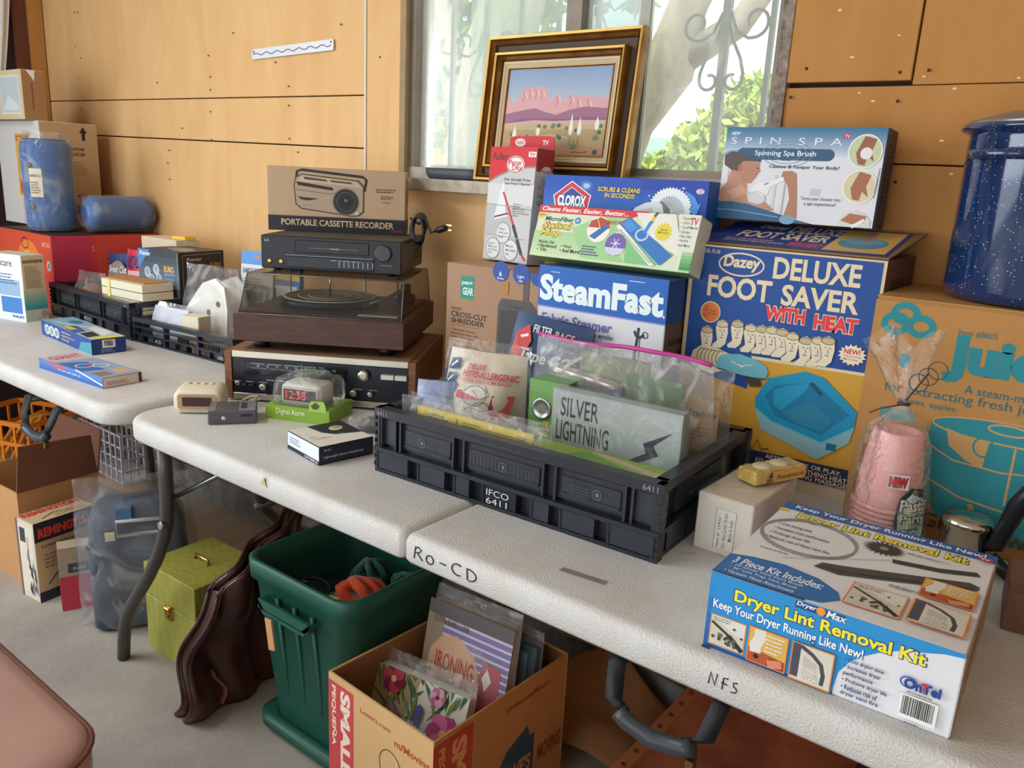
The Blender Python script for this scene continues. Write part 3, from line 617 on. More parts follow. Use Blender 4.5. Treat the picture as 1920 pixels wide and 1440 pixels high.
bm = newbm(); sec = lambda sx, sy, z, r=.02: [(x, y + d / 2, z) for x, y in rrect(-q * sx, q * sx, -d / 2 * sy, d / 2 * sy, r, 5)]
loft(bm, [sec(.88, .9, .0345), sec(.9, .92, .055), sec(.87, .9, .082), sec(.8, .8, .094), sec(.55, .7, .096), sec(.52, .66, .1035), sec(.45, .5, .105)]); wobble(bm, 40, .0025, 2); part('clear_shell', bm, FILM, al, smooth=True)

ck = thing('clock_radio', 'rounded cream clock radio with dark red display', 'clock radio', (.1132, .1257, T), .764)
def rsec(w, y, z0, z1, r=.012): return [(x, y, z) for x, z in rrect(-w / 2, w / 2, z0, z1, r, 4)]
bm = newbm(); loft(bm, [rsec(.098, -.002, .004, .05, .014), rsec(.108, .004, .002, .056, .018), rsec(.11, .03, .002, .061, .02), rsec(.108, .07, .002, .062, .02), rsec(.098, .09, .004, .05, .02)]); part('case', bm, M('d9cfb8', .4), ck, smooth=True)
bm = newbm(); prism(bm, rrect(-.044, .044, .012, .048, .008, 4), -.0035, -.0012, axis='y'); part('face_plate', bm, M('b1936a', .35), ck)
bm = newbm(); prism(bm, rrect(-.033, .032, .02, .041, .001, 2), -.0048, -.0036, axis='y'); part('display', bm, M('3d1822', .12, coat=.5), ck)
for i in range(4):
    bm = newbm(); lathe(bm, [(.0065, 0), (.006, .003), (.003, .004)], 14, c=(-.03 + i * .018, .045, .0605)); part('button', bm, M('cbbf9f', .4), ck)
bm = newbm(); tube(bm, [(.052, .06, .006), (.065, .07, .0035), (.085, .085, .012), (.1, .1, .018), (.12, .085, .022), (.11, .06, .014), (.09, .06, .005), (.1, .09, .01), (.128, .075, .018)], .0027, 7); part('power_cord', bm, M('cdbfa2', .5), ck, smooth=True)

rcd = thing('pocket_recorder', 'small grey pocket tape recorder lying flat', 'recorder', (.2343, .1366, T), .93)
bm = newbm(); rbx(bm, -.052, .052, 0, .085, 0, .031, .003, 2); part('case', bm, M('55535c', .4), rcd)
for i in range(12):
    bm = newbm(); bx(bm, -.034, .012, .012 + i * .005, .0145 + i * .005, .031, .0322); part('speaker_slat', bm, M('7d7b7a', .35, metal=.5), rcd)
bm = newbm(); bx(bm, .014, .05, .006, .078, .031, .0318); part('control_plate', bm, M('b9bcc0', .3, metal=.7), rcd)
bm = newbm(); bx(bm, .018, .03, .02, .06, .0319, .034); part('switch', bm, M('3a3a44', .4), rcd)
bm = newbm(); bx(bm, -.05, -.036, .006, .08, .031, .0318); part('end_plate', bm, M('8a898c', .35, metal=.5), rcd)
bm = newbm(); lathe(bm, [(.005, 0), (.005, .001), (.0022, .001)], 14, axis='y', c=(-.018, 0, .015)); part('jack', bm, M('d2ccc0', .3, metal=.8), rcd)
bm = newbm(); bx(bm, .018, .042, -.0008, 0, .018, .023); part('slot', bm, M('222228', .5), rcd)

hp = carton('headphone_box', 'black and white stereo headphone box lying flat beside the packed crate', .5889, .1644, 0, 1.40, .125, .131, .0385, ['1f2233', '20222e', '20222e', 'dfe3ea', 'e3ddd0', '20222e'])
p = pr(hp, 'front'); p.text('Lightweight Stereo Headphones', .08, .3, .8, .46, 'c9ccd6', .004); p.text('33-1126', .08, .72, .2, .82, 'c9ccd6', .01); done(p)
p = pr(hp, 'left'); p.rect(0, 0, 1, .22, '20222e'); p.text('OPTIMUS', .55, .05, .95, .16, 'f2f2f2', .02); p.fine(.08, .4, .5, .8, 3, '8f97ad', 3); done(p)
p = pr(hp, 'top'); p.poly([(.35, 1), (.4, .6), (.55, .42), (1, .3), (1, 1)], '26304a'); p.poly([(.42, 1), (.46, .63), (.6, .46), (1, .35), (1, 1)], '20262c'); p.ell(.72, .7, .14, 'c8cba0', rot=.5, rv=.1); p.ell(.76, .72, .08, '9d9b63', rv=.06); p.lines(['Optimus', 'Stereo Headphones'], .1, .3, .4, .5, '8d857a', .01); p.text('Digital', .55, .36, .68, .42, 'd5d5d5', .01); done(p)
# ============================================================ CARTONS ALONG THE WALL
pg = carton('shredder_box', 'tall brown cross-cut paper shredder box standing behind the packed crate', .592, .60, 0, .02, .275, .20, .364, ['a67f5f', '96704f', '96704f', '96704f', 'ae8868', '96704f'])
p = pr(pg, 'front'); p.rect(.165, .775, .315, .925, '1f8a76'); p.text('pen+', .178, .86, .3, .893, 'd9efe6', .02); p.text('GEAR', .19, .8, .307, .85, 'd9efe6', .03)
p.text('8-SHEET', .065, .69, .19, .71, '4c3527', .01); p.text('CROSS-CUT', .065, .645, .47, .682, '2c211c', .016); p.text('SHREDDER', .068, .603, .445, .638, '2c211c', .016); p.rect(.068, .588, .4, .591, '6d4f3a')
p.lines(['• Shredsafe Safety:', '  Easy-Feed Entry with', '  Safety Angled Slot', '  Prevents Injury', '• Shreds Credit Cards,', '  Small Paper Clips &', '  Staples', '• Lifting Handle For Easy', '  Waste Removal'], .07, .34, .43, .57, '4c3527', .004)
p.rect(0, 0, 1, .27, '23365f'); p.ell(.1, .27, .07, '23365f'); p.ell(.26, .27, .07, '23365f'); p.ell(.1, .28, .05, '2d4a86')
p.poly([(.58, .4), (.585, .77), (.62, .815), (.92, .82), (.985, .77), (.985, .4)], '4f4a47'); p.poly([(.60, .4), (.61, .74), (.95, .76), (.96, .4)], '3d3937'); p.rect(.84, .815, .9, .99, '5a4f4b'); p.poly([(.77, .42), (.79, .6), (.81, .42)], '8d8783'); p.fine(.7, .765, .93, .78, 1, '2a2726', 3)
for u, t_ in ((.60, '6'), (.81, 'Light\nUse'), (.985, '15')):
    p.ell(u, .985, .085, '274a9a') if u < .9 else p.poly([(.9, 1), (.905, .96), (.94, .93), (1, .92), (1, 1)], '274a9a')
p.text('6', .585, .955, .612, .985, 'eef2fa', .02); p.text('Sheets', .565, .935, .635, .948, 'eef2fa'); p.text('Light', .775, .955, .845, .977, 'eef2fa', .01); p.text('Use', .79, .933, .83, .952, 'eef2fa', .01); p.rect(.62, .845, .69, .925, 'b07a35'); done(p)

pn = carton('window_cleaner_box', 'red and grey window cleaning kit box with open top flap before the painting', .545, .704, .3695, -.16, .162, .06, .272, ['c9c7c4', 'a92f30', 'c9c7c4', 'c9c7c4', 'c22a2a', 'c9c7c4'], tilt=.06)
p = pr(pn, 'front'); p.rect(0, .5, 1, .68, 'd5d4d2'); p.poly([(0, .48), (.6, .5), (.55, .3), (0, .2)], 'b9b8b8'); p.poly([(0, 1), (0, .695), (.2, .75), (.42, .795), (.7, .828), (1, .84), (1, 1)], 'd11f23'); p.line([(0, .69), (.2, .745), (.42, .79), (.7, .823), (1, .835)], .004, '8e8c8b')
p.text('Fuller', .05, .885, .40, .945, '1c1416', .012, .25); p.ell(.57, .85, .19, 'e9e5e2', rv=.075); p.loop(.57, .85, .17, 'b51f28', .002, rv=.066); p.text('Pane', .42, .845, .69, .89, 'c8222c', .02); p.text('DRx', .5, .80, .72, .845, 'c8222c', .02)
p.rect(.83, .915, .99, .96, 'e7e2dd'); p.text('TV', .85, .92, .97, .95, 'c8222c', .03)
p.text('For Streak Free,', .35, .705, .92, .735, '4a4a4c', .004, .2); p.text('Spot Free Cleaner', .33, .668, .93, .698, '4a4a4c', .004, .2)
p.poly([(.2, .4), (.34, .7), (.38, .68), (.45, .42), (.5, .4), (.2, .36)], 'e4e4e4'); p.line([(.2, .385), (.5, .425)], .004, '6a2a2a')
p.line([(.36, .61), (.5, .47), (.63, .33)], .006, 'cf2129'); p.line([(.63, .33), (.75, .2), (.86, .08)], .009, '2e3034'); p.line([(.86, .08), (.95, .03)], .006, 'cf2129')
for cu, cv, ts in ((.425, .25, ['Cleans', 'with Just', 'Water']), (.225, .105, ['BONUS', 'Miracle', 'Scrubber', 'Pad']), (.625, .105, ['Miracle', 'Microfiber', 'Pad'])):
    p.ell(cu, cv, .155, 'd9d9d8'); p.loop(cu, cv, .155, '8b8b8c', .002); p.lines(ts, cu - .1, cv - .055, cu + .12, cv + .055, '3c3c3e', .006)
p.lines(['Works on', 'Windows', 'Mobile Glass', 'Shower Doors', 'Tile, Windshields', '& More'], .6, .40, .95, .52, '54545a', .004); p.line([(0, .5), (1, .47)], .002, 'a4a4a4'); p.line([(.05, .23), (.9, .21)], .002, 'a4a4a4'); done(p)
p = pr(pn, 'right'); p.rect(0, 0, 1, .8, 'c4bfbd'); p.ell(.6, .8, .3, 'd8cfcc', rv=.05); p.text('PaneDR', .35, .79, .9, .82, 'b51f28', .02); p.lines(['For', 'Streak Free', 'Cleaner'], .2, .5, .8, .7, '6a6a6c'); done(p)
bm = newbm(); prism(bm, [(-.078, 0), (.078, 0), (.076, .03), (.06, .033), (-.06, .033), (-.076, .03)], 0, .002, axis='y'); f1 = part('top_flap', bm, M('c9242a', .45), pn); f1.location = (.0, .058, .271); f1.rotation_euler = (.1, 0, 0)
P = Print(.156, .033); P.ell(.25, .55, .12, 'e7d6d4', rv=.3); P.text('TV', .75, .35, .88, .7, 'f2e6e4', .03); P.text('PaneDR', .17, .45, .33, .65, 'b51f28', .02); P.build('flap_print', f1, lambda u, v, e: (-.078 + u * .156, -e, v * .033))

stf = carton('fabric_steamer_box', 'blue and white fabric steamer box standing behind the packed crate', .8975, .585, 0, .0, .315, .20, .387, ['e2e2e6', '6d5648', 'd9d9d9', 'd9d9d9', '4a6db3', 'd9d9d9'])
p = pr(stf, 'front'); p.rect(0, .772, 1, 1, '1c62b8'); p.line([(0, .77), (1, .77)], .003, '9a8fd0')
p.text('SteamFast', .012, .805, .978, .955, 'e6f2f2', .045); p.ell(.985, .81, .008, 'cfe3f2')
p.text('Fabric Steamer', .035, .675, .62, .735, '7a74b8', .03, .12); p.text('The easiest way to remove fabric wrinkles', .03, .633, .63, .667, '2d3e73', .012, .15); p.text('Steams away wrinkles', .19, .607, .41, .628, '2f3038', .012, .15)
p.lines(['quicker than an iron. Freshens', 'fabrics & upholstery'], .19, .55, .5, .6, '8e8e96', .004); p.loop(.095, .57, .06, '55555c', .0015, rv=.05, n=4); p.line([(.785, .715), (.8, .69), (.83, .685), (.86, .7)], .006, '3a3a3c'); p.line([(.815, .735), (.812, .68), (.80, .60), (.805, .3)], .006, '3d3d40'); p.line([(.83, .69), (.828, .3)], .0015, '3d3d40'); p.loop(.865, .7, .02, '3a3a3c', .002); p.ell(.81, .28, .08, '4a4a50', rv=.03)
p.fine(.1, .965, .2, .975, 1, 'cfe3f2', 4); p.fine(.72, .97, .85, .98, 1, 'cfe3f2', 5); done(p)
p = pr(stf, 'right'); p.rect(0, .772, 1, 1, '1f4f94'); p.fine(.1, .3, .6, .7, 6, '3a2a22', 3); done(p)

cl = carton('scrub_brush_box', 'dark blue powered scrub brush box with a red and white hexagon logo', .8505, .715, .3895, .0, .413, .075, .1915, ['1c50b4', '2461b8', '1c50b4', '1c50b4', '2a5fbf', '1c50b4'], tilt=.02)
p = pr(cl, 'front'); p.grad(0, 0, 1, .75, '2c8fd6', '1d52b6', 8); p.rect(.62, 0, 1, 1, '1d3fa8'); p.grad(.5, 0, .7, .8, '2c86d2', '1d52b6', 6)
hx = [(.076, .607), (.19, .88), (.313, .64), (.298, .40), (.199, .254), (.095, .354)]
def sc_(pts, k, c=None):
    c = c or (sum(a for a, b in pts) / len(pts), sum(b for a, b in pts) / len(pts)); return [(c[0] + (a - c[0]) * k, c[1] + (b - c[1]) * k) for a, b in pts]
for i in range(12):
    a = i * pi / 6 + .2; p.poly([(.285, .82), (.285 + .005 * cos(a + 1.5), .82 + .012 * sin(a + 1.5)), (.285 + .05 * cos(a), .82 + .12 * sin(a)), (.285 - .005 * cos(a + 1.5), .82 - .012 * sin(a + 1.5))], '9fd0f2')
p.poly(sc_(hx, 1.06), 'eef2f6'); p.poly(hx, 'd3232b'); p.poly(sc_(hx, .74), 'e6ecf4'); p.poly(sc_(hx, .70), '23408f'); p.text('CLOROX', .1, .42, .29, .63, 'f4f6fa', .05, .12, out='23305f', ow=.09)
p.text('SCRUBS & CLEANS', .36, .735, .62, .82, 'f3d54a', .02, .15, out='1b2148', ow=.05); p.text('IN SECONDS!', .405, .63, .59, .712, 'f3d54a', .02, .15, out='1b2148', ow=.05)
p.star(.80, .5, .125, 'e8ebf0', 40, .9, rv=.38); p.ell(.80, .42, .085, 'c9cdd2', rv=.3)
for i in range(14):
    a = -.3 + i * .22; p.line([(.79 + .03 * cos(a), .42 + .12 * sin(a)), (.80 + .075 * cos(a), .44 + .28 * sin(a))], .0012, '7b8086')
p.poly([(.755, .62), (.80, .5), (.815, .2), (.78, .2), (.765, .45), (.74, .6)], '6f747b'); p.poly([(.54, .2), (.6, .48), (.66, .58), (.73, .61), (.755, .56), (.77, .4), (.775, .2)], 'dfe2e6'); p.poly([(.56, .2), (.62, .42), (.7, .5), (.74, .2)], 'c4c9cf')
p.poly([(.875, .83), (.93, .74), (.955, .6), (.97, .62), (.945, .36), (.905, .52), (.925, .56), (.905, .68)], '4a93e0'); p.star(.866, .862, .014, 'cfe6fa', 6, .3); p.star(.676, .703, .012, 'cfe6fa', 6, .3); p.ell(.959, .82, .022, 'e2e6f2'); p.text('ON', .947, .82, .972, .86, 'b72a3a', .03); p.text('TV', .947, .77, .972, .81, 'b72a3a', .03); p.it = [([(u, 1 - (1 - v) * .62) for u, v in V], F, c) for V, F, c in p.it]; done(p)

mp_ = carton('swivel_mop_box', 'green and white microfiber swivel mop box lying against the blue brush box', .893, .600, .4045, .0, .39, .055, .115, ['d6e2c2', 'dfe0cf', 'cfd8b8', 'cfd8b8', 'dfe4cc', '6f9a55'], tilt=.30)
p = pr(mp_, 'front'); p.grad(0, 0, .7, .5, 'c9d8a8', 'a9cf95', 8); p.poly([(.25, .6), (.45, .9), (.62, .85), (.5, .5), (.62, .05), (.35, .05)], '9ccb8c'); p.poly([(.62, .05), (.8, .05), (.9, .3), (.6, .5)], '7fc07c')
p.poly([(0, .855), (0, 1), (.715, 1), (.6, .86)], 'cf2630'); p.text('Cleans Faster, Easier, Better...', .02, .875, .585, .975, 'f4f0ee', .02, .2); p.poly([(0, .84), (.085, .84), (0, .72)], 'e8c636'); p.text('NEW!', .005, .78, .05, .83, 'b32a2a', .02)
p.text('MicroFiber', .055, .70, .25, .785, '24385a', .01, .2); p.text('Swivel', .045, .55, .25, .68, 'e9c93f', .03, .25, out='37361e', ow=.07); p.text('Mop', .038, .38, .185, .53, 'e9c93f', .03, .25, out='37361e', ow=.07); p.ell(.275, .74, .018, '3d6fb2'); p.ell(.275, .74, .01, '9fc3e6')
p.text('Works On:', .043, .255, .155, .315, '242a28', .012); p.text('• Hardwood', .043, .175, .173, .245, '242a28', .012); p.text('• Tile', .045, .1, .112, .16, '242a28', .012); p.text('• Vinyl', .2, .195, .272, .26, '242a28', .012); p.text('• And More!', .2, .115, .335, .19, '242a28', .012)
p.ell(.42, .61, .072, 'ece6da'); p.poly([(.35, .64), (.365, .76), (.42, .84), (.475, .78), (.49, .64)], 'b2402f'); p.poly([(.37, .47), (.45, .7), (.485, .66), (.41, .42)], '2c66ad'); p.line([(.4, .82), (.43, .62)], .002, 'e8c636')
p.ell(.545, .36, .062, '6f5aa6'); p.poly([(.484, .3), (.607, .3), (.59, .2), (.545, .15), (.5, .2)], 'cfcfe0')
for i in range(6): p.line([(.545 - .03 * cos(i * pi / 6 * 2), .38 - .1 * sin(i * pi / 6 * 2)), (.545 + .03 * cos(i * pi / 6 * 2), .38 + .1 * sin(i * pi / 6 * 2))], .0016, 'ece9f4')
p.fine(.34, .1, .46, .3, 4, '5b5a8a', 3)
p.poly([(.63, .97), (.86, .99), (.95, .2), (.72, .6)], 'e6e3d6'); p.poly([(.528, .69), (.54, .76), (.80, .06), (.77, .05)], 'ecebe4'); p.poly([(.55, .62), (.555, .66), (.78, .1), (.77, .08)], 'b9bfb4'); p.poly([(.535, .76), (.6, .87), (.885, .26), (.83, .07)], '2b73bd'); p.poly([(.55, .76), (.6, .84), (.66, .7), (.62, .6)], '3f8fd2'); p.loop(.69, .58, .035, 'bcd2e6', .004, rv=.1)
p.line([(.70, .6), (.725, .8), (.735, .84)], .008, '2f86cf'); p.line([(.735, .84), (.74, .92)], .008, 'e3c43a'); p.line([(.74, .92), (.755, 1)], .006, '55585c'); p.text('USE WET OR DRY!', .47, .72, .58, .79, 'c9342f', .01, .2); p.star(.81, .66, .05, 'e3cf3a', 14, .82); p.text('Save', .79, .68, .83, .73, '4a4a1c', .01); p.text('Money!', .78, .62, .84, .67, '4a4a1c', .01)
p.poly([(.88, 1), (1, 1), (1, .02), (.93, .02)], 'dfe0d2'); p.text('TV', .945, .82, .99, .95, 'c9342f', .03); p.lines(['Cleans:', '• Dirt', '• Scuff Marks', '• Grease', '• Pet Hair', '• Spills', '• And More'], .9, .42, .995, .97, '34362f', .006); p.grad(.94, .03, 1, .35, '3f9a4a', 'a4cf90', 5); done(p)
p = pr(mp_, 'top'); p.rect(0, 0, 1, 1, 'b9c59b'); done(p)

dz = carton('foot_massager_box', 'large worn blue foot massager box with cream lettering and a blue tub picture', 1.2455, .662, 0, .0, .372, .215, .459, ['c79a3e', '7d5a40', '8a6a4c', 'b99a6a', '2a3f8f', '8a6a4c'], bev=.003)
CRM = 'e6d3ac'
p = pr(dz, 'front', .55); p.rect(.0, .0, 1, 1, 'dcc498'); p.rect(.022, .0, .985, .992, '1b4a94'); p.poly([(.022, 0), (.022, .47), (.15, .43), (.4, .40), (.41, .538), (.985, .548), (.985, 0)], 'd6a136'); p.rect(.022, 0, .985, .06, 'd8c8ae'); p.poly([(.40, .548), (.985, .557), (.985, .545), (.41, .535)], CRM)
p.text('MODEL FS-30', .042, .965, .165, .982, CRM, .01); p.loop(.288, .928, .122, CRM, .003, rv=.047); p.text('Dazey', .19, .90, .392, .965, CRM, .035, .1)
for wd, a, b, c, e in (('DELUXE', .462, .885, .892, .975), ('FOOT', .115, .78, .467, .874), ('SAVER', .52, .78, .903, .868)): p.text(wd, a, b, c, e, CRM, .03)
p.text('WITH', .446, .712, .655, .772, 'e23a40', .05, out=CRM, ow=.09); p.text('HEAT', .70, .702, .912, .763, 'e23a40', .05, out=CRM, ow=.09); p.ell(.147, .71, .058, CRM); p.ell(.147, .71, .053, 'd9732f'); p.lines(['THE', 'FOOT SAVER', 'IS THE BEST', 'HEAT'], .11, .685, .185, .735, '6b3320')
for i, (u, v) in enumerate([(.14, .585), (.224, .621), (.309, .631), (.383, .622), (.444, .624), (.498, .626), (.552, .624), (.607, .614), (.677, .605), (.737, .612), (.786, .619)]):
    p.poly([(u - .036, v + .02), (u - .03, v + .052), (u + .002, v + .064), (u + .03, v + .048), (u + .036, v + .01), (u + .028, v - .04), (u + .002, v - .062), (u - .04, v - .064), (u - .048, v - .05), (u - .022, v - .03)], 'e9dcc0'); p.ell(u, v + .045, .034, 'd9c9a4' if i % 2 else 'c9b48a', rv=.016); p.loop(u, v + .043, .034, '4a3f30', .0012, rv=.014)
    p.line([(u - .014, v + .015), (u - .004, v + .016)], .0014, '3a3226'); p.line([(u + .008, v + .015), (u + .018, v + .016)], .0014, '3a3226'); p.line([(u + .002, v + .01), (u + .008, v - .006), (u, v - .008)], .0012, '3a3226'); p.line([(u - .008, v - .016), (u + .012, v - .016)], .0014, '3a3226'); p.line([(u - .036, v + .02), (u - .022, v - .03), (u - .046, v - .052)], .001, '3a3226')
p.star(.907, .621, .068, 'efe2c4', 16, .78, rv=.044); p.text('NEW!', .865, .624, .945, .645, 'cf2f45', .03, .1); p.lines(['•Vibra-Nodes', '•More Heat'], .865, .597, .952, .622, 'a02f45')
p.poly([(.056, .478), (.075, .53), (.12, .56), (.192, .562), (.29, .54), (.3, .48), (.2, .44), (.1, .45)], 'e3d4b0')
for k in range(6): p.loop(.13 + k * .022, .51, .03, '5a4c36', .0015, rv=.036, a0=1.2, a1=5)
p.poly([(.215, .49), (.225, .52), (.26, .538), (.345, .548), (.44, .535), (.49, .515), (.505, .49), (.495, .46), (.44, .455), (.36, .455), (.26, .46), (.225, .47)], '6fb9c9'); p.line([(.225, .47), (.36, .455), (.44, .455), (.495, .46)], .003, '3a4a50'); p.poly([(.38, .455), (.47, .452), (.48, .425), (.42, .415)], '4a3a30'); p.poly([(.33, .505), (.36, .5), (.39, .507), (.36, .49)], 'e6dcc4'); p.line([(.30, .51), (.33, .503), (.36, .497), (.39, .506), (.42, .51)], .002, 'e6dcc4')
p.poly([(.457, .335), (.505, .24), (.815, .165), (.955, .262), (.972, .335), (.82, .24)], '8fbac4'); p.poly([(.455, .373), (.514, .467), (.697, .523), (.792, .51), (.972, .395), (.97, .327), (.823, .236), (.556, .28), (.462, .328)], '1596c0'); p.poly([(.505, .389), (.551, .441), (.745, .486), (.939, .378), (.817, .27), (.574, .309)], '0f7ba6'); p.poly([(.60, .341), (.70, .43), (.74, .486), (.60, .445), (.55, .42), (.555, .36)], '1f9ac6'); p.poly([(.60, .335), (.75, .40), (.86, .34), (.815, .285), (.68, .3)], '2a86a8'); p.poly([(.72, .475), (.74, .486), (.80, .445), (.79, .43)], '0b5577'); p.line([(.457, .33), (.557, .283), (.823, .238), (.97, .33)], .003, '57c2dd'); p.rect(.85, .215, .9, .245, '1a6f93')
p.line([(.4, .22), (.44, .15), (.42, .2), (.47, .14), (.5, .19), (.52, .15), (.56, .16)], .003, '5a4520'); p.poly([(.30, .135), (.975, .15), (.982, .065), (.30, .052)], '262c52'); p.text('AFTER WORK OR PLAY,', .55, .113, .945, .135, CRM, .012); p.text('RELAX WITH SOOTHING HEAT', .5, .088, .975, .11, CRM, .012); p.text('AND VIBRATING MASSAGE', .53, .066, .977, .086, CRM, .012); done(p)
# lifted top flap, hinged on the front edge
fp = newbm(); prism(fp, [(-.184, 0), (.184, 0), (.2, .21), (-.176, .20)], 0, .003); flp = part('top_flap', fp, M('8a6a4c', .6), dz); flp.location = (.002, .003, .4605); flp.rotation_euler = (.19, 0, 0)
P = Print(.37, .2); P.rect(.02, .02, .98, .97, '2d3c86'); P.text('DELUXE', .38, .62, .66, .9, CRM, .03); P.text('FOOT SAVER', .15, .32, .64, .6, CRM, .03); P.text('Dazey', .2, .68, .36, .88, CRM, .03); P.text('WITH HEAT', .47, .1, .64, .27, 'd9444a', .04); P.lines(['RELAX AFTER WORK OR PLAY', 'AND SOOTHING VIBRATING MASSAGE'], .12, .12, .45, .27, CRM); P.rect(.66, .08, .96, .92, 'dcb262'); P.ell(.81, .42, .12, '5e93ad', rv=.22); P.ell(.8, .5, .1, '7eb0c4', rv=.12); P.poly([(.76, .92), (.79, .5), (.83, .5), (.82, .92)], 'c79a78'); P.build('flap_print', flp, lambda u, v, e: (-.184 + u * .37, .003 + v * .2, .0032 + e), rough=.55)
p = pr(dz, 'right', .7); p.rect(0, .0, 1, 1, '7d5a40'); p.rect(.2, .84, .7, .92, '5f4634'); p.fine(.25, .85, .65, .91, 3, '3c2a20', 3); done(p)

sp = carton('spa_brush_box', 'white and teal spinning shower brush box with a bather picture on top of the stack', 1.2135, .768, .5085, .0, .312, .075, .183, ['e3e2e6', '2c2d44', '5f7f9a', '5f7f9a', '4c7fa0', '5f7f9a'], tilt=.05)
p = pr(sp, 'front'); p.rect(0, 0, 1, 1, 'e0dfe4'); p.grad(0, .70, 1, 1, 'd2d4e2', '3c7196', 14); p.text('NEW', .035, .915, .096, .95, 'eef4fa', .02, .2); p.text('SPIN', .04, .82, .366, .893, 'eef4fa', -.008, space=1.9); p.text('SPA', .484, .815, .75, .89, 'eef4fa', -.008, space=1.9); p.rect(.755, .885, .792, .935, 'c43a6c'); p.text('TV', .76, .89, .79, .925, 'f2e6ee', .02)
p.poly([(0, .72), (.05, .75), (.12, .755), (.12, .74), (.05, .735), (0, .7)], '6fa3be'); p.rect(.13, .655, .675, .778, '33587a'); p.ell(.13, .7165, .04, '33587a', rv=.0615); p.ell(.675, .7165, .04, '33587a', rv=.0615)
for k in range(3): p.loop(.42, .72, .09 + k * .035, '6f93ad', .0012, rv=.07 + k * .03)
p.text('Spinning Spa Brush', .211, .685, .603, .755, 'f2f6fa', .008); p.text('Cleanse & Pamper Your Body!', .317, .56, .755, .607, '24384e', .012, .1)
p.rect(.36, .12, .38, .5, 'd3d2d4'); p.rect(.43, .05, .44, .45, 'b9b7b6'); p.poly([(.6, .3), (.66, .3), (.66, .37), (.6, .37)], 'c9c6c2')
SK = 'c08e74'; p.poly([(.064, .539), (.112, .527), (.149, .435), (.184, .395), (.189, .302), (.288, .251), (.391, .12), (.245, .10), (.115, .12), (0, .14), (0, .30), (.047, .406)], SK); p.poly([(.05, .30), (.15, .38), (.2, .30), (.1, .22)], 'd3a48a')
p.poly([(.116, .593), (.146, .639), (.186, .627), (.254, .621), (.253, .568), (.264, .529), (.243, .502), (.24, .47), (.228, .445), (.207, .396), (.167, .408), (.14, .461), (.1, .50)], 'b9836a'); p.poly([(.007, .697), (.053, .737), (.109, .731), (.135, .685), (.2, .66), (.259, .654), (.258, .628), (.186, .633), (.146, .639), (.116, .593), (.112, .527), (.064, .539), (.013, .591)], '5a4a46'); p.ell(.126, .565, .016, 'a8705a', rv=.04); p.line([(.235, .565), (.252, .56)], .002, '4a322a'); p.line([(.236, .495), (.247, .497)], .0015, '8a4a42'); p.line([(.045, .54), (.045, .41)], .002, 'e6cfa4')
p.poly([(.499, .52), (.466, .548), (.412, .538), (.405, .479), (.434, .44), (.453, .388), (.477, .256), (.452, .05), (.54, .05), (.52, .31)], 'b57e62'); p.poly([(.211, .343), (.25, .40), (.31, .415), (.42, .482), (.428, .44), (.344, .372), (.333, .292), (.288, .251), (.23, .27)], 'eceaec'); p.poly([(.19, .289), (.25, .304), (.319, .265), (.322, .212), (.276, .177), (.211, .196)], 'd8d6da'); p.loop(.26, .24, .06, 'b9b5ba', .0014, rv=.07); p.line([(.3, .39), (.33, .41)], .003, '7fa08f')
p.poly([(0, 0), (0, .19), (.1, .193), (.2, .175), (.31, .131), (.433, .081), (.55, .03), (.65, 0)], '2f6288'); p.line([(0, .1), (.12, .1), (.3, .07), (.42, .05)], .0015, '8fb3c9'); p.ell(.48, .03, .05, '7fa8c4', rv=.05); p.text('Turns your shower into', .549, .238, .793, .285, '4a4e58', .002, .1); p.text('a spa experience!', .572, .185, .767, .232, '4a4e58', .002, .1)
for cv, c1, c2 in ((.763, '9c5f45', 'c5cfa4'), (.41, 'a8694a', 'd9cba4'), (.06, 'b0714c', 'd9d4cf')):
    if cv > .1: p.ell(.891, cv, .1, 'f2f0f0'); p.ell(.891, cv, .093, c2); p.poly([(.86, cv - .13), (.84, cv - .02), (.88, cv + .15), (.95, cv + .12), (.93, cv), (.95, cv - .1), (.91, cv - .05), (.9, cv - .14)], c1); p.ell(.9, cv - .02, .035, 'e8e6e2') if cv > .6 else None
    else: p.poly([(.8, 0), (.8, .07), (.83, .14), (.89, .17), (.95, .14), (.985, .07), (.985, 0)], c2); p.poly([(.81, .06), (.86, .14), (.96, .12), (.95, .05), (.88, .03)], c1); p.line([(.88, .0), (.95, .08)], .006, 'ecebea')
p.line([(.985, .35), (.99, .6), (.98, .3)], .0012, '7a8696'); done(p)
p = pr(sp, 'right'); p.rect(0, 0, .25, 1, '2b5f86'); p.rect(.25, 0, 1, 1, '2e2c42'); p.fine(.45, .1, .6, .9, 14, '6f6f82', 3); p.fine(.7, .1, .85, .8, 12, '5a5a6c', 4); done(p)

jc = carton('steam_juicer_box', 'big brown corrugated steam juicer carton carrying the blue enamel pot', 1.613, .60, 0, .0, .354, .285, .402, [CARD] * 6, bev=.003)
TQ = '2f8a95'; p = pr(jc, 'front', .8)
for a in (0, 1, 2): p.loop(.105 + .055 * a - (.02 if a == 1 else 0), .90 + (.045 if a == 1 else 0), .05, TQ, .011, rv=.035)
p.text('Item #8605', .375, .885, .53, .912, '4a7478', .006); p.text('Juicer', .335, .69, .95, .89, TQ, .06); p.text('A steam-method cooker', .44, .655, 1.0 - .02, .69, '3c6f76', .008); p.text('for extracting fresh juices from', .10, .60, .97, .65, '3c6f76', .008); p.text('grapes, apples', .17, .565, .42, .595, '3c6f76', .006); p.text('and more', .72, .565, .95, .595, '3c6f76', .006); p.ell(.17, .75, .025, TQ, rv=.03); p.rect(.1, .49, .26, .54, '5d8f8d')
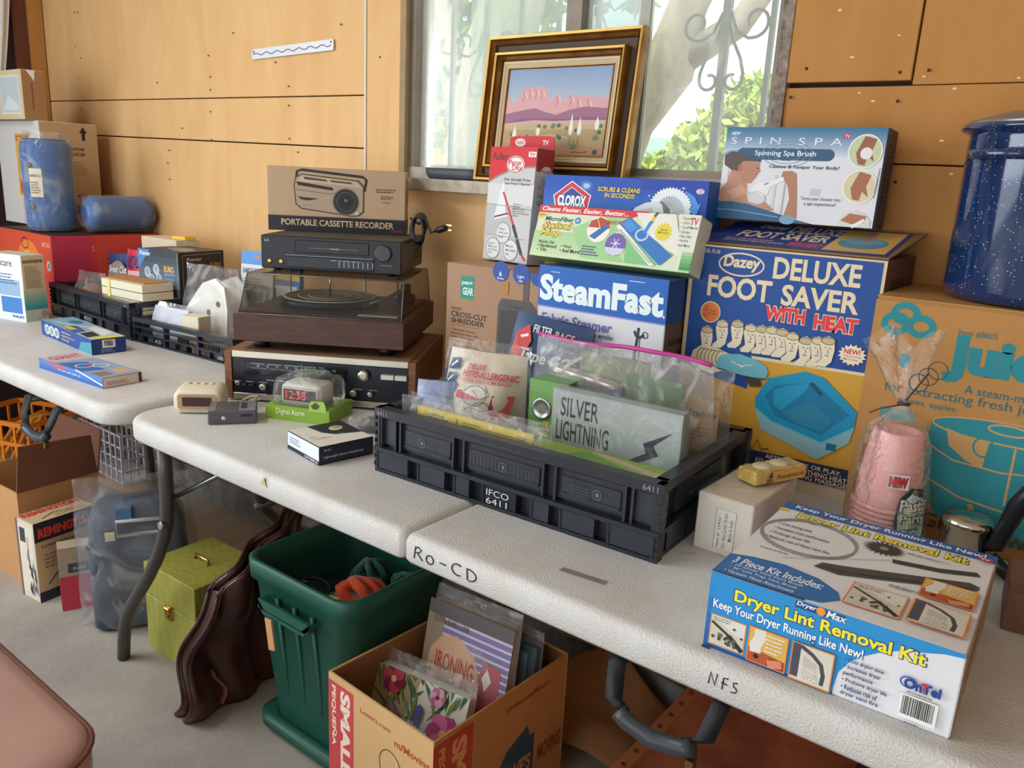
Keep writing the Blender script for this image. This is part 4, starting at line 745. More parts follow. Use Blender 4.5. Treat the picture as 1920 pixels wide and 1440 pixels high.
p.poly([(.33, .24), (.33, .52), (.42, .555), (.62, .565), (.85, .555), (.96, .52), (.96, .12), (.85, .07), (.6, .05), (.42, .12)], TQ); p.loop(.645, .52, .31, 'c79a63', .003, rv=.045); p.loop(.645, .535, .08, 'c79a63', .003, rv=.02); p.line([(.33, .42), (.45, .37), (.65, .36), (.96, .40)], .003, 'c79a63'); p.line([(.33, .28), (.5, .22), (.7, .2), (.96, .26)], .003, 'c79a63'); p.poly([(.4, .5), (.5, .48), (.58, .47), (.57, .36), (.5, .38), (.42, .43)], 'c79a63'); p.loop(.56, .45, .04, TQ, .003, rv=.04); p.rect(.68, .23, .69, .47, 'c79a63'); p.line([(.55, .2), (.6, .12), (.57, .05)], .008, 'c79a63')
for k in range(9): p.loop(.34 + .02 * (k % 4) + .01 * (k // 4), .20 - .022 * (k // 4), .016, '5d7f72', .0015)
p.text('Granite', .36, .06, .68, .125, '6b4a2a', .03); p.text('Ware', .72, .06, .9, .11, '6b4a2a', .03); done(p)
for s in (-1, 1):
    bm = newbm(); bx(bm, -.176, .176, 0, .14, 0, .003); f = part('top_flap', bm, CARD, jc); f.location = (0, .002 if s < 0 else .1435, .4025)
# ============================================================ POT, CUPS, DRYER KIT AND SMALL THINGS AT THE RIGHT
def enamel():
    mt = M('16305a', .1, coat=.8, name='speckled_blue_enamel'); nt = mt.node_tree; N = nt.nodes; L = nt.links; b = N['Principled BSDF']
    tc = N.new('ShaderNodeTexCoord'); vo = N.new('ShaderNodeTexVoronoi'); vo.inputs['Scale'].default_value = 190; L.new(tc.outputs['Object'], vo.inputs['Vector'])
    lt = N.new('ShaderNodeMath'); lt.operation = 'LESS_THAN'; lt.inputs[1].default_value = .16; L.new(vo.outputs['Distance'], lt.inputs[0])
    se = N.new('ShaderNodeSeparateColor'); L.new(vo.outputs['Color'], se.inputs[0]); g = N.new('ShaderNodeMath'); g.operation = 'GREATER_THAN'; g.inputs[1].default_value = .45; L.new(se.outputs[0], g.inputs[0])
    mu = N.new('ShaderNodeMath'); mu.operation = 'MULTIPLY'; L.new(lt.outputs[0], mu.inputs[0]); L.new(g.outputs[0], mu.inputs[1])
    mx = N.new('ShaderNodeMix'); mx.data_type = 'RGBA'; L.new(mu.outputs[0], mx.inputs[0]); mx.inputs[6].default_value = lin('16305a'); mx.inputs[7].default_value = lin('c9d4e2'); L.new(mx.outputs[2], b.inputs['Base Color'])
    return mt
ENA = enamel()
pot = thing('enamel_stock_pot', 'tall dark blue speckled enamel stock pot on the brown juicer carton', 'pot', (1.655, .752, T + .407))
bm = newbm(); lathe(bm, [(.128, 0), (.141, .006), (.146, .02), (.146, .262), (.147, .268), (.158, .272), (.161, .276), (.158, .28), (.144, .278), (.142, .26), (.14, .03)], 72, cap0=True, cap1=True); part('pot_body', bm, ENA, pot, smooth=True)
for a in (-2.05, 1.1):
    c, s = cos(a), sin(a); Pn = []
    for i in range(13):
        t_ = (i / 12 - .5) * .9; r = .146 + .036 * (1 - abs(i / 6 - 1) ** 4); Pn.append((r * cos(a + t_ * .75), r * sin(a + t_ * .75), .232))
    bm = newbm(); tube(bm, Pn, .011, 10, flat=.75); part('handle', bm, ENA, pot, smooth=True)
bm = newbm(); lathe(bm, [(.157, .281), (.15, .288), (.1, .303), (.04, .312), (.012, .314)], 48); part('lid', bm, M('8f8f94', .3, metal=.6), pot, smooth=True)

cup = thing('cup_stack', 'bagged stack of pink plastic party cups standing upside down by the juicer carton', 'cups', (1.518, .535, T))
PINK = M('e8a6a0', .35, spec=.5)
for k in range(9):
    bm = newbm(); z = k * .0085
    lathe(bm, [(.0535, z), (.056, z + .001), (.056, z + .005), (.0535, z + .006), (.0525, z + .0082)], 36, cap0=False, cap1=False); part('cup_rim', bm, PINK, cup, smooth=True)
bm = newbm(); lathe(bm, [(.0525, .0768), (.045, .15), (.0385, .192), (.0375, .197), (.033, .199), (.03, .194), (.012, .194)], 36, cap0=False); part('top_cup', bm, PINK, cup, smooth=True)
P = Print(.12, .2)
P.rect(.0, .40, .42, .52, 'e9dedd'); P.text('NEW', .02, .42, .40, .5, 'c9272e', .05, out='2b2b2b', ow=.08); P.poly([(.28, -.05), (.22, .18), (.28, .33), (.5, .42), (.8, .4), (1.0, .34), (1.0, .0), (.86, -.12), (.5, -.14)], '2a4652'); P.poly([(.33, -.02), (.28, .18), (.34, .3), (.52, .37), (.95, .3), (.95, .02), (.82, -.08), (.52, -.1)], 'cfe4e2')
P.text('Pastel', .3, .22, .98, .32, 'e9e4d4', .03, out='2a4652', ow=.08); P.text('Party', .32, .10, .93, .2, 'd9e9c9', .03, out='2a4652', ow=.08); P.text('cups', .36, -.03, .82, .07, 'cfe9f0', .03, out='2a4652', ow=.08); P.text('12', .68, .34, .85, .4, '2a4652', .03)
cone = lambda u, v, e: (lambda z: (lambda r, a: (r * sin(a), -r * cos(a), z))(.062 - .075 * max(0, z - .05) + e, .13 + u * 1.35))(.034 + v * .2)
P.build('bag_print', cup, cone)
bm = newbm(); n = 40
prof = [(.06, .002), (.063, .03), (.061, .08), (.055, .13), (.05, .185), (.042, .205), (.022, .226), (.006, .243), (.009, .252), (.02, .275), (.032, .31), (.046, .352)]
R = []
for k, (r, z) in enumerate(prof):
    ringv = []
    for i in range(n):
        a = 2 * pi * i / n; cr = 1 + (.05 if k < 5 else .32 if k > 8 else .12) * sin(a * (5 if k < 6 else 4) + k * .7) + .04 * sin(a * 11 + k)
        fl_ = .35 if k > 8 else 1
        ringv.append(bm.verts.new((r * cr * cos(a) + (.0 if k < 8 else -.004 * (k - 7)), r * cr * sin(a) * fl_, z + (.02 * sin(a * 3 + 1) if k == 11 else 0))))
    R.append(ringv)
for k in range(len(R) - 1): bridge(bm, R[k], R[k + 1])
bag_ = part('plastic_bag', bm, BAGLIGHT, cup, smooth=True)
bm = newbm(); tube(bm, [(.008 * cos(i * pi / 5), .008 * sin(i * pi / 5), .243) for i in range(10)], .0025, 6, closed=True); tube(bm, [(.0, -.008, .243), (-.03, -.02, .232), (-.045, -.02, .222)], .0012, 5); tube(bm, [(.004, -.008, .25), (.02, -.014, .28), (.03, -.01, .3)], .0014, 5); part('twist_tie', bm, M('3a3a3c', .5), cup, smooth=True)
bm = newbm()
for k in range(3): tube(bm, [(.02 + .014 * cos(i * pi / 7 + k) + .012 * k, -.02, .285 + .014 * sin(i * pi / 7 + k) + .012 * k) for i in range(15)], .0009, 5)
part('bag_ribbon', bm, M('35525a', .5), cup)

dk = carton('dryer_lint_kit_box', 'blue and white dryer lint removal kit box on the front edge of the table', 1.5695, .034, 0, .0314, .284, .30, .104, ['e6e6ea', 'b89f82', 'd9d9d9', 'd9d9d9', 'e6e4e2', 'd9d9d9'])
NV = '1d2b5e'; p = pr(dk, 'front')
p.poly([(0, 0), (0, 1), (1, 1), (1, .955), (.93, .93), (.869, .875), (.78, .80), (.719, .715), (.65, .58), (.61, .47), (.575, .3), (.565, .1), (.565, 0)], '2a8fd0'); p.poly([(0, 0), (0, .05), (.565, .035), (.565, 0)], '23508f'); p.grad(0, .0, .02, .9, '2a5fa6', '2a8fd0', 4)
p.text('Dryer Lint Removal Kit', .115, .67, .875, .865, 'f5e63a', .028, out='1d3a6e', ow=.06); p.text('Keep Your Dryer Running Like New!', .025, .515, .655, .665, 'f2f6fa', .02, out='1f5f9a', ow=.05); p.rect(.37, .90, .57, .985, '2a4a80'); p.text('Dryer', .375, .915, .455, .985, 'f2f2f4', .02, .2); p.text('Max', .495, .90, .575, .985, 'f2f2f4', .02, .2); p.ell(.473, .945, .018, 'f09a2c')
def photo(p, u0, v0, u1, v1, kind, border='e6823c'):
    W_, H_ = u1 - u0, v1 - v0; g = lambda a, b: (u0 + a * W_, v0 + b * H_); p.rect(u0, v0, u1, v1, border); p.rect(u0 + W_ * .03, v0 + H_ * .03, u1 - W_ * .03, v1 - H_ * .03, {'a': 'cfc9b4', 'b': 'c7a24a', 'c': 'd0c9b6'}[kind])
    if kind == 'a':
        p.poly([g(.03, .97), g(.97, .97), g(.97, .45), g(.6, .6)], 'dedbd2'); p.fine(u0 + .1 * W_, v0 + .8 * H_, u0 + .75 * W_, v0 + .95 * H_, 2, '8a8578', 3); p.line([g(.05, .75), g(.55, .45), g(.95, .08)], .0035 if W_ < .3 else .003, '3a3634'); p.line([g(.55, .45), g(.95, .08)], .006, '2d2b2c')
        rr = random.Random(5); [p.ell(*g(rr.uniform(.1, .75), rr.uniform(.15, .42)), .008, rr.choice(('4a4642', '6b665e', '8a857a')), n=7) for _ in range(22)]
        p.ell(*g(.68, .72), .006, '4a4a4a'); p.ell(*g(.9, .5), .006, '4a4a4a')
    if kind == 'b':
        p.poly([g(.03, .97), g(.03, .4), g(.97, .3), g(.97, .97)], 'dcb256'); p.poly([g(.03, .03), g(.03, .42), g(.5, .36), g(.97, .3), g(.97, .03)], 'b5562c'); p.poly([g(.5, .05), g(.6, .3), g(.95, .22), g(.95, .05)], '8e3d20'); p.line([g(.28, .97), g(.3, .75), g(.2, .5), g(.22, .3)], .014, 'e0ddd6'); p.ell(*g(.25, .2), .012, '2d2522'); p.line([g(.55, .1), g(.9, .2)], .01, 'd9896a'); p.fine(u0 + .45 * W_, v0 + .4 * H_, u0 + .95 * W_, v0 + .93 * H_, 5, 'e9e0cc', 6)
    if kind == 'c':
        p.poly([g(.03, .97), g(.03, .1), g(.22, .1), g(.22, .97)], '4a4d58'); p.poly([g(.22, .97), g(.97, .97), g(.97, .05), g(.22, .05)], 'd8d1c0'); p.line([g(.22, .93), g(.5, .8), g(.72, .62), g(.8, .35), g(.78, .1)], .005, '4a4a52'); p.poly([g(.3, .7), g(.62, .6), g(.7, .1), g(.3, .08)], 'c4bdae'); p.fine(u0 + .22 * W_, v0 + .08 * H_, u0 + .75 * W_, v0 + .45 * H_, 6, 'eeeae2', 8)
photo(p, .022, .06, .185, .465, 'a'); photo(p, .198, .033, .368, .49, 'b'); photo(p, .384, .02, .556, .5, 'c')
p.lines(['• Cuts drying time', '• Increases dryer', '   performance', '• Prolongs dryer life', '• Reduces risk of', '   dryer vent fire'], .595, .055, .765, .54, NV, .02, .74); p.text('OnTel', .815, .43, .945, .55, '23459a', .05); p.text('T', .875, .43, .898, .545, 'd2283c', .05); p.loop(.83, .5, .028, '23459a', .0015, rv=.06); p.fine(.83, .385, .92, .41, 1, '55555c', 2); p.barcode(.812, .08, .945, .36); p.fine(.84, .03, .91, .055, 1, '55555c', 3); p.rect(0, 0, .04, .03, '1d2f5e'); done(p)
p = pr(dk, 'top'); p.rect(0, .905, 1, 1, '2c5fa4'); p.text('Keep Your Dryer Running Like New!', .06, .925, .955, .985, 'f0f4fa', .02, out='1d3a6e', ow=.05); p.text('Dryer Lint Removal Kit', .105, .79, .895, .885, 'f2e23a', .03, out='3a3a24', ow=.07); p.poly([(.0, .895), (.05, .895), (.045, .86), (.0, .86)], 'f2d93a'); p.text('New!', .005, .868, .045, .888, '8a2a2a', .01); p.text('DryerMax', .12, .885, .26, .903, '2b3f7a', .02, .2); p.ell(.2, .893, .012, 'f09a2c')
p.poly([(0, 0), (0, .21), (.1, .245), (.238, .262), (.396, .228), (.495, .16), (.518, .1), (.46, .03), (.3, 0)], '2a6fb2'); p.grad(.0, .0, .4, .03, '2b3a6e', '2a6fb2', 2); p.text('3 Piece Kit Includes:', .035, .135, .43, .2, 'f2f4fa', .02, .1); p.text("• 10' Dryer Vent Duct Brush", .04, .1, .36, .13, 'e6ecf4', .008, .1); p.text('• 36" Lint Trap Vent Brush', .045, .066, .345, .096, 'e6ecf4', .008, .1); p.text('• Vacuum Hose Attachment', .04, .03, .345, .06, 'e6ecf4', .008, .1)
for dv in (0, .02): p.loop(.23, .6 + dv, .22, '8d8e90', .003, rv=.2)
p.star(.55, .73, .1, '35302f', 22, .62, rv=.085); p.ell(.55, .73, .02, '8a8580', rv=.02); p.lines(['• Cuts drying time', '• Increases dryer performance', '• Prolongs dryer life', '• Reduces risk of dryer vent fire'], .06, .47, .36, .72, '2b3566', .008)
p.line([(.61, .62), (.8, .66), (.95, .73)], .012, '3f3b39'); p.poly([(.34, .33), (.36, .39), (.45, .42), (.93, .62), (.97, .6), (.965, .56), (.8, .48), (.45, .32)], '4a4745'); p.line([(.36, .34), (.5, .37), (.95, .57)], .004, '2a2827'); p.line([(.2, .32), (.6, .62)], .001, '8a8580'); p.fine(.08, .36, .26, .375, 1, '55555c', 4); p.fine(.65, .74, .85, .76, 2, '55555c', 5); p.fine(.65, .35, .78, .38, 2, '55555c', 5)
photo(p, .525, .085, .745, .30, 'a'); photo(p, .765, .345, .975, .53, 'b'); photo(p, .765, .09, .975, .30, 'c'); p.rect(.925, .87, .985, .9, 'c9333a'); p.text('TV', .935, .873, .975, .897, 'f2e6e4', .03); done(p)
p = pr(dk, 'right', .6); p.rect(0, 0, 1, 1, 'a88c6c'); p.fine(.2, .3, .8, .8, 5, '8d7456', 5); done(p)

wbx = carton('brass_tieback_box', 'small plain white box with a printed paper label beside the packed crate', 1.3355, .29, 0, -.02, .092, .185, .096, ['ded3c4', 'd6cabb', 'd6cabb', 'd6cabb', 'e0d3bf', 'd6cabb'])
p = pr(wbx, 'front'); p.rect(.36, .1, .72, .80, 'e6dfd4'); p.line([(.36, .1), (.72, .1), (.72, .8), (.36, .8)], .0008, '3a3432', True); p.text('Item #  15456', .40, .13, .46, .66, '3a3432', .004, rot=90); p.text('Desc  Brass Curtain Tie back', .50, .13, .57, .76, '3a3432', .004, rot=90); p.text('Made in India', .61, .28, .68, .66, '3a3432', .004, rot=90); done(p)
bm = newbm(); rbx(bm, -.0475, .0475, -.0015, .1865, .0005, .0978, .003, 2); wobble(bm, 30, .001, 4); part('shrink_wrap', bm, BAGLIGHT, wbx)
rp_ = thing('receptacle_packet', 'small gold foil packet of electrical receptacle on the white label box', 'packet', (1.333, .372, T + .0992), 1.18)
bm = newbm(); rbx(bm, -.0, .118, -.021, .021, 0, .024, .004, 2); wobble(bm, 40, .0015, 3); part('wrapper', bm, M('e3c878', .3, metal=.15, var=.25, vs=60, col2='b8943c'), rp_)
P = Print(.118, .024); P.rect(.3, .08, .98, .9, 'd9a85a'); P.text('Receptacle', .4, .2, .95, .62, '3a2a1a', .01, .15); P.text('EAGLE', .2, .15, .34, .4, '2d3a5e', .02); P.poly([(.24, .5), (.3, .9), (.32, .5)], '2d3a5e'); P.build('side_print', rp_, lambda u, v, e: (u * .118, -.0228 - e, v * .024))
for x in (.035, .075):
    bm = newbm(); lathe(bm, [(.017, 0), (.015, .003), (.006, .004)], 20, c=(x, 0, .0236)); part('outlet_face', bm, M('d5c4a0', .4), rp_)

# black-handled chrome opener on a small brown box
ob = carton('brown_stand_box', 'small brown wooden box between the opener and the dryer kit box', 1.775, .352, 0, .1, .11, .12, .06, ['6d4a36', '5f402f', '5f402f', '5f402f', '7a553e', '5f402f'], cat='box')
op = thing('jar_opener', 'chrome canister opener with black handle and red button in front of the juicer carton', 'opener', (1.64, .525, T), -.15)
bm = newbm(); lathe(bm, [(.032, 0), (.035, .004), (.035, .07), (.037, .072), (.037, .08), (.033, .086), (.012, .089)], 36, c=(-.0, 0, 0)); part('canister', bm, M('c9c4b8', .15, metal=1), op, smooth=True)
bm = newbm(); tube(bm, [(.03, .0, .05), (.045, -.002, .055), (.055, -.004, .09), (.064, -.006, .125), (.08, -.008, .155), (.115, -.01, .165), (.155, -.012, .158)], [.012, .014, .013, .015, .017, .016, .016], 12); part('handle', bm, M('1a1a20', .3), op, smooth=True)
bm = newbm(); tube(bm, [(.04, 0, .03), (.07, .0, .012), (.12, 0, .01), (.16, 0, .012)], [.012, .011, .010, .01], 10); part('lower_arm', bm, M('1a1a20', .3), op, smooth=True)
bm = newbm(); lathe(bm, [(.011, 0), (.011, .012), (.008, .015)], 16, c=(.075, -.008, .168)); part('button', bm, M('d5452f', .4), op)

# ============================================================ ON THE SILL AND WALL
GOLD = M('b5813a', .35, metal=.45, var=.3, vs=14, col2='7d4f1e'); GOLD2 = M('d2a254', .35, metal=.45, var=.2, vs=14); BRN = M('5f3a22', .4)
pa = thing('framed_painting', 'desert painting in a double gilt frame leaning on the window sill', 'painting', (.548, .8535, T + .5575), .0102, tilt=.1227)
w, h = .4625, .3705; q = w / 2
def molding(name, x0, x1, z0, z1, wd, ya, yb, mats):
    """four mitred moulding lengths"""
    for (a, b, c, e) in (((x0, z0), (x1, z0), (x1 - wd, z0 + wd), (x0 + wd, z0 + wd)), ((x1, z0), (x1, z1), (x1 - wd, z1 - wd), (x1 - wd, z0 + wd)), ((x1, z1), (x0, z1), (x0 + wd, z1 - wd), (x1 - wd, z1 - wd)), ((x0, z1), (x0, z0), (x0 + wd, z0 + wd), (x0 + wd, z1 - wd))):
        bm = newbm(); ks = [(0, .3, 0), (.12, 0, 1), (.38, .05, 0), (.5, .35, 2), (.62, .15, 0), (.86, .45, 2), (1, .75, 1)]
        L = [[(a[0] + (e[0] - a[0]) * k, ya + (yb - ya) * g, a[1] + (e[1] - a[1]) * k), (b[0] + (c[0] - b[0]) * k, ya + (yb - ya) * g, b[1] + (c[1] - b[1]) * k)] for k, g, _ in ks]
        V = [[bm.verts.new(p) for p in l] for l in L]
        for i in range(len(V) - 1): f = bm.faces.new((V[i][0], V[i][1], V[i + 1][1], V[i + 1][0])); f.material_index = ks[i][2]
        bot = [bm.verts.new((p[0], yb, p[2])) for l in (L[0], L[-1]) for p in l]
        bm.faces.new((V[0][0], V[0][1], bot[1], bot[0])); bm.faces.new((V[-1][0], V[-1][1], bot[3], bot[2])); bm.faces.new((bot[0], bot[1], bot[3], bot[2]))
        part(name, bm, mats, pa)
def molding4(name, l, b, r, t, wd, ya, yb, mats): molding(name, -q + l, q - r, b, h - t, wd, ya, yb, mats)
molding('outer_frame', -q, q, 0, h, .023, -.012, .018, [GOLD, GOLD2, BRN])
bm = newbm(); bx(bm, -q + .022, q - .022, .009, .013, .022, h - .022); part('linen_mat', bm, M('5e544a', .9, bump=.2, bs=500), pa)
molding4('inner_frame', .036, .034, .036, .044, .02, -.022, .009, [GOLD, GOLD2, BRN])
molding4('liner', .056, .054, .056, .064, .017, -.004, .006, [M('d9c6a4', .8), M('d9c6a4', .8), M('d2bc96', .8)])
molding4('fillet', .072, .07, .072, .08, .005, -.002, .006, [GOLD, GOLD2, GOLD])
cw, ch = w - .152, h - .158; P = Print(cw, ch, .6)
P.grad(0, .62, 1, 1, 'b4bed0', '8fa3c4', 10); P.grad(0, .5, 1, .62, 'c9c4d0', 'b4bed0', 4)
P.poly([(0, .46), (0, .62), (.03, .7), (.06, .6), (.1, .62), (.15, .76), (.2, .78), (.38, .79), (.42, .7), (.46, .62), (.5, .68), (.52, .73), (.55, .64), (.6, .62), (.62, .72), (.66, .66), (.72, .68), (.85, .66), (1, .64), (1, .46)], 'd9a6a8')
for u, v in ((.16, .74), (.22, .76), (.28, .77), (.34, .75), (.5, .68), (.63, .68), (.7, .64), (.8, .63)): P.line([(u, v), (u + .02, v - .06), (u + .01, v - .12)], .003, 'c98488'); P.line([(u + .03, v - .02), (u + .05, v - .08)], .003, 'ecc9c4')
P.poly([(0, .36), (0, .47), (.1, .5), (.3, .54), (.42, .49), (.52, .46), (.65, .52), (.8, .55), (1, .53), (1, .36)], 'a06f86'); P.poly([(0, .36), (.2, .42), (.4, .42), (.6, .41), (.8, .44), (1, .42), (1, .34), (0, .32)], '8d5f7c'); P.poly([(0, .3), (0, .36), (.3, .4), (.5, .39), (.75, .4), (1, .4), (1, .3)], 'd3a9a6')
P.rect(0, 0, 1, .33, 'b39a6f'); P.poly([(0, .33), (.3, .36), (.6, .35), (1, .36), (1, .3), (0, .28)], 'c4ad7f'); P.poly([(0, 0), (0, .14), (.4, .1), (.7, .13), (1, .08), (1, 0)], 'b58a6a'); P.poly([(.3, .2), (.5, .24), (.7, .2), (.5, .17)], 'c9b088')
rr = random.Random(2)
for i in range(14): u, v = rr.random(), rr.uniform(.17, .34); P.ell(u, v, .02, rr.choice(('5f7a56', '4a6a4f', '6d8a5c')), rv=.025, n=9)
for u, b, t_ in ((.12, .12, .32), (.36, .17, .3), (.68, .18, .46), (.76, .18, .42), (.92, .24, .42)):
    P.line([(u, b - .06), (u, t_)], .0016, '6d7a4c'); P.poly([(u - .018, b + .07), (u - .02, b + .12), (u, t_ + .02), (u + .02, b + .12), (u + .018, b + .07), (u, b + .04)], 'efe9dc')
for u, v, k in ((.36, .1, .045), (.72, .06, .1), (.92, .17, .05), (.09, .04, .05)):
    for i in range(11): a = .25 + i * 2.64 / 10; P.poly([(u - .006, v), (u + k * cos(a) * 1.1, v + k * 1.5 * sin(a)), (u + .006, v)], '4a7355' if i % 2 else '6f9a6a')
P.line([(.7, .025), (.74, .04), (.8, .03), (.86, .045)], .0016, '3a3a32'); P.ell(.93, .04, .025, '4a5a55', rv=.03, n=10)
bm = newbm(); bx(bm, -cw / 2 - .002, cw / 2 + .002, .0035, .008, .072, h - .082); cvs = part('canvas', bm, M('b39a6f', .7), pa)
P.build('painted_scene', cvs, lambda u, v, e: (-cw / 2 + u * cw, .0033 - e, .074 + v * ch), base=.0002, step=.00001)
bm = newbm(); bx(bm, -q + .004, q - .004, .0135, .0179, .004, h - .004); part('backing', bm, M('7a6248', .9), pa)

ty = newbm()
secs = [[(x * s, .005 + y * s * .75, z) for x, y in rrect(-.1, .1, -.045, .045, .04, 6)] for s, z in ((.86, 0), (.97, .012), (1.0, .03), (.97, .03), (.94, .013), (.83, .003))]
loft(ty, secs); solo('grey_tray', ty, M('4d5158', .45), 'dark grey shallow plastic tray on the sill behind the painting', 'tray', (.21, .885, T + .5565), .05, smooth=False)
bm = newbm(); lathe(bm, [(.03, 0), (.07, .004), (.09, .012), (.096, .016), (.096, .019), (.088, .016), (.068, .008), (.02, .004)], 40, axis='y'); solo('white_plate', bm, M('e6e2da', .4), 'white plate standing on edge behind the dark blue brush box', 'plate', (.825, .825, T + .4845), smooth=True, tilt=.05)
ms = thing('metal_strip', 'short perforated metal strip nailed to the plywood wall', 'strip', (-.521, W - .0045, T + .938), 0, 0, -.022)
bm = newbm(); prism(bm, rrect(-.21, .21, -.016, .016, .004, 2), -.004, 0, axis='y'); part('plate', bm, M('e4e6ea', .35, metal=.1), ms)
bm = newbm(); tube(bm, [(-.2 + i * .01, -.0045, .004 * sin(i * 1.1) - .001) for i in range(41)], .0013, 5); part('wire', bm, M('55565c', .5), ms, smooth=True)
for x in (-.2, .2):
    bm = newbm(); lathe(bm, [(.004, 0), (.003, .0016)], 10, axis='y', c=(x, -.004, .008)); part('nail', bm, STEEL, ms)

# ============================================================ BLACK FOLDING CRATES
CRT = M('23272f', .35, var=.2, vs=30, spec=.5); CRT2 = M('30353e', .3, var=.3, vs=18, spec=.5); CRTD = M('171a20', .45)
def crate_wall(t, L, h, fr, kind='long', text=True):
    """fr maps (s along wall, depth outward 0..th, z) to local xyz"""
    def B(bm, s0, s1, d0, d1, z0, z1):
        v = [bm.verts.new(fr(s, dd, z)) for z in (z0, z1) for dd in (d0, d1) for s in (s0, s1)]
        for q in ((0, 2, 3, 1), (4, 5, 7, 6), (0, 1, 5, 4), (1, 3, 7, 5), (3, 2, 6, 7), (2, 0, 4, 6)): bm.faces.new([v[i] for i in q])
    zl, zr = .36 * h, .87 * h
    bm = newbm(); B(bm, 0, L, 0, .022, zr, h); B(bm, 0, L, .002, .024, zl - .003, zl + .005); B(bm, 0, L, .0, .02, 0, .007); B(bm, 0, .012, .001, .02, .007, h); B(bm, L - .012, L, .001, .02, .007, h); B(bm, .012, L - .012, .001, .006, .007, zr)
    for k in range(7): B(bm, 0, .004, .02, .023, h * (.1 + k * .12), h * (.16 + k * .12)); B(bm, L - .004, L, .02, .023, h * (.1 + k * .12), h * (.16 + k * .12))
    o = part(kind + '_wall', bm, CRT, t)
    if kind == 'long':
        edges = [.012, .055, .235, .26, .46, .485, .66 * 1, L - .012]
        cells = [(.0, .07), (.085, .315), (.35, .65), (.685, .915), (.93, 1)]
        for a, b in cells:
            a, b = .012 + a * (L - .024), .012 + b * (L - .024)
            bm = newbm(); B(bm, a, b, .006, .010, zl + .01, zr - .006); B(bm, a, a + .004, .006, .018, zl + .005, zr); B(bm, b - .004, b, .006, .018, zl + .005, zr)
            if b - a > .1: m_ = .012; B(bm, a + m_, b - m_, .010, .013, zl + .022, zr - .016); B(bm, a + m_, b - m_, .010, .016, zl + .018, zl + .022)
            part('recessed_panel', bm, CRT2, o)
        for k, (a, b) in enumerate(((.01, .145), (.185, .295), (.33, .39), (.44, .56), (.61, .67), (.705, .815), (.855, .99))):
            bm = newbm(); B(bm, a * L, b * L, .006, .0205, .009, zl - .005)
            for s_ in (a * L, b * L - .003): B(bm, s_, s_ + .003, .0205, .0225, .009, zl - .005)
            part('base_pad', bm, CRT2 if k != 3 else CRTD, o)
        if text:
            P = Print(L, h); P.text('IFCO', .455, .2, .535, .29, 'c9ccd2', .0); P.text('6411', .455, .08, .53, .17, 'c9ccd2', .0); P.text('6411', .012, .89, .055, .97, '8d929a', .0); P.text('6411', .945, .89, .988, .97, '8d929a', .0); P.fine(.35, .91, .65, .94, 1, '454a54', 3)
            for cx in (.19, .5, .81): P.loop(cx, .62, .013, '565c66', .002); P.ell(cx, .62, .006, '6b717b')
            for cx, dx in ((.22, .03), (.44, .06), (.56, .06), (.76, .03)):
                for i in range(9):
                    for j in range(4): P.rect(cx - dx + i * dx / 4.5, .54 + j * .04, cx - dx + i * dx / 4.5 + .003, .56 + j * .04, '4b515b')
            P.build('moulded_lettering', o, lambda u, v, e: fr(u * L, (.0225 if v < .36 or v > .87 else .0135) + e, v * h))['kind'] = 'stuff'
    else:
        bm = newbm(); B(bm, .06, L - .06, .006, .012, zl + .01, zr - .006); B(bm, L / 2 - .06, L / 2 + .06, .006, .018, h * .55, h * .6); B(bm, L / 2 - .06, L / 2 + .06, .006, .018, h * .78, h * .82); part('recessed_panel', bm, CRT2, o)
        for k in range(4):
            a = .02 + k * .25 * (L - .03); bm = newbm(); B(bm, a, a + .07, .006, .0205, .009, zl - .005); part('base_pad', bm, CRT2, o)
def crate(label, x, y, yaw, w, d, h, text=True, group=None):
    t = thing('folding_crate', label, 'crate', (x, y, T), yaw, group=group)
    crate_wall(t, w, h, lambda s, dd, z: (-w / 2 + s, .024 - dd, z), 'long', text)
    crate_wall(t, w, h, lambda s, dd, z: (w / 2 - s, d - .024 + dd, z), 'long', False)
    crate_wall(t, d - .048, h, lambda s, dd, z: (w / 2 - .024 + dd, .024 + s, z), 'end', False)
    crate_wall(t, d - .048, h, lambda s, dd, z: (-w / 2 + .024 - dd, d - .024 - s, z), 'end', False)
    bm = newbm(); bx(bm, -w / 2 + .02, w / 2 - .02, .02, d - .02, .002, .01); part('crate_floor', bm, CRTD, t)
    return t
cA = crate('black plastic folding crate packed with plastic bags and boxes, near a table seam', .9739, .1722, .041, .605, .398, .13)
bm = newbm(); P0 = [(1.262, .258), (1.292, .262), (1.29, .272), (1.264, .268)]; prism(bm, [(x - 1.277, y - .262) for x, y in P0], 0, .0006); solo('price_sticker', bm, M('cfc4b4', .7, var=.3, vs=80), 'torn scrap of printed sticker on the table at the crate corner', 'sticker', (1.297, .255, T + .0003), .6)

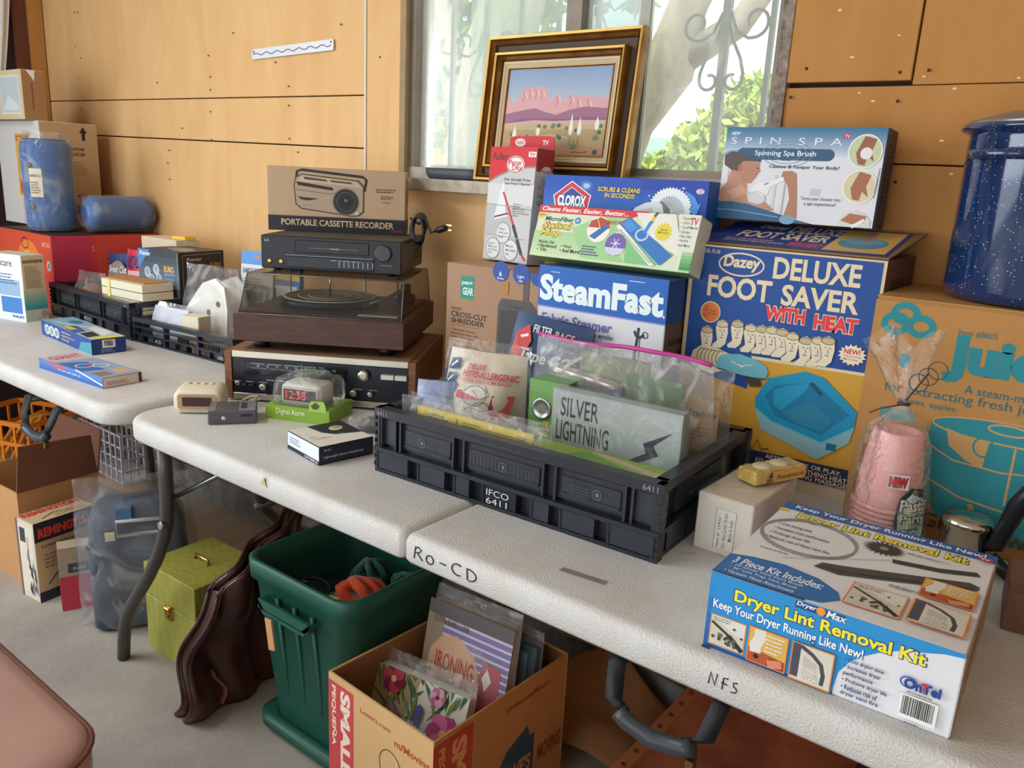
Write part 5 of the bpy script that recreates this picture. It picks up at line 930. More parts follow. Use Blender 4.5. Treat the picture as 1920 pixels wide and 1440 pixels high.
# ------------------------------------------------------------ what lies in that crate
CZ = T + .0105
def pouch(bm, w, h, d, nu=16, nv=14, seed=0, amp=.006, s=14, top=.75, mi=0):
    """pillow-shaped bag standing up; front and back sheets, sealed edges"""
    for sg in (-1, 1):
        def f(u, v):
            e = (1 - abs(2 * u - 1) ** 3) * min(1, (1 - v) * 2.2 + .08) * min(1, v * 6 + .5)
            x = (u - .5) * w * (1 - .1 * v * v); z = v * h; y = sg * d / 2 * e
            p = wob((x, y, z), s, amp * (.3 + e), seed + (sg > 0)); return (p.x, p.y, max(p.z, .001))
        grid(bm, nu, nv, f, mi)
vb = thing('vacuum_bag_pack', 'white pack of hypo-allergenic vacuum bags with red print in the packed crate', 'bag pack', (.775, .355, CZ), .25, tilt=.15)
bm = newbm(); pouch(bm, .19, .215, .11, seed=4, amp=.008); part('wrapper', bm, M('e2dace', .35, var=.12, vs=20, col2='cdbb9d'), vb, smooth=True)
P = Print(.19, .215, .35); P.text('DELUXE', .34, .83, .56, .88, 'c8323a', .03); P.text('HYPO-ALLERGENIC', .3, .755, .95, .82, 'c8323a', .03); P.text('FILTER VACUUM BAGS', .3, .715, .88, .745, 'c8323a', .01)
P.poly([(.3, .56), (.3, .63), (.5, .65), (.58, .58)], 'c8323a'); P.poly([(.68, .42), (.72, .62), (.93, .63), (.88, .4)], 'c8323a'); P.poly([(.36, .62), (.42, .7), (.6, .7), (.68, .62), (.6, .58)], 'd8d4cc'); P.loop(.52, .6, .14, '55504c', .0015, rv=.09); P.loop(.62, .47, .11, '55504c', .0015, rv=.08); P.line([(.4, .45), (.5, .5), (.6, .46), (.75, .5)], .0015, '55504c'); P.text('2', .42, .44, .46, .48, '2b3566', .03)
for j, v in enumerate((.86, .72, .58)): P.poly([(.06, v - .06), (.2, v - .05), (.22, v + .06), (.08, v + .05)], '2f4a76'); P.line([(.1, v - .03), (.17, v + .03)], .004, 'dfe3ea')
def pouchmap(w, h, d): return lambda u, v, e: ((u - .5) * w * (1 - .1 * v * v), -d / 2 * (1 - abs(2 * u - 1) ** 3) * min(1, (1 - v) * 2.2 + .08) * min(1, v * 6 + .5) - .008 - e, v * h)
P.build('wrapper_print', vb, pouchmap(.19, .215, .11))
bm = newbm(); pouch(bm, .205, .235, .135, seed=9, amp=.01); part('clear_bag', bm, BAGLIGHT, vb, smooth=True)
fb = thing('filter_bag_pack', 'navy pack of filter bags with red corner at the back of the packed crate', 'bag pack', (.80, .495, CZ), .2, tilt=.14, roll=.12)
bm = newbm(); pouch(bm, .2, .275, .05, seed=14, amp=.009); part('wrapper', bm, M('2b4670', .35, var=.15, vs=16), fb, smooth=True)
P = Print(.2, .275, .35); P.text('FILTER', .28, .87, .52, .93, 'dfe6ea', .02); P.text('BAGS', .56, .86, .8, .92, 'c9b49a', .02); P.poly([(.06, .6), (.08, .84), (.22, .92), (.3, .8), (.2, .58)], 'cf3a38'); P.text('Type CC', .2, .62, .82, .74, 'e6e6e2', .02, .1); P.line([(.1, .8), (.24, .84)], .006, 'e6e6e2'); P.build('wrapper_print', fb, pouchmap(.2, .275, .05))
sb = newbm(); pouch(sb, .09, .155, .05, seed=21, amp=.01); sbo = solo('crumpled_wrapper', sb, M('b9c3d6', .3, var=.5, vs=22, col2='4a62a0'), 'crumpled clear and blue wrapper at the left end of the packed crate', 'wrapper', (.712, .29, CZ), .5, tilt=.1, smooth=True)
ru = thing('wrapped_ruler', 'bubble-wrapped pack with yellow ruler card along the crate front', 'packet', (.872, .218, CZ), .041, tilt=-.02)
bm = newbm(); grid(bm, 60, 16, lambda u, v: wob((-.162 + u * .324, -.012 - .0025 * abs(sin(u * 60) * sin(v * 16)), .004 + v * .145), 30, .003, 2)); grid(bm, 60, 16, lambda u, v: wob((-.162 + u * .324, .012 + .0025 * abs(sin(u * 60) * sin(v * 16)), .004 + v * .145), 30, .003, 3)); part('bubble_wrap', bm, clearmat('bubble_film', body=.1, white=.3, rough=.2, bs=40, streak=22), ru, smooth=True)
bm = newbm(); bx(bm, -.13, .135, -.004, .004, .006, .128); part('ruler_card', bm, M('e0c838', .5), ru)
P = Print(.265, .122); P.rect(0, .0, 1, .8, 'b9b4a4'); P.text('3', .36, .88, .38, .95, '3a3620', .01, rot=180); P.fine(.1, .86, .3, .95, 2, '8a7a20', 4); P.fine(.42, .86, .6, .95, 2, '8a7a20', 5); P.line([(.62, .83), (.62, .9), (.86, .9), (.86, .83)], .0012, '6a5a18'); P.fine(.88, .84, .98, .95, 3, '8a7a20', 6); P.build('card_print', ru, lambda u, v, e: (-.13 + u * .265, -.0042 - e, .006 + v * .122))
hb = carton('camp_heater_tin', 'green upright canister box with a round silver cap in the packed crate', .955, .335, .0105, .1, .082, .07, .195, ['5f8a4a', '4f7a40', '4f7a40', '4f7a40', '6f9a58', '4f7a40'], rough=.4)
p = pr(hb, 'front'); p.grad(0, 0, 1, 1, '4a7a3c', '74a05c', 8); p.poly([(.55, .68), (.68, .70), (.92, .9), (.8, .95)], 'b5323a'); p.text('Camp', .62, .25, .78, .55, 'd9a83a', .02, rot=-90); p.text('Heater', .4, .18, .58, .6, 'd9a83a', .02, rot=-90); done(p)
bm = newbm(); lathe(bm, [(.021, 0), (.021, .003), (.017, .004), (.015, .002), (.006, .003)], 28, axis='y', c=(-.012, 0, .14)); part('silver_cap', bm, M('b9bdb9', .25, metal=.8), hb)
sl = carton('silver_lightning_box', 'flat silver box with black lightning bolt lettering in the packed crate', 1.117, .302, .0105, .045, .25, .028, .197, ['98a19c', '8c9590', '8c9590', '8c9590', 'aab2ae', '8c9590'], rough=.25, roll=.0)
p = pr(sl, 'front', .3); p.grad(0, .0, 1, 1, '86958e', 'a9b0ac', 8); p.text('SILVER', .07, .76, .38, .94, '1c1f1e', .012); p.text('LIGHTNING', .04, .53, .47, .72, '1c1f1e', .012); p.poly([(.5, .40), (.76, .60), (.73, .68), (.95, .84), (.81, .68), (.85, .60), (.6, .42)], '1c1f2e'); p.line([(.5, .34), (.4, .28)], .004, '1c1f2e'); done(p)
bm = newbm(); rbx(bm, -.128, .128, -.003, .032, .001, .2, .004, 1); wobble(bm, 20, .002, 5); part('shrink_wrap', bm, BAGLIGHT, sl)
gp = thing('green_card_packet', 'flat green and pink card packet propped inside the crate front', 'packet', (1.098, .205, T + .062), .05, tilt=-.32)
bm = newbm(); rbx(bm, -.125, .14, 0, .105, 0, .014, .003, 1); part('card_pack', bm, M('9fb83f', .4), gp)
P = Print(.265, .105); P.rect(0, 0, 1, 1, '93b33c'); P.poly([(.05, .45), (.4, .95), (.98, .6), (.72, .02)], '6f9a3a'); P.poly([(.22, .4), (.48, .75), (.82, .5), (.6, .12)], 'dcc0b4'); P.poly([(.36, .4), (.44, .52), (.62, .45), (.68, .36), (.5, .36)], '6a6fa6'); P.loop(.6, .34, .07, '6a6fa6', .0015, rv=.08); P.poly([(.42, .97), (.5, 1), (1, .82), (1, .7)], 'c9b49a'); P.build('card_print', gp, lambda u, v, e: (-.125 + u * .265, v * .105, .0145 + e))
bm = newbm(); rbx(bm, -.13, .146, -.004, .11, -.002, .019, .006, 2); wobble(bm, 22, .003, 8); part('clear_sleeve', bm, BAGLIGHT, gp)
zb = thing('zip_bag', 'clear zip bag with magenta zipper holding tubes and cards in the packed crate', 'zip bag', (1.045, .435, CZ), .05, tilt=-.03)
bm = newbm(); pouch(bm, .40, .262, .16, nu=26, nv=20, seed=31, amp=.016, s=11); part('clear_bag', bm, clearmat('zip_bag_film', body=.14, white=.42, rough=.15, bs=22, streak=12), zb, smooth=True)
bm = newbm(); tube(bm, [(-.18 + .36 * i / 20, .004 * sin(i * .8), .262 - .004 * sin(i * .35)) for i in range(21)], .0042, 8); part('zipper', bm, M('c23a94', .4), zb, smooth=True)
for k, (a, b, r_) in enumerate((((-.16, -.03, .165), (-.03, -.035, .15), .017), ((-.15, .02, .19), (.0, .015, .175), .016))):
    bm = newbm(); A, B_ = Vector(a), Vector(b); n = 16; tube(bm, [A.lerp(B_, i / n) for i in range(n + 1)], [r_ * (1 if i % 4 else .9) for i in range(n + 1)], 14); part('metal_tube', bm, M('b9ada0', .25, metal=.7, var=.3, vs=50), zb, smooth=True)
bm = newbm(); bx(bm, .0, .07, -.05, -.047, .13, .185); part('blue_card', bm, M('3f5f92', .5), zb).rotation_euler = (0, -.25, .1)
bm = newbm(); bx(bm, .02, .13, .0, .004, .12, .215); part('green_card', bm, M('4f7a3a', .5), zb)
bm = newbm(); bx(bm, -.1, .05, .03, .033, .1, .235); part('printed_card', bm, M('a9b07e', .5, var=.4, vs=30, col2='5a6a44'), zb)
bm = newbm(); tube(bm, [(.08, -.03, .1), (.1, -.035, .14), (.14, -.03, .16), (.17, -.02, .15)], .014, 10); part('white_nozzle', bm, M('c9c4b8', .35), zb, smooth=True)
orp = thing('air_freshener_packet', 'clear bag with tan printed air freshener card at the right end of the packed crate', 'packet', (1.185, .46, CZ), .05, tilt=.05)
bm = newbm(); bx(bm, -.06, .05, -.002, .002, .01, .19); part('tan_card', bm, M('c09a6a', .6), orp)
P = Print(.11, .18); P.text('ORECK Fresh Air', .06, .80, .98, .87, '3a2a20', .012); P.fine(.1, .55, .9, .74, 5, '8a6a48', 4); P.text('ORECK Fresh Air', .1, .4, .95, .46, '3a2a20', .012); P.fine(.1, .12, .9, .36, 6, '8a6a48', 7); P.build('card_print', orp, lambda u, v, e: (-.06 + u * .11, -.0024 - e, .01 + v * .18))
bm = newbm(); pouch(bm, .15, .245, .06, seed=41, amp=.012, s=16); part('clear_bag', bm, BAGLIGHT, orp, smooth=True)
# ============================================================ THE FAR TABLE
snx, sny, sa = -1.24, .301, .25
so_ = carton('toothbrush_box', 'white and blue electric toothbrush box at the seam of the far table', snx - .085 * cos(sa), sny - .085 * sin(sa), 0, sa, .17, .085, .232, ['e6e6e4', 'd6c3a0', 'd9d9d9', 'd9d9d9', 'd9d3c4', 'd9d9d9'])
p = pr(so_, 'front'); p.poly([(0, .78), (.55, .78), (.8, .7), (.95, .5), (1, .2), (1, 0), (0, 0)], 'e4ecf2'); p.rect(.25, .38, .9, .62, '8fb0d0'); p.rect(.3, .12, .92, .36, '3f7fc4'); p.text('sonicare', .1, .82, .72, .92, '55585c', .005); p.fine(.3, .55, .85, .72, 4, '4a6a9a', 3); p.ell(.2, .42, .08, 'e0923a'); p.ell(.12, .5, .1, '7fa0d0'); p.text('PHILIPS', .6, .05, .95, .09, '2a4f9a', .02); done(p)
p = pr(so_, 'right'); p.grad(0, .18, 1, .5, '3f9aa6', 'd0c4a4', 10); p.rect(0, 0, 1, .18, 'b9c4b0'); p.text('sonicare', .08, .88, .92, .94, '4a443c', .02); p.fine(.12, .5, .9, .84, 10, 'a08f70', 3); p.ell(.6, .12, .25, 'd3c9b4', rv=.05); p.ell(.8, .1, .15, 'a89a84', rv=.05); done(p)
rd = carton('red_appliance_box', 'long red and magenta appliance box under the blue rolls', -1.625, .462, 0, 0, .50, .40, .283, ['d6503c', 'b8344e', 'a83030', 'a83030', '5a2a2a', 'a83030'])
p = pr(rd, 'front'); p.grad(0, 0, 1, 1, 'd94a3a', 'd6543a', 2); p.ell(.6, .5, .22, 'e6823a', rv=.4); p.ell(.58, .5, .14, 'eaa94a', rv=.26); p.ell(.93, .6, .035, 'c9c4c0', rv=.07); p.ell(.93, .6, .02, '8a8a8c', rv=.04); p.ell(.93, .3, .035, 'b9a9a0', rv=.07); p.loop(.55, .85, .06, '2a2a2a', .004, rv=.07); p.text('SMART TOUCH', .84, .84, .97, .9, 'f0c0a8', .01); done(p)
p = pr(rd, 'right'); p.grad(0, 0, 1, 1, 'a8304a', 'c63a44', 6); p.grad(.0, 0, .35, 1, 'b03058', 'b83450', 4); p.rect(.4, 0, 1, 1, 'c8443a'); p.fine(.5, .3, .95, .7, 7, '7a2a2a', 4); p.text('S', .36, .78, .39, .86, 'd98a84', .01); done(p)
bm = newbm(); bx(bm, -.2, .245, .02, .395, 0, .002); f = part('dark_lid_flap', bm, M('3a2428', .6), rd); f.location = (0, .0, .2835); f.rotation_euler = (.004, 0, 0)
BLU = M('2a62a2', .85, var=.2, vs=30, bump=.3, bs=200, sheen=.3)
def roll_thing(label, loc, rot, r, L, tagd):
    t = thing('blanket_roll', label, 'blanket', loc); t.rotation_euler = rot
    bm = newbm(); prof = [(.02, .002), (r * .75, 0), (r * .95, .012), (r, .03), (r, L - .03), (r * .95, L - .012), (r * .7, L), (.02, L - .004)]
    lathe(bm, prof, 36); wobble(bm, 14, .006, 3 if tagd else 8); part('rolled_fabric', bm, BLU, t, smooth=True)
    bm = newbm(); tube(bm, [((.012 + i * r * .8 / 46) * cos(i * .5), (.012 + i * r * .8 / 46) * sin(i * .5), L + .001) for i in range(46)], .003, 5); part('spiral_edge', bm, M('345f8c', .9), t)
    if tagd:
        P = Print(.1, .1); P.rect(.1, .05, .62, .95, 'd9cdb0'); P.text('comforts', .12, .68, .58, .8, '6a5f4c', .01); P.fine(.14, .15, .56, .55, 5, '8d8068', 3); P.build('paper_tag', t, lambda u, v, e: ((r + .004 + e) * sin(-.95 + u), -(r + .004 + e) * cos(-.95 + u), L * .36 + v * .115))
        for z in (.27, .72):
            bm = newbm(); lathe(bm, [(.009, 0), (.009, .003), (.003, .004)], 12, axis='y'); o = part('button', bm, M('8a6a58', .5), t); o.location = (-(r + .003) * sin(.8), -(r + .003) * cos(.8), L * z); o.rotation_euler = (0, 0, -.8)
    bm = newbm(); R = []; n = 32
    prof = [(r * .9, .0), (r * 1.05, .02)] + [(r * 1.05, L * k / 6) for k in range(1, 6)] + [(r * 1.04, L - .01), (r * .85, L + .015), (r * .8, L + .03)] if tagd else [(r * .5, -.012), (r * 1.04, .0)] + [(r * 1.05, L * k / 6) for k in range(1, 6)] + [(r * 1.04, L), (r * .4, L + .012)]
    for k, (rr_, z) in enumerate(prof): R.append([bm.verts.new((rr_ * (1 + .02 * sin(i * 7 * 2 * pi / n + k * 2)) * cos(2 * pi * i / n), rr_ * (1 + .03 * sin(i * 5 * 2 * pi / n + k)) * sin(2 * pi * i / n), z)) for i in range(n)])
    for k in range(len(R) - 1): bridge(bm, R[k], R[k + 1])
    part('clear_bag', bm, BAG, t, smooth=True); return t
roll_thing('blue blanket roll with paper tag standing upright in clear plastic', (-1.565, .555, T + .2895), (0, 0, 1.25), .086, .335, True)
roll_thing('blue blanket roll lying on its side in clear plastic', (-1.445, .63, T + .3595), (-pi / 2, 0, 0), .066, .24, False)
kb = carton('fruit_juicer_box', 'tall white and tan juicer box with a black up arrow behind the blue rolls', -1.92, .60, .2875, 0, .40, .225, .412, ['dcd9d4', 'c09f78', 'c09f78', 'c09f78', 'd3bf9f', 'c09f78'])
p = pr(kb, 'right', .7); p.poly([(.72, .84), (.72, .91), (.68, .91), (.75, .97), (.82, .91), (.78, .91), (.78, .84)], '26242a'); p.text('LaLanne', .3, .74, .76, .78, '3a2c28', .01, .3); p.text('POWER JUICER', .25, .68, .76, .72, '4a2f2c', .02); p.fine(.5, .5, .82, .64, 5, 'a08868', 3)
rr = random.Random(3)
for i in range(46): a, b = rr.gauss(.45, .12), rr.gauss(.2, .06); p.ell(a, b, .035, rr.choice(('7a2f34', '8f3a3a', '5a2430', 'a04a44', 'b0886a')), n=9)
for i in range(8): p.line([(.55, .3), (.6 + rr.random() * .25, .26 + rr.random() * .1)], .002, '8a4a44')
done(p)
p = pr(kb, 'front', .6); p.rect(.55, .28, .88, .88, 'e8b23a'); p.grad(.57, .3, .86, .86, 'd9832f', 'eac04a', 8); p.rect(.57, .80, .86, .86, 'c8642e'); p.text('JUICER', .6, .8, .82, .845, 'f2e6cc', .02); p.poly([(.6, .45), (.62, .75), (.7, .75), (.7, .42)], 'd9dbe0'); p.poly([(.74, .45), (.76, .68), (.8, .68), (.82, .45)], '4a7a3a'); p.ell(.66, .37, .07, 'd9453a', rv=.06); p.ell(.78, .37, .06, 'e0a03a', rv=.06); p.it = [([(u - .12, v) for u, v in V], F, c) for V, F, c in p.it]; done(p)
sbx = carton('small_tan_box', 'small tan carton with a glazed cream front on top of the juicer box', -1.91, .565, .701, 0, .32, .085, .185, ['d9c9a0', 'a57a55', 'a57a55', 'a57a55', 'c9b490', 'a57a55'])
p = pr(sbx, 'front'); p.rect(.35, .1, .93, .9, 'e2dcc8'); p.rect(.38, .15, .9, .85, 'c4cdd3'); p.poly([(.4, .2), (.6, .5), (.85, .3), (.85, .18)], 'd9e2e6'); done(p)
p = pr(sbx, 'right'); p.rect(.4, .2, .46, .75, '7a5438'); p.poly([(.2, 1), (.6, 1), (.55, .78), (.4, .88)], 'e9e6e0'); done(p)
f2 = carton('blue_yellow_flat_box', 'flat blue box with yellow lettering and pictured rolls beside the black crate', -.6113, .279, 0, 1.5, .10, .40, .047, ['24407e', '24407e', '24407e', '2a4c9a', '9fb3c4', '24407e'])
p = pr(f2, 'front'); p.rect(.3, .4, .68, .92, 'e6e4e0'); p.barcode(.33, .44, .65, .9); p.fine(.25, .1, .75, .35, 3, '9fb0d4', 3); done(p)
p = pr(f2, 'left'); p.rect(0, 0, 1, 1, '2a4c9a')
for i in range(3): p.ell(.12 + i * .1, .5, .055, 'cfd9d4', rv=.36); p.ell(.12 + i * .1, .5, .035, '8fa8a8', rv=.22)
p.lines(['Assembly &', 'repair/service', 'Tool kit'], .42, .15, .68, .85, 'e6d840', .02); p.poly([(.75, 0), (.8, .6), (1, .8), (1, 0)], '4aa0b0'); done(p)
p = pr(f2, 'top'); p.grad(0, 0, 1, 1, 'b9c4cc', '7fb0c9', 5); p.poly([(.1, 0), (.9, 0), (.9, .08), (.1, .08)], 'e0d448'); p.poly([(0, .3), (.4, .35), (.5, .6), (.1, .65)], '3a66a0'); p.poly([(.5, .1), (.95, .2), (.9, .5), (.6, .45)], 'dfe3e0'); p.rect(.1, .45, .3, .62, 'd9c84a'); p.ell(.7, .75, .2, '3f7f9a', rv=.08); p.line([(.2, .9), (.5, .6), (.9, .4)], .006, 'e6e6e2'); p.poly([(.05, .1), (.45, .12), (.5, .3), (.1, .28)], '2a3038'); done(p)
f1_ = carton('blue_picture_flat_box', 'flat blue picture box with a white end panel at the corner of the far table', -.2384, .1282, 0, 1.626, .105, .32, .0285, ['d3c3b0', '2c5098', '2c5098', '3a68b4', 'a9b4c9', '2c5098'])
p = pr(f1_, 'front'); p.rect(.04, .1, .9, .9, 'd9c9bc'); p.fine(.1, .25, .8, .6, 3, '7a6a60', 3); p.rect(.92, .05, 1, .95, '3a3a44'); done(p)
p = pr(f1_, 'left'); p.grad(0, 0, 1, 1, '3560ae', '4a78c4', 3); p.fine(.3, .35, .8, .6, 1, 'a9c0e6', 3); p.poly([(.1, .9), (.3, .4), (.5, .95)], 'b05a6a'); p.line([(.6, 1), (1, .3)], .004, 'dfe8f4'); done(p)
p = pr(f1_, 'top'); p.rect(0, 0, 1, 1, '8fa3c4'); p.poly([(0, .75), (1, .7), (1, 1), (0, 1)], 'c9b4b8'); p.text('GIANT', .1, .82, .9, .95, 'b04a5a', .03); p.poly([(0, .3), (.5, .25), (.6, .6), (0, .7)], '2f6fb0'); p.loop(.35, .48, .2, 'e0e4e6', .004, rv=.07); p.loop(.65, .4, .18, 'e0e4e6', .004, rv=.06); p.poly([(.5, .05), (.95, .08), (.9, .25), (.55, .22)], 'c9a888'); p.poly([(.05, .05), (.4, .06), (.4, .2), (.05, .2)], '8a7a6a'); p.ell(.5, .5, .1, 'd9605a', rv=.03); done(p)
cB = crate('black plastic folding crate standing behind the blue and yellow flat box', -1.0464, .42, -.03, .61, .395, .12)
# shallower open-slatted crate
cC = thing('slatted_crate', 'shallow black crate with open slots beside the stereo receiver', 'crate', (-.487, .435, T), .065)
w, d, h = .505, .385, .08; q = w / 2
for nm, fr_, L in (('long_wall', lambda s, dd, z: (-q + s, .02 - dd, z), w), ('long_wall', lambda s, dd, z: (q - s, d - .02 + dd, z), w), ('end_wall', lambda s, dd, z: (q - .02 + dd, .02 + s, z), d - .04), ('end_wall', lambda s, dd, z: (-q + .02 - dd, d - .02 - s, z), d - .04)):
    bm = newbm()
    def B(s0, s1, d0, d1, z0, z1):
        v = [bm.verts.new(fr_(s, dd, z)) for z in (z0, z1) for dd in (d0, d1) for s in (s0, s1)]
        for qq in ((0, 2, 3, 1), (4, 5, 7, 6), (0, 1, 5, 4), (1, 3, 7, 5), (3, 2, 6, 7), (2, 0, 4, 6)): bm.faces.new([v[i] for i in qq])
    B(0, L, .002, .02, .066, .08); B(0, L, .002, .02, .048, .053); B(0, L, .002, .02, .026, .032); B(0, L, .0, .02, 0, .006)
    for a in (0, L / 3 - .005, 2 * L / 3 - .005, L - .01): B(a, a + .01, .002, .019, .006, .066)
    wo = part(nm, bm, CRT, cC)
    for k in range(3):
        for i in range(6):
            a = L * (k + .25) / 3 + i * L * .018 + .02 * (k % 2); bm = newbm(); B(a, a + .004, .008, .014, .032, .048); part('slot_bar', bm, CRT2, wo)
    for k in range(8):
        a = .02 + k * (L - .05) / 8; bm = newbm(); B(a, a + .03, .004, .016, .008, .025); part('base_pad', bm, CRT2 if k % 2 else CRTD, wo)
bm = newbm(); bx(bm, -q + .018, q - .018, .018, d - .018, .002, .008); part('crate_floor', bm, CRTD, cC)
P = Print(w, h); P.text('IFCO', .24, .14, .3, .28, 'b9bdc4', .0); P.text('6408', .86, .12, .91, .28, 'b9bdc4', .0); P.build('moulded_lettering', cC, lambda u, v, e: (-q + u * w, .0005 - e, v * h))['kind'] = 'stuff'

CA = T + .0105
ph = carton('headset_box', 'dark boxed EURO headset with light blue window art in the far crate', -.842, .575, .1205, .15, .205, .19, .155, ['3a4450', '2c2e3c', '2c2e3c', '2c2e3c', '4a4d58', '2c2e3c'])
p = pr(ph, 'front'); p.grad(0, .2, 1, 1, '6f7f8a', '2f3640', 6); p.poly([(0, 1), (.3, 1), (0, .55)], '4a80b8'); p.text('Premier', .04, .86, .32, .96, 'dfe8f2', .02, .3)
for x, y in ((.22, .5), (.44, .58), (.5, .38), (.32, .35)): p.ell(x, y, .075, 'b9c6d0', rv=.12); p.ell(x, y + .02, .05, '8fa4b4', rv=.08)
p.text('EURO', .64, .55, .88, .68, 'e6b04a', .03); p.text('HEADSETS', .64, .47, .9, .53, '7fa8e0', .03); p.fine(.62, .3, .95, .42, 3, 'b0b8c0', 3); p.line([(.03, .02), (.97, .02), (.97, .98)], .002, 'b9a878'); done(p)
p = pr(ph, 'right'); p.rect(.05, .03, .97, .96, '262a3c'); p.line([(.08, .06), (.08, .93), (.95, .95)], .002, 'b9924e'); p.text('Premier', .16, .8, .5, .88, 'c9b49a', .02, .3); p.ell(.5, .5, .12, '8a6a5e', rv=.12); p.ell(.3, .42, .1, '7a5f55', rv=.08); p.text('EURO', .68, .64, .92, .74, 'c98a3a', .03); p.fine(.65, .4, .92, .6, 4, '7a7a86', 3); done(p)
p = pr(ph, 'top'); p.ell(.5, .5, .25, '8a8f98', rv=.2); p.rect(.6, .2, .9, .5, 'a9a290'); done(p)
cr = carton('cream_carton', 'plain cream open carton at the back of the far crate', -1.06, .70, .0105, .0, .24, .09, .285, 'ddd0b4')
bm = newbm(); prism(bm, [(0, 0), (.06, .005), (.075, .04), (.03, .035)], 0, .012); solo('yellow_packet', bm, M('e8b92a', .4), 'small bright yellow packet on top of the cream carton', 'packet', (-1.0, .72, T + .2965), .2)
def small_pack(name, label, x, y, z, w, h, d, yaw, tilt, col, prints, cat='packet'):
    t = thing(name, label, cat, (x, y, T + z), yaw, tilt); bm = newbm(); pouch(bm, w, h, d, 10, 10, seed=int(abs(x) * 100), amp=.004); part('pouch', bm, M(col, .3, var=.1, vs=20), t, smooth=True)
    P = Print(w, h, .3); prints(P); P.build('pouch_print', t, pouchmap(w, h, d)); return t
small_pack('coin_wrapper_pack', 'red and yellow COIN wrapper pouch in the far crate', -1.045, .60, .0105, .13, .245, .03, .25, .1, 'c92a44', lambda P: (P.text('COIN', .12, .74, .9, .92, '2a2f6a', .04), P.rect(.2, .2, .8, .7, 'd9a0a0'), P.ell(.55, .42, .25, 'e0903a', rv=.16), P.ell(.62, .4, .12, 'b83a2a', rv=.08), P.ell(.66, .36, .07, '2a2424', rv=.05)))
small_pack('hobby_pack', 'navy pouch with tan oval picture in the far crate', -1.19, .61, .0105, .14, .22, .03, .2, .08, '2a3a6e', lambda P: (P.ell(.5, .62, .38, '9a8a78', rv=.26), P.text('Sweet Cut', .15, .68, .85, .8, 'd9d4e0', .03), P.rect(.42, .2, .58, .5, '6f5442')))
bm = newbm(); pouch(bm, .17, .165, .11, seed=77, amp=.014, s=13); o = solo('brown_bag', bm, BAG, 'crumpled clear bag with brown contents in the far crate', 'bag', (-1.16, .50, CA), .15, smooth=True)
bm = newbm(); lathe(bm, [(.02, 0), (.05, .02), (.055, .06), (.04, .1), (.01, .12)], 20); wobble(bm, 20, .012, 5); part('brown_contents', bm, M('8a6248', .6, var=.4, vs=20), o, smooth=True)
bc = thing('slatted_carton_stack', 'stack of cream slatted trays with a yellow strap in the far crate', 'trays', (-.865, .455, CA), .06)
for k in range(6):
    bm = newbm(); bx(bm, -.12, .12, 0, .11, k * .028, k * .028 + .025); part('tray', bm, M('e0d8bc', .5), bc)
bm = newbm(); bx(bm, -.085, -.065, -.003, .0, 0, .166); part('strap', bm, M('e6d88a', .4), bc)
bm = newbm(); bx(bm, -.11, .11, .012, .1, .1652, .169); part('kraft_liner', bm, M('b98a58', .7), bc)
wh = thing('white_rack', 'white sloped rack with slots wrapped in clear plastic in the shallow crate', 'rack', (-.53, .545, T + .0085), .12)
for y in (0, .075):
    bm = newbm(); prism(bm, [(-.15, 0), (.1, 0), (.11, .12), (.1, .19), (.06, .215), (.0, .195), (-.1, .09), (-.15, .055)], y, y + .01, axis='y'); part('side_plate', bm, M('e6e2da', .4), wh)
for (x0, z0, x1, z1) in ((-.105, .04, -.03, .14), (-.02, .15, .03, .2)):
    bm = newbm(); tube(bm, [(x0, .04, z0), (x1, .04, z1)], .008, 8); part('cross_rod', bm, M('e6e2da', .4), wh)
bm = newbm(); bx(bm, -.1, .1, .01, .075, .0, .05); part('base_tray', bm, M('ddd8ce', .4), wh)
for i in range(3):
    bm = newbm(); lathe(bm, [(.009, 0), (.009, .002)], 14, axis='y', c=(-.02 + i * .045, 0, .075 + i * .03)); part('slot', bm, M('5f5a55', .6), wh)
bm = newbm(); pouch(bm, .27, .245, .13, 22, 18, seed=55, amp=.014, s=12); o = part('clear_bag', bm, BAG, wh, smooth=True); o.location = (0, .04, 0)
wp = thing('paper_packet', 'clear packet of white folded paper in the shallow crate front', 'packet', (-.635, .47, T + .0085), .1, tilt=.35)
bm = newbm(); bx(bm, -.085, .085, -.008, .008, .0, .11); part('folded_paper', bm, M('d3d6e2', .5, var=.15, vs=20), wp)
bm = newbm(); pouch(bm, .185, .125, .035, seed=60, amp=.006); part('clear_sleeve', bm, BAG, wp, smooth=True)
carton('small_cream_box', 'small plain cream box in the shallow crate front', -.475, .462, .0085, .2, .075, .05, .105, ['dcd0b6', 'd3c5a6', 'd3c5a6', 'd3c5a6', 'e2d8c2', 'd3c5a6'])
tb_ = thing('toothbrush_pack', 'hanging blister pack of coloured toothbrushes in the shallow crate', 'packet', (-.44, .665, T + .0085), .25, tilt=.1)
bm = newbm(); prism(bm, rrect(-.065, .065, 0, .295, .006, 3), 0, .003, axis='y'); part('card', bm, M('d9dde2', .5), tb_)
P = Print(.13, .295); P.rect(0, .86, 1, 1, '4f8fd0'); P.poly([(0, 0), (0, .75), (.18, .5), (.1, 0)], '3f7fb4'); P.text('BAMBOO TOOTHBRUSH', .06, .76, .94, .82, '55657a', .02); P.fine(.1, .6, .9, .72, 4, '8a95a4', 3); P.ell(.5, .94, .1, 'b08a6a', rv=.02); P.build('card_print', tb_, lambda u, v, e: (-.065 + u * .13, -e, v * .295))
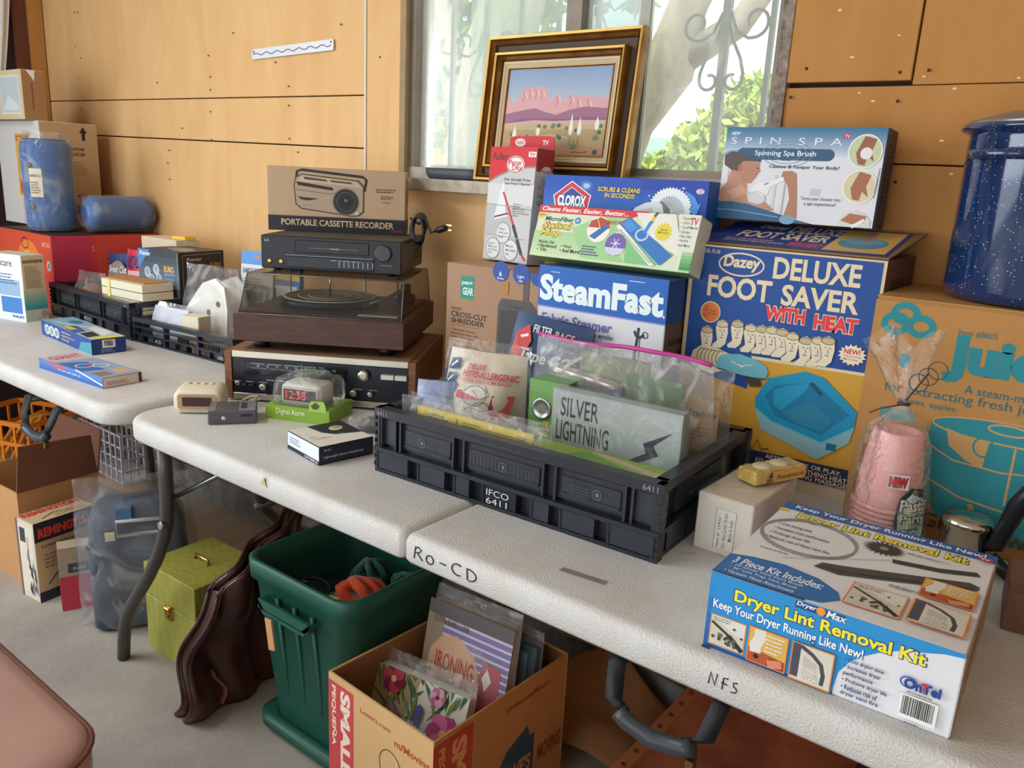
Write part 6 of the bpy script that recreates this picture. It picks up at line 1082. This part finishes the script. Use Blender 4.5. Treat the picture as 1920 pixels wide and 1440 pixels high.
for i, c in enumerate(('b8385a', '3f9ab0', '8fb83a', 'e6e6e6')):
    bm = newbm(); x = -.035 + i * .022; tube(bm, [(x - .012, -.008, .02), (x - .008, -.01, .07), (x + .008, -.01, .12), (x + .012, -.008, .165)], [.005, .006, .0045, .004], 8); o = part('toothbrush', bm, M(c, .35), tb_, smooth=True)
bm = newbm(); rbx(bm, -.055, .055, -.018, -.001, .012, .19, .006, 2); part('blister', bm, FILM, tb_)
pk = carton('blue_yellow_card', 'upright blue and yellow card pack behind the toothbrush pack', -.34, .72, .0085, .2, .11, .02, .26, ['3f7fc0', '3f7fc0', '3f7fc0', '3f7fc0', '3f7fc0', '3f7fc0'], cat='packet')
p = pr(pk, 'front'); p.rect(0, .82, 1, .92, 'd9c84a'); p.rect(.1, .2, .9, .75, 'd9e2ea'); done(p)
bm = newbm(); bx(bm, -.09, .09, 0, .12, 0, .02); solo('brown_board', bm, M('7a4f3a', .6, var=.2, vs=8), 'flat dark brown board in the shallow crate beside the receiver', 'board', (-.345, .46, T + .0085), .2)

# ============================================================ ON THE FLOOR
tb = thing('tall_open_carton', 'tall plain brown carton with its flaps standing open under the far table', 'box', (-.935, .035, 0), .06)
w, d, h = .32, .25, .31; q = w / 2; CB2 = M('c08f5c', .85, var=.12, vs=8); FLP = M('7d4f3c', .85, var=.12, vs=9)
for nm, b in (('front_panel', (-q, q, 0, .004, 0, h)), ('back_panel', (-q, q, d - .004, d, 0, h)), ('side_panel', (-q, -q + .004, .004, d - .004, 0, h)), ('side_panel', (q - .004, q, .004, d - .004, 0, h)), ('bottom', (-q + .004, q - .004, .004, d - .004, 0, .004))):
    bm = newbm(); bx(bm, *b); part(nm, bm, CB2, tb)
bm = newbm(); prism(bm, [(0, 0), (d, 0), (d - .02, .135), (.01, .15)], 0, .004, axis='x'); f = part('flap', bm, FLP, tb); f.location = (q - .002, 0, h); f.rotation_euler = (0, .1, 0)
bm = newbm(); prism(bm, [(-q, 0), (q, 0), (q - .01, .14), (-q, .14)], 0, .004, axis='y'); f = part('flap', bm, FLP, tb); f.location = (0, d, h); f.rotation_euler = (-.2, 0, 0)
rm = carton('trimmer_box', 'worn tan and black power tool box beside the tall open carton', -.648, .123, -T, 1.685, .19, .098, .256, ['c7ab86', 'b59a78', 'b59a78', 'd6c9b4', 'c9ae86', 'b59a78'])
p = pr(rm, 'front', .6); p.rect(0, .76, 1, 1, '2a2634'); p.text('REMINGTON', .06, .80, .95, .92, 'd9402f', .05); p.text('Lightweight and', .1, .66, .7, .71, '4a3c30', .02); p.fine(.12, .4, .6, .6, 4, '8a7458', 3); p.line([(.15, .2), (.45, .42), (.8, .6)], .004, '2d2a2a'); p.poly([(.5, .42), (.62, .58), (.95, .62), (.95, .5), (.7, .44), (.95, .34), (.9, .28), (.55, .34)], '3a3636'); p.fine(.5, .16, .95, .26, 2, '8a7458', 5); p.rect(0, 0, 1, .13, '2a2a48'); done(p)
p = pr(rm, 'left', .6); p.rect(.12, .08, .9, .94, 'd9cfc0'); p.rect(.2, .72, .5, .9, '3a3c40'); p.line([(.6, .8), (.6, .4)], .004, '8a3a3a')
rr = random.Random(8)
for i in range(16): a = rr.uniform(.4, .85); b = rr.uniform(.1, .55); p.poly([(a, b), (a + .08, b + .12), (a + .12, b - .06)], rr.choice(('55565a', '2d2d30', '8a8a8c')))
p.rect(.02, .0, .12, 1, '6d5f52'); done(p)
p = pr(rm, 'top', .6); p.text('REMINGTON', .04, .62, .96, .95, 'c9402f', .06); p.line([(.2, .2), (.45, .45), (.7, .25)], .006, '6a5a44'); p.fine(.4, .1, .9, .4, 3, 'a08a68', 4); done(p)
ORG = M('e8831f', .4)
oc = thing('orange_crate', 'bright orange plastic lattice crate under the far table', 'crate', (-1.74, .33, .0), .35, 0, .0)
w, d, h = .36, .28, .27; q = w / 2
for nm, ax, L, fr_ in (('side', 0, w, lambda s, z, k: (-q + s, k, z)), ('side', 0, w, lambda s, z, k: (-q + s, d - .008 + k, z)), ('end', 1, d, lambda s, z, k: (-q + k, s, z)), ('end', 1, d, lambda s, z, k: (q - .008 + k, s, z))):
    bm = newbm()
    def S(s0, s1, z0, z1, k0=0, k1=.008):
        v = [bm.verts.new(fr_(s, z, k)) for z in (z0, z1) for k in (k0, k1) for s in (s0, s1)]
        for qq in ((0, 2, 3, 1), (4, 5, 7, 6), (0, 1, 5, 4), (1, 3, 7, 5), (3, 2, 6, 7), (2, 0, 4, 6)): bm.faces.new([v[i] for i in qq])
    S(0, L, h - .02, h); S(0, L, .0, .012); S(0, L, h * .62, h * .68); S(0, L, h * .3, h * .36)
    for i in range(6): a = i * (L - .01) / 5; S(a, a + .01, .0121, h - .0201, .001, .007)
    part(nm, bm, ORG, oc)
bm = newbm(); bx(bm, -q + .01, q - .01, .01, d - .01, .002, .008); part('base', bm, ORG, oc)
for i in range(4):
    bm = newbm(); tube(bm, [(-.1 + i * .05, .05, .06), (-.06 + i * .05, .15, .2 + .02 * i), (.02 + i * .03, .22, .25)], .008, 6); part('inner_rib', bm, M('e89a3a', .4), oc)
wc = thing('wire_basket', 'pale plastic basket with a grid of openings behind the orange crate', 'basket', (-1.52, .64, .0085), .0)
w, d, h = .36, .16, .21; q = w / 2; WB = M('cfd3dc', .5)
for (y) in (0, d):
    bm = newbm()
    for i in range(9): bx(bm, -q + i * (w - .006) / 8, -q + i * (w - .006) / 8 + .006, y, y + .005, 0, h)
    for i in range(5): bx(bm, -q, q, y + .0051, y + .0095, i * (h - .006) / 4, i * (h - .006) / 4 + .006)
    part('grid_side', bm, WB, wc)
for x in (-q, q - .005):
    bm = newbm()
    for i in range(1, 5): bx(bm, x, x + .005, i * d / 5, i * d / 5 + .006, 0, h)
    for i in range(5): bx(bm, x + .0051, x + .0095, .01, d, i * (h - .006) / 4, i * (h - .006) / 4 + .006)
    part('grid_end', bm, WB, wc)
bm = newbm(); bx(bm, -q + .01, q - .01, .011, d - .005, .0, .006); part('base', bm, WB, wc)
bm = newbm(); rbx(bm, -.1, .1, 0, .14, 0, .33, .02, 2); solo('teal_bin', bm, M('6fc4b4', .5), 'pale teal plastic bin at the left under the far table', 'bin', (-2.14, .26, 0), 0)
bm = newbm(); grid(bm, 40, 3, lambda u, v: (-.28 + u * .56, v * .17, .004 + .002 * abs(sin(u * 60)) * (u > .2))); o = solo('cardboard_sheet', bm, CARD, 'torn flat sheet of corrugated cardboard on the floor by the wall', 'cardboard', (-1.45, .60, .0), .1); o.modifiers.new('thick', 'SOLIDIFY').thickness = .003
# blue garment case in clear plastic
gc = thing('bagged_blue_case', 'blue-grey soft case with webbing straps inside a clear plastic bag', 'case', (-.285, .16, 0), .98, roll=-.03)
w, d, h = .25, .13, .385
bm = newbm(); loft(bm, [[(x, y + d / 2, z) for x, y in rrect(-w / 2 * s, w / 2 * s, -d / 2 * s2, d / 2 * s2, .03, 5)] for s, s2, z in ((.92, .8, 0), (1, 1, .02), (1.02, 1.05, .2), (.98, .9, .33), (.85, .6, .375), (.7, .4, h))]); wobble(bm, 12, .008, 6); part('case_body', bm, M('4c5668', .6, var=.25, vs=8), gc, smooth=True)
bm = newbm(); tube(bm, [(-.04, -.005, .34), (-.04, -.008, .3), (.08, -.01, .3), (.08, -.005, .34)], .006, 6, closed=True); part('handle_slot', bm, M('a9aab0', .5), gc, smooth=True)
bm = newbm(); tube(bm, [(-.12, .02, .26), (-.08, .03, .33), (-.02, .05, .38), (.06, .07, .385), (.11, .07, .35)], .016, 8, flat=.5); part('strap', bm, M('232c48', .7), gc, smooth=True)
bm = newbm(); tube(bm, [(-.1, .06, .3), (-.06, .08, .36), (.04, .1, .375)], .018, 8, flat=.5); part('strap', bm, M('1f2740', .7), gc, smooth=True)
bm = newbm(); bx(bm, -.07, -.045, -.016, -.013, .29, .315); part('label', bm, M('d9cfb0', .6), gc)
bm = newbm(); bx(bm, -.04, .0, -.004, .03, .345, .375); part('buckle', bm, M('4f7396', .5), gc)
bm = newbm(); pouch(bm, .33, .45, .2, 26, 26, seed=91, amp=.022, s=9); o = part('plastic_bag', bm, BAG, gc, smooth=True); o.location = (0, .06, 0)
rb = carton('red_label_box', 'box with a red and pink printed label half hidden behind the bagged case', -.52, .105, -T, 1.2, .12, .06, .20, ['c43a4c', '8a6a58', '8a6a58', 'b9a48c', 'b9a48c', '8a6a58'])
p = pr(rb, 'front'); p.rect(0, .55, 1, 1, 'a89480'); p.rect(.2, .6, .9, .75, '4a4450'); p.text('tula', .3, .64, .6, .7, 'b9b4ac', .02); done(p)
# green wood-grain box
GW = M('a6a24a', .45, var=.3, vs=9, stretch=(9, 9, 1.2), col2='8a8636', name='green_woodgrain')
gb = thing('green_wood_box', 'olive green wood-grain box with brass clasp on the floor', 'box', (-.0768, .1292, 0), .0222)
w, d, h = .239, .21, .257; q = w / 2
bm = newbm(); rbx(bm, -q, q, 0, d, 0, h * .635, .002, 1); part('box_body', bm, GW, gb)
bm = newbm(); rbx(bm, -q, q, 0, d, h * .642, h, .002, 1); part('lid', bm, GW, gb)
bm = newbm(); bx(bm, -q + .006, q - .006, .006, d - .006, h * .63, h * .645); part('lip', bm, M('6f6c30', .6), gb)
bm = newbm(); prism(bm, [(-.014, .0), (.014, .0), (.017, .02), (.013, .03), (.011, .034), (.013, .04), (-.013, .04), (-.011, .034), (-.013, .03), (-.017, .02)], -.006, 0, axis='y'); cl_ = part('clasp', bm, M('d6b25a', .25, metal=1), gb); cl_.location = (.0, 0, h * .5)
bm = newbm(); rbx(bm, -.01, .01, -.012, -.006, .02, .036, .002, 1); part('clasp_hook', bm, M('e0c06a', .25, metal=1), cl_)
bm = newbm(); lathe(bm, [(.003, 0), (.003, .001)], 10, axis='y', c=(0, -.006, .01)); part('keyhole', bm, M('4a3a1c', .4), cl_)
bm = newbm(); tube(bm, [(-.03, .1, h + .001), (-.028, .1, h + .014), (.028, .1, h + .014), (.03, .1, h + .001)], .004, 8); part('lid_handle', bm, M('c9a95a', .3, metal=1), gb, smooth=True)
# leather garment bag
LEA = M('4e2a22', .24, var=.35, vs=6, bump=.12, bs=60, col2='331a1a', coat=.15)
lb = thing('leather_garment_bag', 'dark brown leather garment bag sagging against the green bin', 'garment bag', (.17, .1, 0), 0)
def leaf(u, v, k):
    y = -.085 + u * .27 + v * (.075 - .01 * u) - .03 * sin(v * pi) * (1 - u); z = .005 + v * (.32 + .155 * u)
    x = -.015 + .05 * v + k + .028 * sin(v * 9 + u * 3) * (1 - .5 * u) * (1 - v * .5) + .012 * sin(u * 14 + v * 4)
    return (x, y, z)
for k, th in ((-.02, 0), (.018, 1)):
    bm = newbm(); grid(bm, 24, 30, lambda u, v: leaf(u, v, k)); o = part('leather_panel', bm, LEA, lb, smooth=True); md = o.modifiers.new('thick', 'SOLIDIFY'); md.thickness = .008
    bm = newbm(); tube(bm, [leaf(0, v / 24, k) for v in range(25)], .0055, 7); tube(bm, [leaf(u / 16, 1, k) for u in range(17)], .005, 7); tube(bm, [leaf(u / 16, 0.01, k) for u in range(17)], .005, 7); part('piping', bm, M('3a2020', .3), lb, smooth=True)
bm = newbm(); grid(bm, 6, 24, lambda u, v: (Vector(leaf(0, v, -.02)).lerp(Vector(leaf(0, v, .018)), u) + Vector((0, .012 * sin(u * pi), 0)))); part('gusset', bm, M('5f3a30', .35, var=.2, vs=9), lb, smooth=True)
bm = newbm(); tube(bm, [leaf(.3 + .05 * sin(i), .05 + i * .05, .03) for i in range(6)], .012, 8, flat=.4); part('handle', bm, M('7a4a38', .4), lb, smooth=True)
# green bin
GB = M('22594a', .42, var=.1, vs=12, bump=.08, bs=200)
gbn = thing('green_storage_bin', 'tall dark green plastic storage bin holding yarn and bags', 'bin', (.47, .28, 0), .0)
def rsq(hx, hy, z, r=.045, n=6): return [(x, y, z) for x, y in rrect(-hx, hx, -hy, hy, r, n)]
bm = newbm(); loft(bm, [rsq(.125, .125, 0), rsq(.13, .13, .01), rsq(.168, .16, .40), rsq(.170, .162, .402), rsq(.178, .17, .404), rsq(.180, .172, .448), rsq(.176, .168, .452), rsq(.168, .16, .45), rsq(.165, .157, .40), rsq(.126, .124, .015)]); part('bin_body', bm, GB, gbn, smooth=False)
bm = newbm(); loft(bm, [rsq(.15, .145, .018), rsq(.165, .16, .02), rsq(.165, .16, .045), rsq(.15, .145, .047), rsq(.133, .132, .046), rsq(.133, .132, .019)]); part('base_skirt', bm, GB, gbn)
for ang, off in ((0, -.163), ):
    bm = newbm(); prism(bm, [(-.085, .372), (-.07, .352), (.07, .352), (.085, .372), (.085, .382), (.065, .364), (-.065, .364), (-.085, .382)], off - .032, off, axis='y'); bx(bm, -.085, .085, off - .032, off - .028, .362, .385); part('handle', bm, GB, gbn)
for x in (-.06, .0, .06):
    bm = newbm(); loft(bm, [[(x - .004, -.132, .06), (x + .004, -.132, .06), (x + .004, -.129, .06), (x - .004, -.129, .06)], [(x - .005, -.166, .38), (x + .005, -.166, .38), (x + .005, -.16, .38), (x - .005, -.16, .38)]]); part('rib', bm, GB, gbn)
bm = newbm(); prism(bm, [(-.012, -.07), (.008, -.07), (.012, .0), (-.008, .004)], -.004, 0, axis='y'); o = solo('peg_tag', bm, [M('d9a070', .6)], 'tan clothes-peg tag hanging on the green bin handle', 'tag', (.43, .0795, .352), .05, roll=-.2)
YRN = lambda c: M(c, .9, bump=.5, bs=300, sheen=.3)
def yarn(label, x, y, z, R, r, col, seed, n=5):
    rr = random.Random(seed); t = thing('yarn_skein', label, 'yarn', (x, y, z)); 
    for k in range(n):
        bm = newbm(); a = rr.uniform(0, pi); tl = rr.uniform(.5, 1.3); pts = []
        for i in range(18):
            q_ = 2 * pi * i / 18; p = Vector((R * cos(q_) * (1 + .15 * sin(3 * q_ + k)), R * .5 * sin(q_), 0)); p.rotate(Matrix.Rotation(tl, 3, 'X')); p.rotate(Matrix.Rotation(a, 3, 'Z')); pts.append(p + Vector((0, 0, R * .9)))
        tube(bm, pts, r, 8, closed=True); part('loop', bm, YRN(col), t, smooth=True)
    return t
bm = newbm(); grid(bm, 20, 20, lambda u, v: (.15 * (2 * u - 1) * (1 - .3 * (2 * v - 1) ** 4), .143 * (2 * v - 1) * (1 - .3 * (2 * u - 1) ** 4), .33 + .018 * noise.noise(Vector((u * 6, v * 6, 2))))); o = solo('dark_cloth', bm, M('1d3a3c', .9, var=.4, vs=12), 'dark folded cloth lining the top of the green bin', 'cloth', (.47, .28, 0), smooth=True); 
yarn('bright orange knitted strap loop in the green bin', .535, .25, .35, .044, .013, 'e2541f', 4, 4)
yarn('dark green yarn loop at the back of the green bin', .47, .34, .348, .04, .008, '14554a', 6, 5)
yarn('second dark green yarn loop by the bin wall', .57, .36, .348, .035, .008, '1a5a46', 9, 4)
bm = newbm(); grid(bm, 18, 14, lambda u, v: (.07 - .0 + (u - .5) * .17, -.1 + v * .12, .365 + .03 * sin(u * pi) * sin(v * pi) + .008 * noise.noise(Vector((u * 8, v * 8, 0))))); 
cbag = solo('cord_bag', bm, BAG, 'clear bag of coloured embroidery cords on top in the green bin', 'bag', (.47, .28, 0), smooth=True)
for k, c in enumerate(('b5605a', 'd9c060', '6fa07a', 'c9d4d0', '8a5a7a', 'd9a080')):
    bm = newbm(); tube(bm, [(.0 + i * .013, -.085 + k * .016 + .004 * sin(i * 1.7 + k), .366 + .016 * sin(i / 11 * pi)) for i in range(12)], .005, 6); part('cord', bm, M(c, .7), cbag, smooth=True)
bm = newbm(); tube(bm, [(.43 + .03 * cos(i * .5), .21 + .03 * sin(i * .5), .365 + .004 * i) for i in range(11)], .004, 6); solo('wire_hoop', bm, M('2a2a30', .5), 'thin dark wire hoop resting in the green bin', 'wire', (0, 0, 0), smooth=True)
# small moving box
mv = thing('moving_box', 'open brown moving box marked SMALL in white on red', 'box', (.8085, .0475, 0), -.055)
w, d, h = .302, .392, .34; q = w / 2; CB3 = M('c4935a', .85, var=.1, vs=10); CBF = M('d6ad78', .85, var=.1, vs=30, stretch=(14, 1, .6))
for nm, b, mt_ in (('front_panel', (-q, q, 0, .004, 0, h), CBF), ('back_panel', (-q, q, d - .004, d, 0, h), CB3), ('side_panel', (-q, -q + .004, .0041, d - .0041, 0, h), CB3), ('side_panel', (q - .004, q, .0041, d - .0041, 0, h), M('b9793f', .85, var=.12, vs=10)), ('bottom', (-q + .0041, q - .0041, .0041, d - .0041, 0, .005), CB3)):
    bm = newbm(); bx(bm, *b); part(nm, bm, mt_, mv)
bm = newbm(); bx(bm, -q + .0041, -q + .0055, .005, d - .005, .006, h - .003); part('inner_liner', bm, CARD_IN, mv); bm = newbm(); bx(bm, -q + .006, q - .0045, d - .0056, d - .0041, .006, h - .003); part('inner_liner', bm, CARD_IN, mv)
P = Print(w, h, .8); P.rect(0, 0, .26, .955, 'c84a4a'); P.text('SMALL', .125, .36, .225, .93, 'f0dcc8', .05, rot=-90); P.text('PEQUEÑA', .03, .52, .085, .93, 'f0dcc8', .03, rot=-90); P.text('16 x 12 x 12', .04, .12, .09, .34, 'f0dcc8', .01, rot=-90); P.text("Lowe's.com", .33, .875, .62, .905, 'b5523a', .01); P.text('m/Moving', .66, .80, .97, .86, 'b5523a', .02); P.poly([(.42, .08), (.42, .22), (.62, .30), (.9, .24), (.9, .08)], '2f5f86'); P.loop(.62, .66, .1, '7d5a38', .0025, rv=.1, a0=0, a1=pi); P.line([(.52, .66), (.54, .56), (.7, .5)], .0025, '7d5a38'); P.line([(.72, .66), (.68, .72), (.7, .54)], .002, 'efdcc0'); P.build('front_print', mv, lambda u, v, e: (-q + u * w, -e, v * h))
bm = newbm(); prism(bm, [(.05, .195), (.062, .225), (.092, .185), (.085, .16), (.06, .165)], -.0012, -.0004, axis='y'); part('hand_hole', bm, M('6d5238', .9), mv)
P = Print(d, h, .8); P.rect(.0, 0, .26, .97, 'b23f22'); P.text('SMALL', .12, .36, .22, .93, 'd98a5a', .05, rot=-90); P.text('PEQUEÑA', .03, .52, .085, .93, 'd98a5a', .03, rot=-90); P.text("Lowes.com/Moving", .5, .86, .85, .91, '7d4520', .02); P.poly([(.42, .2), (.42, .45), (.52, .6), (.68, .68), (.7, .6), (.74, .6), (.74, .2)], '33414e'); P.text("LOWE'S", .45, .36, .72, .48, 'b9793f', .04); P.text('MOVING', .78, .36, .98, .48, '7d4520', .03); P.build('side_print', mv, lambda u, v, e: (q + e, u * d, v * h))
MZ = .006
def packet(name, label, x, y, z, yaw, tilt, w, h, d, col, prints, film=True, roll=0):
    t = thing(name, label, 'packet', (x, y, z), yaw, tilt, roll); bm = newbm(); rbx(bm, -w / 2, w / 2, 0, d, 0, h, min(.01, d / 3), 2); wobble(bm, 14, .004, int(abs(x * 100))); part('folded_cloth', bm, M(col, .6, var=.12, vs=10), t, smooth=False)
    P = Print(w, h, .5); prints(P); P.build('printed_front', t, lambda u, v, e: (-w / 2 + u * w, -.0045 - e, v * h))
    if film: bm = newbm(); pouch(bm, w + .025, h + .03, d + .03, 14, 14, seed=int(abs(y * 77)), amp=.007, s=16); o = part('clear_sleeve', bm, BAGLIGHT, t, smooth=True); o.location = (0, d / 2, 0)
    return t
def floral(P):
    rr = random.Random(6); P.rect(0, 0, 1, 1, 'd9d4c4'); P.poly([(0, 0), (0, 1), (.5, 1), (.35, .5), (.3, 0)], 'a89468')
    for i in range(110):
        a, b = rr.random(), rr.random(); t_ = rr.uniform(.6, 2.6); L = rr.uniform(.12, .3); c = rr.choice(('3f6a4c', '5a7a4a', '7a8a4a', '2f5a48')) if a > .35 else rr.choice(('6d6a34', '8a7a3c', '4f5a30'))
        P.poly([(min(1, max(0, x)), min(1, max(0, y))) for x, y in ((a, b), (a + L * .5 * cos(t_) - .02, b + L * .5 * sin(t_)), (a + L * cos(t_), b + L * sin(t_)), (a + L * .5 * cos(t_) + .02, b + L * .5 * sin(t_)))], c)
    for cu, cv, r, c1, c2 in ((.42, .2, .17, 'c4566a', '9a2f4a'), (.82, .66, .16, 'd9709a', 'b8407a'), (.22, .92, .12, 'b03a4c', '7a2038'), (.12, .42, .1, '8a5a7a', '6a3f60'), (.9, .2, .09, 'd98a9a', 'b05a7a'), (.62, .36, .07, 'd98aa4', 'b8507a'), (.3, .62, .08, '9a4a4c', '7a3038'), (.1, .12, .09, 'a8506a', '7a3048'), (.7, .92, .08, 'd9a0b0', 'b86a8a')):
        for k in range(6): a = k * pi / 3 + cu * 9; P.ell(cu + r * .55 * cos(a), cv + r * .55 * sin(a), r * .5, c1 if k % 2 else c2, n=12)
        P.ell(cu, cv, r * .25, 'e0b070' if r > .1 else '6a2a40', n=10)
    P.it = [([(min(1, max(0, x)), min(1, max(0, y))) for x, y in V], F, c) for V, F, c in P.it]
    for cu, cv in ((.55, .72), (.6, .5)): P.poly([(cu - .03, cv - .08), (cu - .04, cv + .06), (cu, cv + .1), (cu + .04, cv + .05), (cu + .02, cv - .08)], '5a5aa0')
packet('floral_fabric_pack', 'pack of pink and green floral print fabric in the moving box', .79, .115, .068, .12, .36, .235, .25, .035, 'cfc8b8', floral)
def iron(P):
    P.rect(0, 0, 1, 1, 'a8988e'); P.rect(0, .1, 1, .86, '8378a0')
    for i in range(17): P.rect(0, .11 + i * .044, 1, .124 + i * .044, 'c9c2d4')
    P.rect(0, .1, .2, .86, '9a8672'); P.poly([(.06, .42), (.08, .62), (.2, .72), (.38, .75), (.6, .68), (.72, .52), (.6, .36), (.3, .32)], 'd3a884'); P.text('IRONING', .16, .52, .62, .63, 'b04a34', .02); P.poly([(.66, .5), (.72, .68), (.92, .66), (.92, .28), (.78, .3)], 'b5626a'); P.poly([(.72, .58), (.77, .64), (.83, .58), (.77, .51)], 'e6dcd4'); P.text('IRONING BOARD COVER', .08, .79, .5, .84, '6a4a3c', .01); P.it = [([(x, min(1, y + .09)) for x, y in V], F, c) for V, F, c in P.it]; P.rect(0, .92, 1, 1, '5f5a58')
packet('ironing_cover_pack', 'striped ironing board cover pack with a tan oval label in the moving box', .822, .235, .06, .06, .2, .22, .37, .03, 'a89888', iron)
packet('dark_fabric_pack', 'clear pack of dark folded fabric at the back of the moving box', .862, .325, .06, .0, .1, .18, .315, .03, '3a4a4c', lambda P: P.rect(.1, .7, .9, .95, '54666a'))
bm = newbm(); rbx(bm, -.135, .14, .02, .37, .002, .045, .01, 1); wobble(bm, 9, .006, 3); o = solo('folded_linen', bm, M('3a3430', .9, var=.3, vs=8), 'dark folded linens at the bottom of the moving box', 'linen', (.8085, .0495, MZ), -.055)
# brown paper and suitcase under the right half of the table
bm = newbm(); grid(bm, 26, 18, lambda u, v: wob((u * .32, v * .24, .015 + .12 * v * (.6 + .4 * sin(u * 5)) ), 9, .03, 4)); o = solo('brown_paper', bm, M('9a6a42', .9, var=.3, vs=10), 'crumpled brown packing paper on the floor behind the moving box', 'paper', (.80, .53, .01), .0, smooth=False); o.modifiers.new('thick', 'SOLIDIFY').thickness = .001
sc_o = thing('brown_suitcase', 'brown leather suitcase with riveted edges lying flat under the table', 'suitcase', (1.17, .2, 0), .0)
LT = M('a85c40', .5, var=.3, vs=7, bump=.15, bs=120, col2='6b3626'); LE = M('a5643e', .5, var=.2, vs=12)
bm = newbm(); rbx(bm, 0, .6, 0, .55, 0, .105, .012, 2); part('lower_shell', bm, LT, sc_o)
bm = newbm(); rbx(bm, 0, .6, 0, .55, .112, .235, .012, 2); part('upper_shell', bm, LT, sc_o)
bm = newbm(); bx(bm, .006, .594, .006, .544, .1, .114); part('seam_band', bm, M('3a2420', .6), sc_o)
for b in ((-.002, .03, -.002, .552, .215, .238), (-.002, .602, .52, .552, .215, .2375), (.57, .602, -.002, .552, .215, .238)):
    bm = newbm(); rbx(bm, *b, .003, 1); part('edge_trim', bm, LE, sc_o)
bm = newbm(); tube(bm, [(.0, 0, 0), (0, 0, .003)], .005, 8); rv0 = part('rivet', bm, M('5a3424', .4, metal=.5), sc_o); rv0.location = (.014, .03, .2375)
for i in range(1, 11): o = bpy.data.objects.new('rivet', rv0.data); COL.objects.link(o); o.parent = sc_o; o.location = (.014, .03 + i * .049, .2375)
for x, c in ((.36, '2a2024'),):
    bm = newbm(); bx(bm, x, x + .035, -.004, .554, .2352, .2395); bx(bm, x, x + .035, -.004, -.0005, .0, .2351); part('leather_strap', bm, M(c, .6), sc_o)
bm = newbm(); bx(bm, .03, .57, .1, .125, .2383, .2405); part('web_strap', bm, M('8a7468', .8), sc_o)
# seat in the foreground
st = thing('vinyl_bench', 'reddish brown vinyl padded bench seat standing on the floor in front of the tables', 'bench', (.22, -.66, 0), .0)
VIN = M('b58c80', .24, var=.15, vs=6, bump=.06, bs=300, coat=.1)  # vinyl colour lightened to stand in for its reflected sheen
bm = newbm(); loft(bm, [[(x, y, z) for x, y in rrect(-.46 + i_, .46 - i_, -.28 + i_, .28 - i_, .09 - i_ * .6, 8)] for i_, z in ((.012, .355), (.002, .36), (0, .375), (0, .425), (.004, .437), (.015, .447), (.04, .452), (.1, .455))]); part('cushion', bm, VIN, st, smooth=True)
bm = newbm(); loft(bm, [[(x, y, z) for x, y in rrect(-.44, .44, -.26, .26, .08, 8)] for z in (.3, .356)]); part('seat_base', bm, M('2a2026', .5), st)
bm = newbm(); tube(bm, [(x * 1.003, y * 1.003, .432) for x, y in rrect(-.46, .46, -.28, .28, .09, 8)], .005, 6, closed=True); part('piping', bm, M('6d3f34', .35), st, smooth=True)
for x in (-.38, .38):
    for y in (-.2, .2):
        bm = newbm(); tube(bm, [(x, y, 0), (x * .97, y * .97, .301)], [.014, .02], 12); part('leg', bm, M('2a2424', .4), st, smooth=True)

bp = thing('blister_shell', 'small grey part in a clear shell between the alarm clock and the packed crate', 'packet', (.475, .335, T), .4)
bm = newbm(); lathe(bm, [(.02, 0), (.03, .006), (.028, .02), (.012, .028)], 20); part('grey_part', bm, M('6a6862', .4), bp, smooth=True)
bm = newbm(); rbx(bm, -.045, .045, -.035, .035, 0, .034, .01, 3); wobble(bm, 30, .002, 6); part('clear_shell', bm, FILM, bp, smooth=True)
